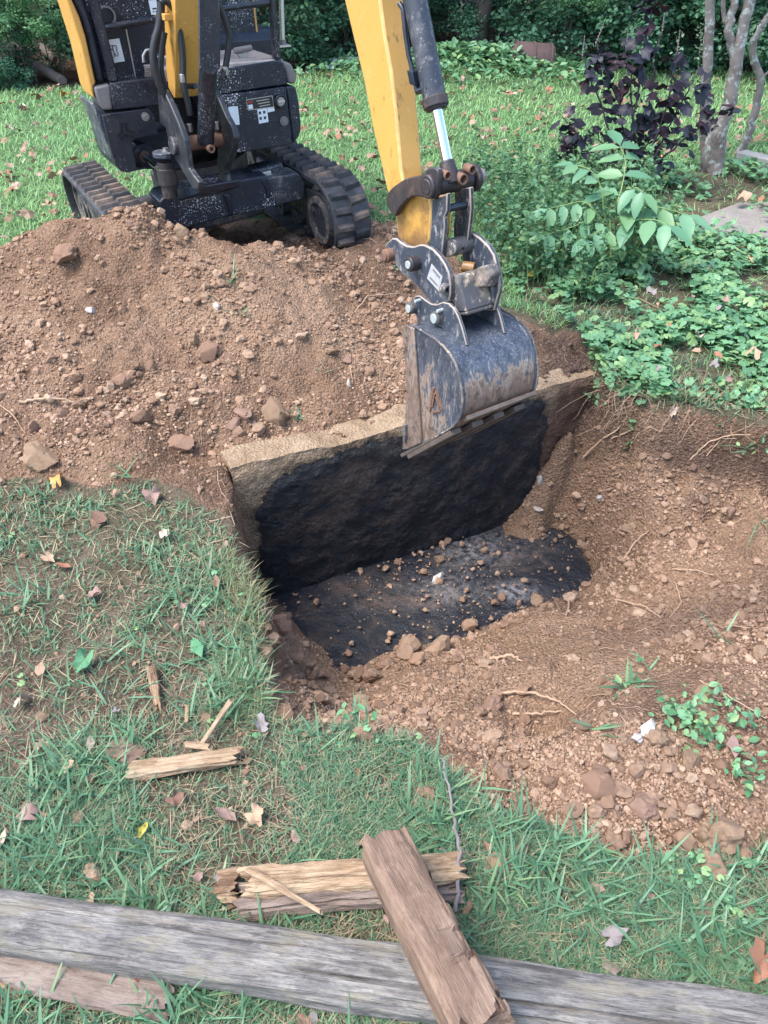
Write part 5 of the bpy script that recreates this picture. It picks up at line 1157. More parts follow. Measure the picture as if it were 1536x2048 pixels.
# far lawn
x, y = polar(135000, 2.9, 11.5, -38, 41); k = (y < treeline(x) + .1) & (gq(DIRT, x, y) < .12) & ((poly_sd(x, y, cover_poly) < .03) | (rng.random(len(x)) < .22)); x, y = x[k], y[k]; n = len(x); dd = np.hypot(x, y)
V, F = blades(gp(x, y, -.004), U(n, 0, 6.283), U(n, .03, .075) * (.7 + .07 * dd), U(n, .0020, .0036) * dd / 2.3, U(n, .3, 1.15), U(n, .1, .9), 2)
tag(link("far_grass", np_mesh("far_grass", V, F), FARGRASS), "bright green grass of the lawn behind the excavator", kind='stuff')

# ================================================================== LEAVES
def leaf_tmpl(kind):
    if kind == 'ovate':     # folded along the midrib, x along the leaf
        st = [(0, 0), (.25, .26), (.55, .30), (.82, .16), (1, 0)]
    elif kind == 'lance':
        st = [(0, 0), (.3, .15), (.6, .155), (.85, .07), (1, 0)]
    elif kind == 'round':
        a = np.linspace(0.35, 2 * math.pi - .35, 11); r = 0.5 * (1 + .06 * np.cos(6 * a)); V = [(0, 0, 0)] + [(.12 - rr * math.cos(q) * -1.0 * 1 - .12, rr * math.sin(q), .05 * math.cos(5 * q) - .06) for q, rr in zip(a, r)]
        return np.array(V), np.array([(0, i, i + 1) for i in range(1, 11)])
    elif kind == 'lobed':
        a = np.linspace(-math.pi * .86, math.pi * .86, 23); lob = [0.50, 0.62, 0.66, .74, .70, .66, .74, .86, .80, .72, .84, 1.02, .84, .72, .80, .86, .74, .66, .70, .74, .66, .62, .50]
        V = [(0, 0, .02)] + [(r * math.cos(q) * .55, r * math.sin(q) * .55, -.10 * r * r + .07 * math.sin(3 * q)) for q, r in zip(a, lob)]
        return np.array(V), np.array([(0, i, i + 1) for i in range(1, 23)])
    V = []; F = []
    for x_, w_ in st: V.append((x_, 0, -.10 * (x_ - .3) ** 2))
    L0 = len(V)
    for x_, w_ in st[1:-1]: V.append((x_, w_, .07 - .16 * (x_ - .3) ** 2))
    R0 = len(V)
    for x_, w_ in st[1:-1]: V.append((x_, -w_, .07 - .16 * (x_ - .3) ** 2))
    k = len(st)
    for s, side in ((L0, 1), (R0, -1)):
        m = k - 2
        tri = [(0, 1, s)] + [q for i in range(m - 1) for q in ((i + 1, i + 2, s + i + 1), (i + 1, s + i + 1, s + i))] + [(m, m + 1, s + m - 1)]
        F += tri if side == -1 else [(a, c, b) for a, b, c in tri]
    return np.array(V), np.array(F)
def scatter_leaves(P, nrm, az, S, kind):
    """leaf templates at P, facing nrm, turned by az about it"""
    T, F = leaf_tmpl(kind); n = len(P); z = nrm / np.linalg.norm(nrm, axis=1, keepdims=True)
    h = np.stack([np.cos(az), np.sin(az), np.zeros(n)], -1); x_ = h - z * (h * z).sum(1, keepdims=True); x_ /= np.linalg.norm(x_, axis=1, keepdims=True) + 1e-9; y_ = np.cross(z, x_)
    W = (T[None, :, 0:1] * x_[:, None] + T[None, :, 1:2] * y_[:, None] + T[None, :, 2:3] * z[:, None]) * S[:, None, None] + P[:, None]
    return W.reshape(-1, 3), (F[None] + (np.arange(n) * len(T))[:, None, None]).reshape(-1, 3)
def upn(n, tilt): 
    v = rng.normal(size=(n, 3)) * tilt; v[:, 2] = 1; return v
# ground cover of small round leaves on the right bank
COVER = m_leaf("ground_cover_leaves", [(0.065, 0.17, 0.075), (0.115, 0.26, 0.12), (0.18, 0.36, 0.175), (0.095, 0.22, 0.115), (0.25, 0.38, 0.15), (0.135, 0.30, 0.16)], .28, .45, .4)
x, y = polar(52000, 2.2, 6.2, -10, 48); sd = poly_sd(x, y, cover_poly) + .06 * fbm(x, y, 5, 3, 121)
k = (sd > 0) & (rng.random(len(x)) < np.clip(.34 + 1.9 * fbm(x, y, 3.2, 3, 123), .02, 1)) & (gq(pm, x, y) < .3); x, y = x[k][:9000], y[k][:9000]; n = len(x)
P = gp(x, y, 0); P[:, 2] += U(n, .015, .075) * (.6 + .8 * vnoise(x * 5, y * 5, 9)); V, F = scatter_leaves(P, upn(n, .35), U(n, 0, 6.28), U(n, .024, .052), 'round')
tag(link("ground_cover", np_mesh("ground_cover", V, F), COVER), "low ground cover of small round green leaves on the bank right of the hole", kind='stuff')
n = 4500; kk = rng.integers(0, len(x), n); V, F = blades(gp(x[kk] + rng.normal(size=n) * .02, y[kk] + rng.normal(size=n) * .02), U(n, 0, 6.28), U(n, .05, .12), U(n, .0015, .003), U(n, .2, 1.3), U(n, 0, .8), 3)
tag(link("bank_grass", np_mesh("bank_grass", V, F), WIDE), "thin grass blades among the ground cover", kind='stuff')
# clover and other small leaves in the near lawn
x, y = polar(5200, .45, 3.0, -46, 48); k = rng.random(len(x)) < turf_density(x, y) * np.clip(.15 + 1.5 * fbm(x, y, 2.6, 2, 131), 0, 1); x, y = x[k], y[k]; n = len(x)
P = gp(x, y, 0); P[:, 2] += U(n, .008, .035); V, F = scatter_leaves(P, upn(n, .4), U(n, 0, 6.28), U(n, .009, .022), 'round')
tag(link("clover", np_mesh("clover", V, F), COVER), "small round clover leaves in the near lawn", kind='stuff')
# ivy mound before the trees and leafy weeds beside the arm
x, y = U(16000, -1.0, 2.3), U(16000, 8.4, 10.3); k = rng.random(len(x)) < np.exp(-(((x - .95) / 1.0) ** 2 + ((y - 9.7) / .55) ** 2)); x, y = x[k], y[k]; n = len(x)
P = gp(x, y, 0); P[:, 2] += U(n, .02, .10); V, F = scatter_leaves(P, upn(n, .5), U(n, 0, 6.28), U(n, .05, .10), 'ovate')
tag(link("ivy_mound", np_mesh("ivy_mound", V, F), COVER), "low mound of green ivy leaves at the edge of the trees", kind='stuff')
WEED = m_leaf("weed_leaves", [(0.05, 0.14, 0.065), (0.085, 0.21, 0.095), (0.14, 0.28, 0.13), (0.07, 0.175, 0.10), (0.20, 0.31, 0.12)], .3, .5, .35)
STEMG = m_simple("green_stem", (0.12, 0.19, 0.07), .6, var=.3)
weed_poly = [on_ground(u, v)[:2] for u, v in [(905, 310), (1010, 300), (1130, 330), (1300, 390), (1340, 470), (1290, 560), (1180, 610), (1070, 590), (1000, 560), (960, 470)]]
x, y = polar(5200, 2.4, 5.5, 0, 40); k = (poly_sd(x, y, weed_poly) > 0); x, y = x[k], y[k]; n = min(600, len(x)); x, y = x[:n], y[:n]
Hs = U(n, .10, .36); lx, lh, la = U(n, -.10, .10), U(n, -.10, .10), 0
stems = MB(); LP, LN, LA, LS = [], [], [], []
for i in range(n):
    b = Vector(gp(x[i:i + 1], y[i:i + 1])[0]); tp = b + Vector((lx[i], lh[i], Hs[i])); md = (b + tp) / 2 + Vector((random.gauss(0, .015), random.gauss(0, .015), .02))
    stems.tube([b, md, tp], [.0022, .0018, .001], 4, caps=False)
    for q in range(int(5 + Hs[i] * 40)):
        f = random.uniform(.2, 1); p_ = b.lerp(md, f * 2) if f < .5 else md.lerp(tp, f * 2 - 1); LP.append(p_[:]); LN.append((random.gauss(0, .5), random.gauss(0, .5), 1)); LA.append(random.random() * 6.28); LS.append(random.uniform(.016, .042))
stems.build("weed_stems", STEMG)["kind"] = 'stuff'
V, F = scatter_leaves(np.array(LP), np.array(LN), np.array(LA), np.array(LS), 'ovate')
tag(link("weeds", np_mesh("weeds", V, F), WEED), "tangle of leafy green weeds behind the bucket", kind='stuff')
x, y = polar(9000, 3.2, 5.2, -12, 12); k = (poly_sd(x, y, [on_ground(u, v)[:2] for u, v in [(610, 250), (740, 215), (900, 250), (960, 330), (900, 400), (790, 400), (720, 310), (620, 280)]]) > 0); x, y = x[k], y[k]; n = len(x)
V, F = blades(gp(x, y), U(n, 0, 6.28), U(n, .06, .22), U(n, .003, .006), U(n, .3, 1.4), U(n, -.3, .9), 3)
tag(link("torn_grass", np_mesh("torn_grass", V, F), m_leaf("torn_grass_blades", [(0.30, 0.27, 0.17), (0.16, 0.22, 0.09), (0.38, 0.34, 0.24), (0.10, 0.17, 0.07), (0.22, 0.17, 0.11)], .2)), "torn straw and long grass beside the right track", kind='stuff')

# ------------------------------------------------------------------ fallen leaves
def fallen_mat(name, c, rough=.6): return m_simple(name, c, rough, spec=.3, var=.4, scale=35, bump=.4)
FM = {'tan': fallen_mat("tan_leaf", (.38, .25, .165)), 'pale': fallen_mat("pale_leaf", (.38, .29, .23)), 'brown': fallen_mat("brown_leaf", (.20, .11, .075)), 'rust': fallen_mat("rust_leaf", (.28, .13, .075)),
      'pink': fallen_mat("pink_brown_leaf", (.26, .165, .135)), 'orange': fallen_mat("orange_leaf", (.55, .24, .07)), 'green': fallen_mat("green_leaf", (.085, .215, .105), .45), 'yellow': fallen_mat("yellow_leaf", (.55, .42, .08)), 'grey': fallen_mat("grey_leaf", (.24, .205, .195))}
leaf_meshes = {}
for kind in ('lobed', 'ovate', 'round'):
    for i in range(7):
        T, F = leaf_tmpl(kind); T = T.copy(); T[:, 0] -= T[:, 0].mean(); c1, c2 = random.uniform(-.5, .9), random.uniform(-.4, .8)
        T[:, 2] += c1 * T[:, 1] ** 2 + c2 * T[:, 0] ** 2 * .6 + .09 * np.sin(T[:, 0] * 7 + i) * np.abs(T[:, 1]); T[:, 2] -= T[:, 2].min()
        T = T * (1 + .08 * rng.normal(size=(len(T), 1))); T[:, 1] *= random.uniform(.55, 1.0); T[:, 2] += .10 * np.sin(T[:, 0] * 9 + 2 * i) + .12 * np.sin(T[:, 1] * 8 + i); T[:, 2] -= T[:, 2].min()
        for m_ in FM:
            leaf_meshes[(kind, i, m_)] = np_mesh("fallen_leaf", T, F, True); leaf_meshes[(kind, i, m_)].materials.append(FM[m_])
def leaf_obj(p, size, kind, m_, label, group=None, az=None, tilt=.25, name="fallen_leaf"):
    o = link(name, leaf_meshes[(kind, random.randrange(7), m_)]); nrm = Vector(gnormal(np.array([p[0]]), np.array([p[1]]), .05)[0]) + Vector((random.gauss(0, tilt), random.gauss(0, tilt), 0))
    q = nrm.to_track_quat('Z', 'Y').to_matrix().to_4x4() @ Matrix.Rotation(random.random() * 6.28 if az is None else az, 4, 'Z') @ Matrix.Diagonal((size, size, size, 1)); q.translation = p; o.matrix_world = q
    return tag(o, label, "leaf", group)
for (u, v, s, kind, m_, lab) in [
    (120, 972, .085, 'lobed', 'orange', "orange leaf at the foot of the soil heap by the grass"), (200, 1042, .07, 'ovate', 'brown', "curled brown leaf standing on the dark soil left of the hole"),
    (170, 1333, .085, 'lobed', 'green', "large green lobed leaf lying on the grass left of the rotten stick"), (396, 1305, .075, 'ovate', 'green', "green pointed leaf lying on the grass right of the rotten stick"),
    (84, 1346, .045, 'ovate', 'tan', "small tan leaf beside the large green lobed leaf"), (450, 1635, .06, 'ovate', 'pink', "purple brown leaf on the bare patch below the split chunk"),
    (512, 1640, .055, 'lobed', 'tan', "crumpled tan leaf right of the purple brown leaf"), (60, 1642, .06, 'lobed', 'pink', "crumpled pinkish leaf in the grass near the left edge"), (12, 1685, .05, 'ovate', 'pale', "pale leaf at the left edge below the pinkish leaf"),
    (288, 1668, .035, 'ovate', 'yellow', "small yellowish leaf above the grey timber"), (240, 1718, .03, 'ovate', 'rust', "small red brown leaf just above the grey timber"),
    (100, 1122, .055, 'lobed', 'tan', "tan leaf on the left lawn below the soil heap"), (125, 1138, .05, 'ovate', 'rust', "rust leaf beside the tan one on the left lawn"), (330, 1080, .055, 'lobed', 'pale', "pale cream leaf near the edge of the grass left of the slab"),
    (305, 998, .075, 'lobed', 'pink', "crumpled pinkish brown leaf on the soil left of the concrete slab"), (190, 1200, .06, 'lobed', 'pink', "faded pink leaf on the bare patch in the left lawn"), (435, 1175, .05, 'lobed', 'brown', "brown leaf beside the left lip of the hole"),
    (50, 1415, .06, 'lobed', 'pale', "pale crumpled leaf at the left edge of the lawn"), (520, 1460, .06, 'lobed', 'grey', "grey brown leaf below the left lip of the hole"), (350, 1605, .045, 'lobed', 'brown', "dark brown leaf left of the purple brown leaf"), (185, 1492, .04, 'ovate', 'pale', "pale leaf left of the large flat clod"),
    (1496, 742, .075, 'lobed', 'tan', "large tan leaf on the ground cover near the right edge"), (1308, 722, .06, 'ovate', 'rust', "rust brown leaf in the ground cover above the bank"), (1388, 702, .07, 'lobed', 'pale', "pale pinkish leaf in the ground cover left of the large tan leaf"), (1382, 735, .06, 'ovate', 'tan', "curled tan leaf below the pale pinkish leaf"),
    (1262, 700, .055, 'lobed', 'tan', "tan leaf at the left end of the ground cover"), (1330, 682, .06, 'ovate', 'rust', "folded rust leaf in the middle of the ground cover"), (1428, 740, .05, 'ovate', 'rust', "narrow rust leaf between the ground cover leaves"), (1440, 632, .06, 'lobed', 'pink', "faded leaf in the ground cover at the upper right"), (1412, 566, .055, 'lobed', 'pale', "pale leaf in the ground cover below the paving stone"),
    (1190, 520, .07, 'ovate', 'brown', "drooping brown leaf under the compound leaves"), (1345, 826, .055, 'lobed', 'pale', "dry curled pale leaf on the dark bank of the hole"), (1420, 765, .07, 'lobed', 'grey', "grey papery leaf at the top of the bank"),
    (1516, 1930, .10, 'lobed', 'rust', "large brown leaf at the right edge above the grey timber"), (1462, 1502, .065, 'ovate', 'pink', "pink leaf on the bare soil at the right"), (1388, 1438, .05, 'ovate', 'tan', "folded tan leaf between the small weeds at the right"), (1220, 1880, .06, 'lobed', 'grey', "grey skeleton leaf in the grass at the lower right"),
    (1060, 575, .055, 'ovate', 'yellow', "yellow leaf hanging in the weeds right of the bucket"), (1310, 335, .08, 'ovate', 'orange', "orange leaf under the purple shrub"), (1480, 420, .09, 'lobed', 'tan', "tan leaf lying on the flat paving stone"), (1515, 424, .08, 'ovate', 'rust', "rust leaf at the back edge of the paving stone"),
    (130, 197, .13, 'lobed', 'orange', "bright orange leaf at the back of the left lawn"), (290, 468 + 1495, .05, 'ovate', 'rust', "small rust leaf showing under the bark slab")]:
    p = on_ground(u, v); leaf_obj(p + Vector((0, 0, .06 if poly_sd(np.array(p[0]), np.array(p[1]), cover_poly) > 0 else .012)), s, kind, m_, lab)
FAR = [('tan', "tan"), ('pale', "pale"), ('brown', "brown"), ('rust', "rust coloured")]
x, y = polar(2000, 3.6, 10.0, -28, 33); k = (y < treeline(x) - .1) & (gq(DIRT, x, y) < .05) & (poly_sd(x, y, cover_poly) < 0); xs2, ys2 = x[k][130:900], y[k][130:900]; x, y = x[k][:130], y[k][:130]
n = len(xs2); V, F = scatter_leaves(np.stack([xs2, ys2, gz(xs2, ys2) + .05], -1), upn(n, .5), U(n, 0, 6.28), U(n, .045, .085), 'lobed'); tag(link('leaf_litter', np_mesh('leaf_litter', V, F), m_leaf('litter_leaves', [(.30, .19, .12), (.16, .09, .06), (.36, .26, .19), (.24, .12, .07)], .1, .7, .2)), 'scattered small dead leaves over the back lawn', kind='stuff')
for i in range(len(x)):
    m_, nm = FAR[i % 4]; leaf_obj(Vector((x[i], y[i], float(gz(x[i], y[i])) + .055)), random.uniform(.045, .085), random.choice(['lobed', 'lobed', 'ovate']), m_, f"small {nm} fallen leaf on the lawn behind the excavator", f"{nm} fallen leaves on the back lawn", tilt=.5)
xl, yl = polar(900, 2.3, 5.0, 0, 40); k = poly_sd(xl, yl, cover_poly) > .02; xl, yl = xl[k][:70], yl[k][:70]
for i in range(len(xl)):
    m_, nm = [('brown', "brown"), ('tan', "tan"), ('pink', "pinkish"), ('grey', "grey")][i % 4]; leaf_obj(Vector((xl[i], yl[i], float(gz(xl[i], yl[i])) + random.uniform(.02, .06))), random.uniform(.03, .06), random.choice(['lobed', 'ovate']), m_, f"dead {nm} leaf lying in the ground cover right of the hole", f"dead {nm} leaves in the ground cover", tilt=.5)
x, y = polar(420, .5, 2.6, -44, 46); k = (gq(DIRT, x, y) < .1) & (rng.random(len(x)) < .55); x, y = x[k][:58], y[k][:58]
NEARL = [('pink', "pinkish"), ('brown', "brown"), ('grey', "grey"), ('tan', "tan")]
for i in range(len(x)):
    m_, nm = NEARL[i % 4]; leaf_obj(Vector((x[i], y[i], float(gz(x[i], y[i])) + .010)), random.uniform(.018, .042), random.choice(['lobed', 'ovate']), m_, f"small {nm} leaf scrap in the near grass", f"{nm} leaf scraps in the near grass", tilt=.4)
# ================================================================== STONES, LARGE CLODS, ROOTS, WEEDS
TANC = m_clod("tan_clod", [(.27, .178, .112), (.33, .225, .145)], .7); PALEC = m_clod("pale_stone", [(.42, .38, .33), (.46, .42, .37)], .3); REDC = m_clod("red_brown_clod", [(.20, .115, .078), (.26, .16, .11)], .6); GREYC = m_clod("grey_stone", [(.36, .36, .37), (.42, .42, .42)], .3); PINKC = m_clod("pinkish_clod", [(.28, .175, .13), (.25, .155, .115)], .7)
WHITEC = m_clod("white_stone", [(.46, .47, .45), (.42, .44, .42)], .3)
def rock_mesh(jit=.25):
    V, F = ico(4); n = 1; W = V * (1 + 1.3 * jit * fbm(V[:, 0] * 1.7 + rng.random() * 50, V[:, 1] * 1.7 + V[:, 2] * 2.1, 1, 3, 150)[:, None])
    for _ in range(7):
        d = rng.normal(size=3); d /= np.linalg.norm(d); k = .5 + .3 * rng.random(); pr = W @ d; W = W - np.maximum(0, pr - k)[:, None] * d * .92
    W = W * (1 + .09 * fbm(W[:, 0] * 3 + W[:, 2] * 2.3 + 9, W[:, 1] * 3 - W[:, 2] * 1.7, 1, 4, 155)[:, None])
    me = np_mesh("rock", W, F, True); me.set_sharp_from_angle(angle=math.radians(28)); return me
rock_pool = []
for _ in range(10):
    m_ = rock_mesh(.35); m_.materials.append(CLOD); rock_pool.append(m_)
for (u, v, r, mat, sc, lab, nm) in [
    (388, 681, .026, TANC, (1, 1, .9), "square tan stone on the middle of the soil heap", "stone"), (550, 832, .055, TANC, (.85, .75, 1.3), "tall tan block of soil leaning behind the concrete slab", "clod"), (285, 838, .040, REDC, (1, .8, .9), "blocky brown clod on the lower left of the heap", "clod"),
    (357, 890, .055, REDC, (1.2, .9, .5), "flat brown clod above the left end of the concrete slab", "clod"), (468, 850, .036, PINKC, (1.1, .9, .7), "pinkish clod left of the tall tan block", "clod"), (483, 826, .034, PINKC, (1.3, .8, .5), "flat pinkish clod resting behind the pinkish one", "clod"), (518, 862, .034, TANC, (1, .9, .8), "round tan clod beside the foot of the tall block", "clod"), (482, 866, .026, REDC, (1, 1, .8), "small brown clod touching the pinkish clod", "clod"),
    (698, 770, .016, PALEC, (.8, .7, 1.2), "white pebble behind the concrete slab", "pebble"), (181, 623, .022, GREYC, (1.2, .8, .6), "pale grey stone on the upper left of the heap", "stone"), (420, 708, .045, REDC, (.9, .9, 1), "rough brown clod below the square tan stone", "clod"), (250, 765, .045, REDC, (1, .8, .7), "brown clod on the left middle of the heap", "clod"), (130, 512, .055, REDC, (1.2, .9, .6), "dark wide clod near the top left of the heap", "clod"),
    (75, 916, .060, TANC, (1.4, .9, .5), "wide tan clod at the left foot of the heap", "clod"), (68, 860, .030, REDC, (.7, .7, 1.1), "upright brown clod at the left edge of the heap", "clod"), (125, 828, .028, PINKC, (1, .9, .8), "round pinkish clod below the pale root", "clod"), (628, 572, .034, TANC, (1, .9, .8), "tan clod on the upper right of the heap", "clod"), (362, 470, .045, TANC, (.8, .8, .9), "tan clod leaning on the black cross beam", "clod"), (262, 455, .028, REDC, (.8, .7, 1.1), "upright clod on the crest before the left track", "clod"), (440, 478, .040, TANC, (1.2, .9, .6), "tan clod below the cross beam", "clod"), (590, 480, .045, TANC, (1.3, .8, .5), "flat tan clod before the right track", "clod"),
    (695, 722, .026, PINKC, (1, .9, .8), "pink clod on the right part of the heap", "clod"), (740, 745, .030, REDC, (1, .9, .9), "brown clod between the heap and the bucket", "clod"), (660, 705, .028, TANC, (1, .9, .7), "tan clod left of the pink one", "clod"), (410, 595, .020, TANC, (1, 1, .9), "pale clod under the grass tuft on the heap", "clod"), (432, 615, .018, PALEC, (1, .9, .9), "pale rounded pebble under the grass tuft", "pebble"),
    (876, 1160, .030, WHITEC, (1.3, .7, .5), "white stone chip lying on the black slab", "stone"), (878, 1120, .024, TANC, (.9, .8, 1.1), "tan clod on the black slab above the white chip", "clod"), (968, 1101, .016, TANC, (1, .9, .9), "small tan clod on the grey ash patch", "clod"), (806, 1097, .018, TANC, (.9, .9, 1.2), "tan clod where the black slab meets the wall", "clod"), (893, 1082, .020, TANC, (1.2, .8, .7), "crumbled clod on the back of the black slab", "clod"),
    (558, 1255, .038, REDC, (1, .9, 1.1), "brown clod hanging on the left lip of the hole", "clod"), (575, 1235, .020, TANC, (1, .9, .8), "small tan clod beside the clod on the lip", "clod"), (820, 1300, .045, TANC, (1.1, .9, .9), "crumbly tan clod at the near edge of the black slab", "clod"), (875, 1300, .045, TANC, (1.3, .9, .6), "flat crumbly clod right of the near edge clod", "clod"), (940, 1255, .032, TANC, (1, .9, .9), "tan clod at the corner of the black slab", "clod"), (690, 1340, .018, REDC, (1, .9, .9), "brown clod at the front tip of the black slab", "clod"), (770, 1330, .03, REDC, (1, .9, .8), "brown clod in front of the black slab", "clod"), (1005, 1195, .018, REDC, (1, .9, .8), "red brown clod beside the white ash patch", "clod"), (1075, 1200, .03, TANC, (1.2, .9, .7), "tan clod right of the white ash patch", "clod"),
    (1080, 965, .030, PALEC, (.6, .6, 1.5), "pale upright stone at the right end of the tarred wall", "stone"), (1075, 1018, .022, PALEC, (1.4, .7, .5), "pale flat stone at the back corner of the black slab", "stone"), (1200, 997, .014, GREYC, (1, .9, .8), "small grey stone below the bank", "pebble"), (1462, 1028, .026, PINKC, (.8, .7, 1.1), "pinkish stone on the right floor of the hole", "stone"), (1255, 1060, .026, TANC, (1, .9, .9), "tan clod in the middle of the right floor", "clod"), (1285, 915, .02, TANC, (1, .9, .9), "tan clod below the bank roots", "clod"),
    (985, 1412, .030, PINKC, (1, .9, .8), "pinkish clod by the pale root at the front", "clod"), (1297, 1460, .024, WHITEC, (1.3, .8, .6), "white stone in the bare soil at the right", "stone"), (1275, 1478, .016, GREYC, (.9, .8, .8), "grey stone beside the white stone", "stone"), (1310, 1480, .024, TANC, (1.1, .9, .7), "tan stone beside the white stone", "stone"), (1520, 1310, .024, TANC, (1.2, .8, .7), "tan stone at the right edge", "stone"),
    (1200, 1575, .034, REDC, (1.2, 1, .6), "angular brown clod in the front soil", "clod"), (1285, 1612, .032, PINKC, (1.2, .9, .6), "pinkish clod right of the angular brown clod", "clod"), (1380, 1528, .034, TANC, (.8, .9, .8), "tan clod at the upper right of the front soil", "clod"), (1445, 1672, .050, TANC, (.85, .8, 1.1), "large knobbly tan clod in the front soil at the right", "clod"), (1403, 1672, .022, TANC, (.8, .8, 1), "pale clod left of the large knobbly one", "clod"), (1430, 1735, .036, TANC, (1.1, .9, .7), "crumbling clod below the large knobbly one", "clod"),
    (992, 1732, .026, TANC, (1, 1, .9), "round tan clod on the grass right of the split log", "clod"), (1041, 1705, .021, REDC, (1, 1, 1), "round brown clod on the grass beside the front soil", "clod"), (1082, 1748, .014, REDC, (1, 1, .9), "small brown clod in the grass near the round ones", "clod"), (1413, 1826, .020, TANC, (1.2, 1, .8), "tan clod in the grass at the lower right", "clod"), (1457, 1826, .012, TANC, (1, 1, .9), "small tan clod between two clods in the grass", "clod"), (1495, 1828, .018, REDC, (1.2, 1, .8), "brown clod in the grass at the right edge", "clod"),
    (246, 1505, .048, PINKC, (.9, 1.1, .35), "large flat pinkish clod left of the split wood chunk", "clod"), (735, 1470, .03, REDC, (1, .9, .8), "brown clod at the front edge of the hole", "clod"), (1048, 1622, .018, TANC, (1, .9, .9), "small round tan clod at the edge of the front soil", "clod")]:
    p = on_ground(u, v)
    if poly_sd(np.array(p[0]), np.array(p[1]), fl) > 0 and p[2] < -.5: p = Vector(at_z(u, v, -.572))
    mx = rock_mesh(); mx.materials.append(mat)
    clod_at(p + Vector((0, 0, r * sc[2] * .22)), r, lab, None, nm if nm != "clod" else "soil_clod", mat, mx, nm, sc, (random.uniform(-.2, .2), random.uniform(-.2, .2), random.random() * 6.28))

EDGE_C = [((540, 1225), (560, 1300), 9), ((560, 1300), (620, 1360), 12), ((620, 1360), (720, 1350), 14), ((720, 1350), (820, 1310), 14), ((810, 1300), (960, 1260), 18), ((940, 1255), (1080, 1210), 14), ((1080, 1210), (1190, 1150), 10), ((1100, 1010), (1200, 1110), 14), ((560, 1420), (760, 1400), 14)]
for (a_, b_, n_) in EDGE_C:
    for _ in range(n_):
        f = random.random(); p = on_ground(a_[0] + (b_[0] - a_[0]) * f + random.gauss(0, 16), a_[1] + (b_[1] - a_[1]) * f + random.gauss(0, 13)); r = min(.034, .010 * (1 + random.paretovariate(2.6) - 1)); mx = rock_pool[random.randrange(len(rock_pool))]
        clod_at(p + Vector((0, 0, r * .3)), r, "crumbly brown clod heaped along the edge of the black slab", "clods heaped along the slab edge", "soil_clod", CLOD, mx, "clod", (random.uniform(.8, 1.2), random.uniform(.7, 1.1), random.uniform(.6, 1.0)))

ROOTS = [([(1168, 916), (1205, 885), (1248, 850)], .0045, "straight pale root sticking out of the bank"), ([(1222, 880), (1260, 868), (1300, 863), (1322, 866)], .003, "thin pale root crossing the bank below the dry leaf"), ([(1380, 922), (1415, 892), (1455, 878), (1500, 873)], .0035, "forked pale root on the right part of the bank"), ([(1412, 915), (1440, 885), (1470, 880)], .0022, "fine root under the forked root on the bank"),
         ([(1262, 890), (1300, 840), (1325, 800)], .0022, "thin dark root running up the bank"), ([(1158, 1092), (1172, 1132), (1192, 1182)], .003, "pale root curling over the corner of the black slab"), ([(1245, 1122), (1270, 1090), (1296, 1064)], .004, "pale root on the right floor of the hole"),
         ([(995, 1388), (1060, 1392), (1110, 1408), (1152, 1432)], .0045, "long pale root in the front soil"), ([(1025, 1430), (1080, 1434), (1122, 1424)], .004, "short pale root below the long one"), ([(1345, 1140), (1390, 1148), (1432, 1156)], .003, "pale root on the dark soil at the right"), ([(1228, 1200), (1290, 1222), (1322, 1238)], .0032, "brown root on the purple brown soil"), ([(1350, 1168), (1360, 1212), (1338, 1238)], .002, "fine curved root beside the brown root"), ([(1112, 1207), (1130, 1245)], .002, "fine root in the loose soil below the slab corner"), ([(1142, 1190), (1132, 1232)], .005, "stubby pale root below the slab corner"),
         ([(980, 1320), (1020, 1318), (1045, 1325)], .006, "thick flat root piece in front of the hole"), ([(40, 808), (95, 803), (168, 810)], .006, "thick pale root lying on the left of the heap"), ([(0, 812), (30, 840), (52, 870)], .002, "fine root on the left edge of the heap"), ([(700, 640), (735, 600), (800, 590)], .003, "pale root on the upper right of the heap"), ([(755, 545), (752, 590)], .003, "short upright root near the right track"), ([(700, 735), (705, 768)], .002, "fine root beside the white pebble"),
         ([(420, 1046), (462, 1036)], .003, "root poking from the soil beside the slab end"), ([(415, 1092), (458, 1078)], .003, "lower root beside the slab end"), ([(440, 1120), (460, 1105)], .0022, "short root at the left slab corner"), ([(650, 460), (640, 480), (655, 495)], .003, "root by the right idler wheel"), ([(600, 440), (575, 470)], .0025, "thin root under the cross beam"), ([(690, 482), (740, 484), (775, 500)], .0025, "thin root lying under the right track"),
         ([(1400, 1365), (1450, 1400), (1530, 1440)], .0022, "fine root on the bare soil at the right edge"), ([(1180, 600), (1280, 605), (1400, 660)], .002, "thin dry stem across the ground cover"), ([(1000, 512), (1060, 516), (1160, 515)], .004, "pale green stem lying across the weeds"), ([(1000, 545), (1080, 548), (1170, 540)], .003, "dry stem below the pale green stem")]
for pts, r, lab in ROOTS:
    twig("root", [G(u, v, .006 + .012 * (0 < i < len(pts) - 1)) for i, (u, v) in enumerate(pts)], r, M_ROOT, lab, "root")
x, y = polar(700, 1.2, 3.6, -30, 46); k = gq(DIRT, x, y) > .7; x, y = x[k][:320], y[k][:320]; mb = MB()
for i in range(len(x)):
    a = random.random() * 6.28; L = random.uniform(.02, .07); p = Vector((x[i], y[i], float(gz(x[i], y[i])) + .003)); P = [p]
    for q in range(4): a += random.gauss(0, .5); nx_2 = P[-1] + Vector((math.cos(a), math.sin(a), 0)) * L / 4; nx_2[2] = float(gz(nx_2[0], nx_2[1])) + .004 + random.random() * .006; P.append(nx_2)
    mb.tube(P, random.uniform(.0005, .0012), 4, caps=False)
tag(mb.build("rootlets", M_ROOT), "hair thin rootlets in the loose soil", kind='stuff')

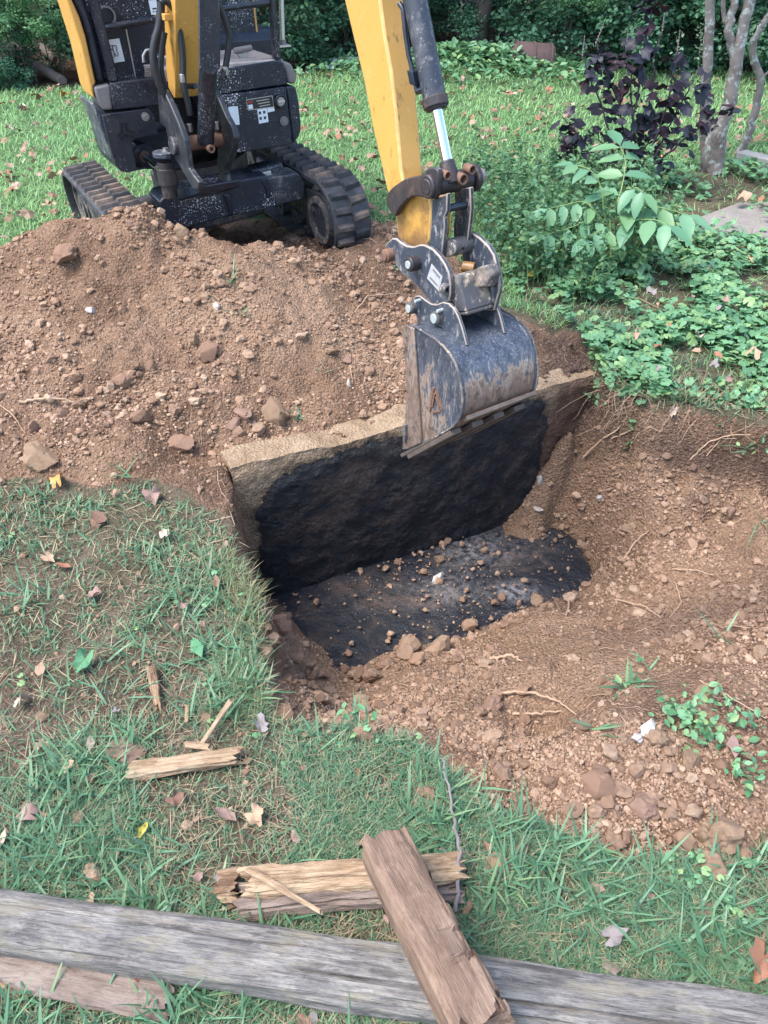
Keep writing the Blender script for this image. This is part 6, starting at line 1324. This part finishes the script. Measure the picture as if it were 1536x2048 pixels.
# roots and dry stems hanging from the undercut turf of the bank
bank_edge = [on_ground(u, v) for u, v in [(1185, 790), (1240, 792), (1300, 795), (1370, 800), (1440, 806), (1520, 818), (1620, 830)]]
mb = MB()
for a_, b_ in zip(bank_edge[:-1], bank_edge[1:]):
    for _ in range(17):
        q = a_.lerp(b_, random.random()); q = q + Vector((0, random.uniform(-.02, .05), .015)); P = [q]; dx, dy = random.gauss(0, .018), random.uniform(-.022, .004); L = random.randint(3, 8)
        for s_ in range(L): P.append(P[-1] + Vector((dx + random.gauss(0, .012), dy + random.gauss(0, .006), -.018 + random.gauss(0, .010) + .022 * (s_ == 0))))
        mb.tube(P, [random.uniform(.0006, .0015) * (1 - .6 * i / L) for i in range(L + 1)], 4, caps=False)
tag(mb.build("hanging_roots", M_ROOT), "fine pale roots and dry stems hanging from the turf over the bank", kind='stuff')
x, y = [], []
for a_, b_ in zip(bank_edge[:-1], bank_edge[1:]):
    for _ in range(110): q = a_.lerp(b_, random.random()); x.append(q[0]); y.append(q[1] + random.uniform(-.03, .10))
x, y = np.array(x), np.array(y); n = len(x); V, F = blades(gp(x, y, .004), U(n, 0, 6.28), U(n, .04, .13), U(n, .0012, .0030), U(n, .6, 1.5), U(n, -.2, .9), 3)
tag(link("bank_straw", np_mesh("bank_straw", V, F), STRAW), "dry matted straw along the top of the bank", kind='stuff')
n2_ = 330; kk = rng.integers(0, n, n2_); P = gp(x[kk], y[kk], 0); P[:, 2] += U(n2_, 0, .05); V, F = scatter_leaves(P, upn(n2_, .7), U(n2_, 0, 6.28), U(n2_, .02, .045), 'round')
tag(link("bank_leaves", np_mesh("bank_leaves", V, F), COVER), "small green leaves straggling over the edge of the bank", kind='stuff')

def weed_tuft(u, v, nblade, L, W, label, extra=0, lean=(.6, 1.35)):
    p = on_ground(u, v); root = thing("weed", p, label, "weed"); mats = WIDE
    for i in range(nblade):
        V, F = blades(np.array([[random.gauss(0, .012), random.gauss(0, .008), 0.0]]), U(1, 0, 6.28), U(1, *L), U(1, *W), U(1, *lean), U(1, -.1, .6), 5)
        link("blade", np_mesh("blade", V, F, True), mats, root)
    if extra:
        n = extra; P = np.stack([rng.normal(size=n) * .03, rng.normal(size=n) * .025, U(n, .01, .05)], -1); V, F = scatter_leaves(P, upn(n, .6), U(n, 0, 6.28), U(n, .012, .028), 'ovate')
        o = link("leaves", np_mesh("leaves", V, F), COVER, root); o['kind'] = 'stuff'
for a in [(1250, 1375, 12, (.06, .14), (.006, .011), "broad bladed weed clump on the bare soil right of the hole", 10), (1300, 1340, 7, (.05, .11), (.005, .009), "smaller grass clump behind the broad bladed weed", 6), (1195, 1460, 6, (.04, .09), (.005, .008), "small grass weed on the front edge of the soil", 0), (1355, 1440, 2, (.03, .05), (.004, .006), "leafy clover weed left of the folded tan leaf", 60), (1395, 1470, 2, (.03, .05), (.004, .006), "leafy clover weed below the folded tan leaf", 60), (1490, 1555, 2, (.03, .05), (.004, .006), "clover weed at the right edge of the front soil", 40), (1425, 1408, 2, (.02, .04), (.004, .006), "tiny clover weed beside the fine root", 24), (1480, 1450, 2, (.03, .05), (.004, .006), "flat clover weed at the right", 24),
          (460, 565, 18, (.05, .13), (.004, .007), "tuft of green grass on the upper heap", 0), (478, 628, 7, (.04, .09), (.004, .007), "small grass tuft lower on the heap", 0), (600, 838, 6, (.05, .09), (.005, .008), "grass blades stuck behind the tall tan block", 0), (650, 685 + 60, 4, (.04, .07), (.002, .003), "dry grass tuft on the heap", 0), (240, 950, 10, (.04, .09), (.003, .006), "grass tuft at the foot of the heap", 0), (1530, 1050, 5, (.12, .22), (.004, .007), "tall grass blades at the right edge of the hole", 0), (1185, 800, 6, (.06, .11), (.006, .010), "green weed hanging over the right end of the slab", 20), (1500, 900, 6, (.08, .14), (.008, .013), "leafy weed hanging over the bank at the right edge", 14), (1440, 1270, 3, (.08, .14), (.006, .009), "crossed green blades on the dark soil", 0), (1400, 1930, 12, (.07, .15), (.008, .014), "broad leaved grass clump in the lower right lawn", 0), (800, 540, 3, (.05, .08), (.004, .006), "small leafy weed left of the coupler", 22), (720, 1450, 12, (.05, .09), (.004, .007), "grass tuft at the front lip of the hole", 12)]: weed_tuft(*a)

# ================================================================== SHRUBS AND TREES ON THE RIGHT
BARK = NT("lichen_bark"); v = BARK.coord()
c = BARK.ramp(BARK.noise(7, 5, .65, v), [(.35, (.12, .10, .088)), (.6, (.22, .19, .17))])
c = BARK.mix(BARK.ramp(BARK.noise(24, 4, .7, v), [(.53, 0.0), (.60, .9)]), c, (.34, .38, .35))
BARK.p(Base_Color=c, Roughness=.9, Specular_IOR_Level=.2); BARK.bump(BARK.noise(40, 5, .65, v), .6, .01); BARK = BARK.m
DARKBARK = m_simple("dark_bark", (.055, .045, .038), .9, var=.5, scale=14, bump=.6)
def limb(mb, pts, r0, r1, seg=12, wob=.01):
    P = [Vector(p) for p in pts]; Q = []
    for i in range(len(P) - 1):
        p_, a, b, n_ = P[max(i - 1, 0)], P[i], P[i + 1], P[min(i + 2, len(P) - 1)]
        for k in range(6):
            tt = k / 6; Q.append(0.5 * ((2 * a) + (-p_ + b) * tt + (2 * p_ - 5 * a + 4 * b - n_) * tt * tt + (-p_ + 3 * a - 3 * b + n_) * tt ** 3) + Vector((random.gauss(0, wob), random.gauss(0, wob), 0)))
    Q.append(P[-1]); n = len(Q); mb.tube(Q, [(r0 + (r1 - r0) * i / (n - 1)) * random.uniform(.95, 1.06) for i in range(n)], seg)
    return Q[-1]
def leaf_cloud(name, centres, radii, n_each, size, kind, mat, parent=None, flat=.6, tilt=.55, off=Vector((0, 0, 0))):
    C_, S_ = np.array(centres, float), np.array(radii, float); idx = np.repeat(np.arange(len(C_)), n_each); n = len(idx)
    d = rng.normal(size=(n, 3)); d /= np.linalg.norm(d, axis=1, keepdims=True); r = rng.random(n) ** .45
    P = C_[idx] + d * (r * S_[idx])[:, None] * np.array([1, 1, flat]); nr = d * .6 + rng.normal(size=(n, 3)) * tilt; nr[:, 2] = np.abs(nr[:, 2]) + .45
    V, F = scatter_leaves(P - np.array(off), nr, U(n, 0, 6.28), U(n, *size), kind); return np_mesh(name, V, F)
Y0 = 5.05
def TP(u, v, y=Y0): return Vector(at_y(u, v, y))
base = on_ground(1420, 345); Yt = base[1]
tree = thing("ornamental_tree", base, "slender multi trunk tree with lichen spotted grey bark", "tree")
def trunk(pts, r0, r1, parent=tree, dy=0, m_=BARK):
    mb = MB(); limb(mb, [Vector(at_y(u, v, Yt + dy)) for u, v in pts], r0, r1, 14, .004); return mb.build("trunk", m_, parent)
trunk([(1412, 352), (1408, 250), (1415, 130), (1422, 0), (1425, -150), (1415, -420), (1380, -700)], .034, .022, dy=.03)
trunk([(1432, 350), (1440, 270), (1462, 190), (1478, 95), (1500, 0), (1540, -160), (1600, -420)], .048, .024, dy=-.03)
trunk([(1465, 180), (1468, 110), (1458, 60), (1470, 0), (1480, -120), (1470, -350)], .030, .018, dy=-.02)
trunk([(1470, 120), (1462, 80), (1448, 30), (1445, -40), (1430, -200)], .018, .010, dy=-.01)
trunk([(1425, 352), (1420, 300), (1432, 240)], .05, .03, dy=.0)
cr = [Vector(at_y(u, v, Yt + dy)) for u, v, dy in [(1380, -700, 0), (1430, -560, -.3), (1600, -480, .3), (1700, -420, 0), (1500, -640, .5), (1280, -620, .2)]]
me = leaf_cloud("crown", [c_[:] for c_ in cr], [.55] * 6, 260, (.04, .07), 'ovate', None, off=base); link("crown", me, WEED, tree)
base2 = on_ground(1478, 318); tree2 = thing("ornamental_tree", base2, "single thin curved grey trunk right of the multi trunk tree", "tree")
def trunk2(pts, r0, r1):
    mb = MB(); limb(mb, [Vector(at_y(u, v, base2[1])) for u, v in pts], r0, r1, 12, .004); return mb.build("trunk", BARK, tree2)
trunk2([(1472, 322), (1490, 285), (1510, 225), (1520, 160), (1506, 95), (1522, 55), (1545, 20), (1600, -80), (1650, -300)], .030, .016)
trunk2([(1520, 160), (1536, 145), (1570, 110)], .010, .006)
me = leaf_cloud("crown", [tuple(at_y(1650, -320, base2[1])), tuple(at_y(1720, -420, base2[1] + .3))], [.6, .6], 300, (.04, .07), 'ovate', None, off=base2); link("crown", me, WEED, tree2)

# purple leaved shrub with seed spikes
PURP = m_leaf("purple_leaves", [(.014, .014, .022), (.024, .024, .036), (.042, .018, .028), (.018, .026, .030), (.034, .034, .050)], .12, .5, .3)
PSTEM = m_simple("purple_stem", (.05, .03, .04), .6, var=.3); SEED = m_simple("seed_spike", (.22, .17, .17), .8, var=.4)
sb = on_ground(1245, 388); Ys = sb[1]; shrub = thing("purple_shrub", sb, "dark purple leaved shrub with thin seed spikes before the tree", "shrub")
T_, F_ = leaf_tmpl('lobed'); T2 = T_.copy(); T2[:, 0] += .3; T2[:, 1] *= .75; purple_meshes = []
for i in range(5):
    q = T2.copy(); q[:, 2] += (random.uniform(-.8, .6)) * q[:, 1] ** 2 + random.uniform(-.5, .2) * q[:, 0] ** 2; m_ = np_mesh("leaf", q, F_, True); m_.materials.append(PURP); purple_meshes.append(m_)
leafcount = 0
def put_leaf(p, size, meshes, parent, nrm=None, az=None, name="leaf"):
    o = link(name, random.choice(meshes), None, parent); n_ = Vector(nrm or (random.gauss(0, .5), random.gauss(0, .5) - .25, .8))
    M = n_.to_track_quat('Z', 'Y').to_matrix().to_4x4() @ Matrix.Rotation(random.random() * 6.28 if az is None else az, 4, 'Z') @ Matrix.Diagonal((size, size, size, 1)); M.translation = p - org(parent); o.matrix_local = M
for (pts, spike) in [([(1240, 385), (1225, 300), (1205, 220), (1178, 150), (1165, 110)], 1), ([(1243, 385), (1250, 290), (1238, 210), (1205, 130), (1192, 85)], 1), ([(1245, 385), (1258, 300), (1275, 190), (1290, 90), (1305, 15), (1320, -10)], 1), ([(1245, 385), (1270, 310), (1262, 200), (1262, 130), (1252, 100)], 1), ([(1250, 385), (1300, 300), (1330, 220), (1345, 150), (1355, 100)], 1), ([(1250, 385), (1310, 310), (1340, 250), (1370, 190), (1395, 145)], 0), ([(1250, 385), (1310, 330), (1380, 270), (1425, 235), (1450, 215)], 0), ([(1240, 385), (1190, 310), (1150, 260), (1125, 235)], 0), ([(1240, 390), (1160, 350), (1135, 310), (1130, 275)], 0), ([(1245, 385), (1280, 290), (1300, 200), (1310, 110), (1325, 60)], 1), ([(1245, 385), (1275, 330), (1300, 270), (1300, 240)], 0), ([(1245, 385), (1230, 330), (1200, 280), (1190, 250)], 0)]:
    dy = random.uniform(-.18, .18); P = [Vector(at_y(u, v, Ys + dy * i / len(pts))) for i, (u, v) in enumerate(pts)]; mb = MB(); limb(mb, P, .007, .003, 7, .004); mb.build("stem", PSTEM, shrub)
    for i in range(len(P) - 1):
        for q in range(9 if i else 5):
            p = P[i].lerp(P[i + 1], random.random()) + Vector((random.gauss(0, .035), random.gauss(0, .045), random.gauss(0, .025)))
            if leafcount < 298: put_leaf(p, random.uniform(.070, .128), purple_meshes, shrub); leafcount += 1
    if spike:
        mb = MB(); a = P[-1]; b = a + Vector((random.gauss(0, .01), 0, .09)); 
        for q in range(7): c_ = a.lerp(b, q / 6); mb.tube([c_ + Vector((0, 0, -.005)), c_ + Vector((0, 0, .005))], .0045 * (1 - .08 * q), 6)
        mb.tube([a - Vector((0, 0, .02)), b], .0015, 5); mb.build("seed_spike", SEED, shrub)

# sapling with large compound leaves
FROND = m_leaf("compound_leaflets", [(.10, .235, .13), (.135, .29, .16), (.17, .33, .185), (.14, .27, .11)], .3, .42, .4); FSTEM = m_simple("leaf_stalk", (.20, .28, .09), .55, var=.2)
fb = on_ground(1215, 560); Yf = fb[1] + .12; sap = thing("compound_leaf_sapling", fb, "green sapling with large paired leaflets standing before the purple shrub", "sapling")
T_, F_ = leaf_tmpl('ovate'); lf_meshes = []
for i in range(4):
    q = T_.copy(); q[:, 1] *= .78; q[:, 2] += random.uniform(-.25, .0) * q[:, 0] ** 2; m_ = np_mesh("leaflet", q, F_, True); m_.materials.append(FROND); lf_meshes.append(m_)
def frond(pts, dys, nl, size, drop=.3, tipleaf=True):
    P = [Vector(at_y(u, v, Yf + d_)) for (u, v), d_ in zip(pts, dys)]; mb = MB(); limb(mb, P, .0032, .0014, 6, .001); mb.build("stalk", FSTEM, sap)
    n = len(P) - 1
    for i in range(nl):
        f = .22 + .72 * i / max(1, nl - 1); s = f * n; k = min(int(s), n - 1); p = P[k].lerp(P[k + 1], s - k); t_ = (P[k + 1] - P[k]).normalized(); sd_ = t_.cross(Vector((0, 0, 1))).normalized()
        for sg in (-1, 1):
            d_ = (sd_ * sg * 1.0 + t_ * .45 + Vector((0, 0, -drop * random.uniform(.6, 1.3)))).normalized(); nn = (Vector((0, -.25, 1)) + sd_ * sg * .25 + Vector((random.gauss(0, .15), random.gauss(0, .15), 0))); nn = (nn - d_ * nn.dot(d_)).normalized(); yy = nn.cross(d_)
            o = link("leaflet", random.choice(lf_meshes), None, sap); sz_ = 1.75 * size * random.uniform(.85, 1.1); M = Matrix(((d_ * sz_).to_tuple() + (0,), (yy * sz_).to_tuple() + (0,), (nn * sz_).to_tuple() + (0,), (0, 0, 0, 1))).transposed(); M.translation = p - org(sap); o.matrix_local = M
    if tipleaf:
        d_ = (P[-1] - P[-2]).normalized(); d_ = (d_ + Vector((0, 0, -.3))).normalized(); nn = Vector((0, -.2, 1)); nn = (nn - d_ * nn.dot(d_)).normalized(); yy = nn.cross(d_); o = link("leaflet", lf_meshes[0], None, sap); size *= 1.75; M = Matrix(((d_ * size).to_tuple() + (0,), (yy * size).to_tuple() + (0,), (nn * size).to_tuple() + (0,), (0, 0, 0, 1))).transposed(); M.translation = P[-1] - org(sap); o.matrix_local = M
frond([(1225, 430), (1245, 370), (1250, 320), (1240, 290)], [.05, .15, .25, .32], 4, .085)
frond([(1210, 440), (1200, 370), (1180, 340), (1150, 330)], [.05, .10, .12, .15], 4, .062)
frond([(1205, 440), (1170, 405), (1130, 410), (1095, 418)], [.0, 0, -.02, -.05], 4, .062, .6)
frond([(1215, 450), (1185, 440), (1140, 455), (1090, 470)], [-.02, -.06, -.10, -.14], 4, .066, .6)
frond([(1230, 440), (1270, 410), (1320, 415), (1375, 430)], [.0, -.04, -.08, -.12], 4, .088, .7)
frond([(1235, 450), (1275, 440), (1310, 440), (1335, 450)], [-.04, -.12, -.18, -.22], 3, .082, .7)
frond([(1225, 420), (1262, 385), (1272, 375), (1285, 385)], [.0, -.02, -.05, -.08], 3, .07, .8)
frond([(1215, 460), (1200, 462), (1185, 470), (1170, 480)], [-.06, -.12, -.16, -.2], 3, .06, .7)
frond([(1220, 470), (1260, 500), (1290, 520), (1300, 550)], [-.04, -.1, -.14, -.16], 3, .05, .6)
mb = MB(); limb(mb, [fb, Vector(at_y(1222, 500, Yf - .04)), Vector(at_y(1220, 440, Yf))], .006, .004, 8, .002); mb.build("stem", FSTEM, sap)
# slim flowering sprigs behind the shrub
sg = thing("flowering_sprig", on_ground(1372, 330), "slim pale sprig of tiny leaves left of the multi trunk tree", "sprig"); LP = []
for pts in ([(1372, 330), (1375, 220), (1362, 140), (1352, 70)], [(1372, 330), (1385, 200), (1400, 110), (1402, 50)]):
    P = [Vector(at_y(u, v, org(sg)[1] + .1)) for u, v in pts]; mb = MB(); limb(mb, P, .003, .001, 5, .004); mb.build("stem", FSTEM, sg)
    for q in range(60):
        k = random.choice([1, 2]); LP.append((P[k].lerp(P[k + 1], random.random()) + Vector((random.gauss(0, .02), random.gauss(0, .02), random.gauss(0, .02))) - org(sg))[:])
n = len(LP); V, F = scatter_leaves(np.array(LP), upn(n, .7), U(n, 0, 6.28), U(n, .015, .03), 'ovate'); o = link("leaves", np_mesh("leaves", V, F), m_leaf("pale_sprig_leaves", [(.22, .32, .19), (.32, .40, .26)], .3), sg); o['kind'] = 'stuff'

# paving stone and kerb on the right
STONE = m_simple("grey_brown_stone", (.20, .175, .155), .9, var=.4, scale=20, bump=.5); KERB = m_simple("grey_kerb_stone", (.26, .25, .235), .9, var=.35, scale=18, bump=.4)
P4 = [on_ground(u, v) for u, v in [(1400, 440), (1475, 412), (1640, 412), (1660, 480), (1440, 482), (1400, 465)]]
mb = MB(); mb.prism([p + Vector((0, 0, .025)) for p in P4], Vector((0, 0, -.07))); tag(mb.build("paving_stone", STONE, bevel=.012, loc=P4[0]), "flat grey brown paving stone among the ground cover at the right edge", "paving stone")
a, b = on_ground(1474, 330), on_ground(1560, 352); q = (b - a).normalized(); b = a + q * 1.2
for i, (f0, f1) in enumerate([(0, .3), (.32, .62), (.64, .95)]):
    c_ = a.lerp(b, (f0 + f1) / 2); mb = MB(); mb.box(c_ + Vector((0, 0, .03)), (q, q.cross(Vector((0, 0, 1))), (0, 0, 1)), ((f1 - f0) * .6, .05, .065)); tag(mb.build("kerb_stone", KERB, bevel=.01, loc=c_), ["grey kerb stone nearest the thin curved trunk", "second grey kerb stone right of the thin trunk", "third grey kerb stone beyond the right edge"][i], "kerb stone", "kerb stones beside the tree")

# ================================================================== FAR EDGE: woods, log, boards, rusty drum
a, b = on_ground(655, 138), on_ground(690, 128); 
BOARD = m_simple("grey_board", (.30, .31, .33), .8, var=.3, scale=12, bump=.3)
def board(u0, v0, u1, v1, y, th, label):
    p = [Vector(at_y(*q, y)) for q in [(u0, v1), (u1, v1), (u1, v0), (u0, v0)]]; mb = MB(); mb.prism(p, Vector((0, th, 0))); return tag(mb.build("grey_board", BOARD, bevel=.006, loc=p[0]), label, "board")
mb = MB(); p = [Vector(at_y(*q, 9.9)) for q in [(650, 140), (672, 140), (674, 119), (668, 119)]]; mb.prism(p, Vector((0, .05, 0))); tag(mb.build("grey_board", BOARD, bevel=.004, loc=p[0]), "leaning grey board end at the edge of the trees", "board")
board(676, 115, 740, 126, 10.0, .06, "flat grey board on the ivy at the edge of the trees")
dr_p = on_ground(1070, 132); drm = thing("rusty_drum", dr_p, "low rusty brown drum half sunk in the ivy at the edge of the trees", "drum"); RUSTD = m_simple("rusty_drum_metal", (.085, .052, .048), .85, var=.4, scale=8, bump=.3)
yc = dr_p[1] + .15; c0, c1 = Vector(at_y(1028, 118, yc)), Vector(at_y(1098, 124, yc)); axd = (c1 - c0).normalized(); mb = MB(); rr = .17
mb.tube([c0 - axd * .05, c0, c0 + axd * .02, c1, c1 + axd * .03], [rr * .55, rr * .92, rr, rr, rr * .9], 28); mb.build("drum_body", RUSTD, drm)
for f in (.02, .5, .98):
    mb = MB(); cc = c0.lerp(c1, f); mb.ring(cc, axd, rr + .012, rr - .01, .02, 28); mb.build("drum_hoop", RUSTD, drm)
LOGB = m_simple("fallen_log_bark", (.16, .125, .105), .9, var=.5, scale=10, bump=.6)
mb = MB(); limb(mb, [Vector(at_y(u, v, y_)) for u, v, y_ in [(-60, 60, 10.0), (20, 98, 9.6), (70, 130, 9.3), (125, 162, 9.0)]], .075, .045, 12, .012); tag(mb.build("fallen_log", LOGB, loc=at_y(70, 130, 9.3)), "fallen log slanting through the undergrowth at the far left", "log")
mb = MB(); limb(mb, [Vector(at_y(u, v, y_)) for u, v, y_ in [(10, 60, 10.2), (40, 100, 9.7), (62, 104, 9.6)]], .03, .02, 9, .01); tag(mb.build("dead_branch", LOGB, loc=at_y(40, 100, 9.7)), "dead branch lying above the fallen log", "branch")
mb = MB(); limb(mb, [Vector(at_y(u, v, y_)) for u, v, y_ in [(80, 95, 9.9), (110, 120, 9.7)]], .05, .04, 9, .01); tag(mb.build("dead_branch", LOGB, loc=at_y(95, 108, 9.8)), "pale broken branch right of the fallen log", "branch")
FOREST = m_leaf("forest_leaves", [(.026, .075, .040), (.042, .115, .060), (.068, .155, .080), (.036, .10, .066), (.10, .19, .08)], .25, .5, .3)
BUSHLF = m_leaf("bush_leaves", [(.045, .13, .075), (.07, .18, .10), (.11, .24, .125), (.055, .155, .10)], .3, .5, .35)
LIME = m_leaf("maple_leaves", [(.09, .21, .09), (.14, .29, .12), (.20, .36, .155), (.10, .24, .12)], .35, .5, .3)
def bush_mesh(seed, n_cl, n_each, size, kind='ovate'):
    cs = [(random.gauss(0, .42), random.gauss(0, .35), abs(random.gauss(.55, .38))) for _ in range(n_cl)]; return leaf_cloud("foliage", cs, [random.uniform(.16, .36) for _ in cs], n_each, size, kind, None, tilt=.7)
bm_a = [bush_mesh(i, 24, 185, (.036, .072)) for i in range(4)]; bm_l = [bush_mesh(i, 24, 150, (.045, .085), 'lobed' if False else 'ovate') for i in range(2)]
crown_m = []
for i in range(3):
    cs = [(random.gauss(0, 1.1), random.gauss(0, 1.1), random.gauss(0, .9)) for _ in range(34)]; crown_m.append(leaf_cloud("crown", cs, [random.uniform(.35, .8) for _ in cs], 75, (.12, .22), 'ovate', None, tilt=.6))
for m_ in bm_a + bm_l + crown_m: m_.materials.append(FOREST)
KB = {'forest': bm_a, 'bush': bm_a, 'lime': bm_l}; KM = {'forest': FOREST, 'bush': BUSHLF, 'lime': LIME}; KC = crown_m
def bush(x, y, s, kind, label, group=None, z=0, name="bush", sz=None):
    g = float(gz(x, y)); r = thing(name, (x, y, g), label, "bush", group); o = link("foliage", random.choice(KB[kind]), None, r); o.material_slots[0].link = 'OBJECT'; o.material_slots[0].material = KM[kind]; o.location = (0, 0, z); o.scale = (s, s, (sz or s)); o.rotation_euler[2] = random.random() * 6.28
    for k in range(3):
        a = random.random() * 6.28; mb = MB(); mb.tube([(x + .05 * math.cos(a), y + .05 * math.sin(a), g - .02), (x + .18 * s * math.cos(a), y + .18 * s * math.sin(a), g + .5 * s + z)], [.018 * s, .009 * s], 6); mb.build("stem", DARKBARK, r)
def px_x(u, y): return (u - 768) / FPX * (y * FWD[1] + (CAMH - .3) * -FWD[2])
EDGE = [(-200, 9.0, 1.1, 'forest', "dark bush beyond the left edge of the lawn"), (-360, 9.0, 1.2, 'bush', "blue green bush well beyond the left edge"), (1780, 9.4, 1.2, 'forest', "dark bush well beyond the right edge"), (-60, 9.0, 1.0, 'bush', "low blue green bush at the far left edge of the lawn"), (20, 8.75, .38, 'bush', "small blue green bush before the fallen log"), (165, 9.9, .85, 'forest', "dark bush behind the left side of the excavator"),
        (250, 10.0, 1.1, 'forest', "dark bush directly behind the driver's seat"), (430, 10.2, 1.1, 'forest', "dark bush behind the boom"), (560, 10.2, .95, 'bush', "bush behind the silver mirror pole"), (610, 10.6, 1.15, 'forest', "tall dark bush between the excavator and the arm"), (690, 10.6, 1.1, 'bush', "pale speckled bush just left of the yellow arm"), (850, 12.4, .7, 'forest', "bush right of the hydraulic cylinder"),
        (975, 11.0, .7, 'bush', "leafy bush above the ivy mound"), (1010, 11.6, .8, 'forest', "dark bush behind the rusty drum"), (1120, 10.3, .95, 'bush', "leafy green bush right of the rusty drum"), (1180, 10.4, 1.2, 'bush', "broad green bush behind the purple shrub"), (1270, 10.4, 1.2, 'forest', "dark green bush behind the top of the purple shrub"), (1350, 10.0, 1.1, 'bush', "small leaved bush left of the multi trunk tree"), (1430, 9.9, 1.2, 'bush', "speckled bush behind the multi trunk tree"), (1520, 9.9, 1.2, 'forest', "bush at the far right edge of the lawn"), (1620, 9.7, 1.2, 'bush', "bush beyond the right edge")]
for u, y_, s, kind, lab in EDGE: bush(px_x(u, y_), y_, s * .88, kind, lab)
bush(px_x(60, 8.95), 8.95, .42, 'lime', "light green maple branches hanging above the fallen log", z=.42, name="maple_sapling"); bush(px_x(-20, 9.0), 9.0, .5, 'lime', "light green maple sapling at the top left corner", z=.38, name="maple_sapling"); bush(px_x(110, 9.2), 9.2, .42, 'lime', "light green maple sapling beside the yellow side panel", z=.36, name="maple_sapling")
bush(px_x(1130, 10.0), 10.0, .4, 'lime', "light green hanging branch above the rusty drum", z=.5, name="maple_sapling")
k = 0
for i in range(24):
    y_ = random.uniform(11.6, 18.5); x_ = random.uniform(-.62, .62) * y_
    if abs(x_ - .105 * y_) < .5 and y_ < 15: continue
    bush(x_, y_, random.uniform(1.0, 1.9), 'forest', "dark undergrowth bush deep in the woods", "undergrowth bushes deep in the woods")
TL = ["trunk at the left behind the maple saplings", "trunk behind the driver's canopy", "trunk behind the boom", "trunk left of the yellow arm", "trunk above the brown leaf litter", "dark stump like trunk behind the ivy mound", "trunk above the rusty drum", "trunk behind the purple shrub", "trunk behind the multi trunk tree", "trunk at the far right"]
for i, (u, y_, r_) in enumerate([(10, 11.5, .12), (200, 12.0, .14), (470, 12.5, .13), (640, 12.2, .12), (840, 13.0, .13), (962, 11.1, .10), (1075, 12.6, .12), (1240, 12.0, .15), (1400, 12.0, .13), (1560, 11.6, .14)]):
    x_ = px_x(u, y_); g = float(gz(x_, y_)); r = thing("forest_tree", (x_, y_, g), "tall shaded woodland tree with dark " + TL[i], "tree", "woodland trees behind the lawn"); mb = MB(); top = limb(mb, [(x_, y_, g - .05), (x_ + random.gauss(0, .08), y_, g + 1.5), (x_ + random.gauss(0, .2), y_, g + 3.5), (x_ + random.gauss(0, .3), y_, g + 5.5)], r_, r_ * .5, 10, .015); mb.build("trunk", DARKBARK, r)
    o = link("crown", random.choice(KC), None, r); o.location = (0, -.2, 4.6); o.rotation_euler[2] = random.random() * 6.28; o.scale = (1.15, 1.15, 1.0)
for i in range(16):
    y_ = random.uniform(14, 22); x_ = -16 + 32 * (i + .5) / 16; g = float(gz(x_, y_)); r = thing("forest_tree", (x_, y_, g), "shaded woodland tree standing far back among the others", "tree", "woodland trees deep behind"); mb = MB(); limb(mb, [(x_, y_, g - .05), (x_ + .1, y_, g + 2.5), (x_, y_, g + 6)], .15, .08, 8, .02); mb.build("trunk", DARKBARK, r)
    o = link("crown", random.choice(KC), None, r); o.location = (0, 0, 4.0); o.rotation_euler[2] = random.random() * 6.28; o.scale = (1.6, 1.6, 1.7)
for pts in ([(1010, 75), (1030, 40), (1055, 5), (1075, -30)], [(1010, 75), (1040, 35), (1090, 15)], [(930, 55), (925, 20), (920, -30)]):
    mb = MB(); limb(mb, [Vector(at_y(u, v, 11.2)) for u, v in pts], .012, .006, 6, .01); tag(mb.build("bare_branch", m_simple("pale_branch", (.25, .22, .18), .8, var=.3), loc=at_y(*pts[0], 11.2)), {1075: "thin bare branch leaning right above the rusty drum", 1090: "lowest bare branch over the rusty drum", 920: "thin upright bare stem above the ivy mound"}[pts[-1][0]], "branch")
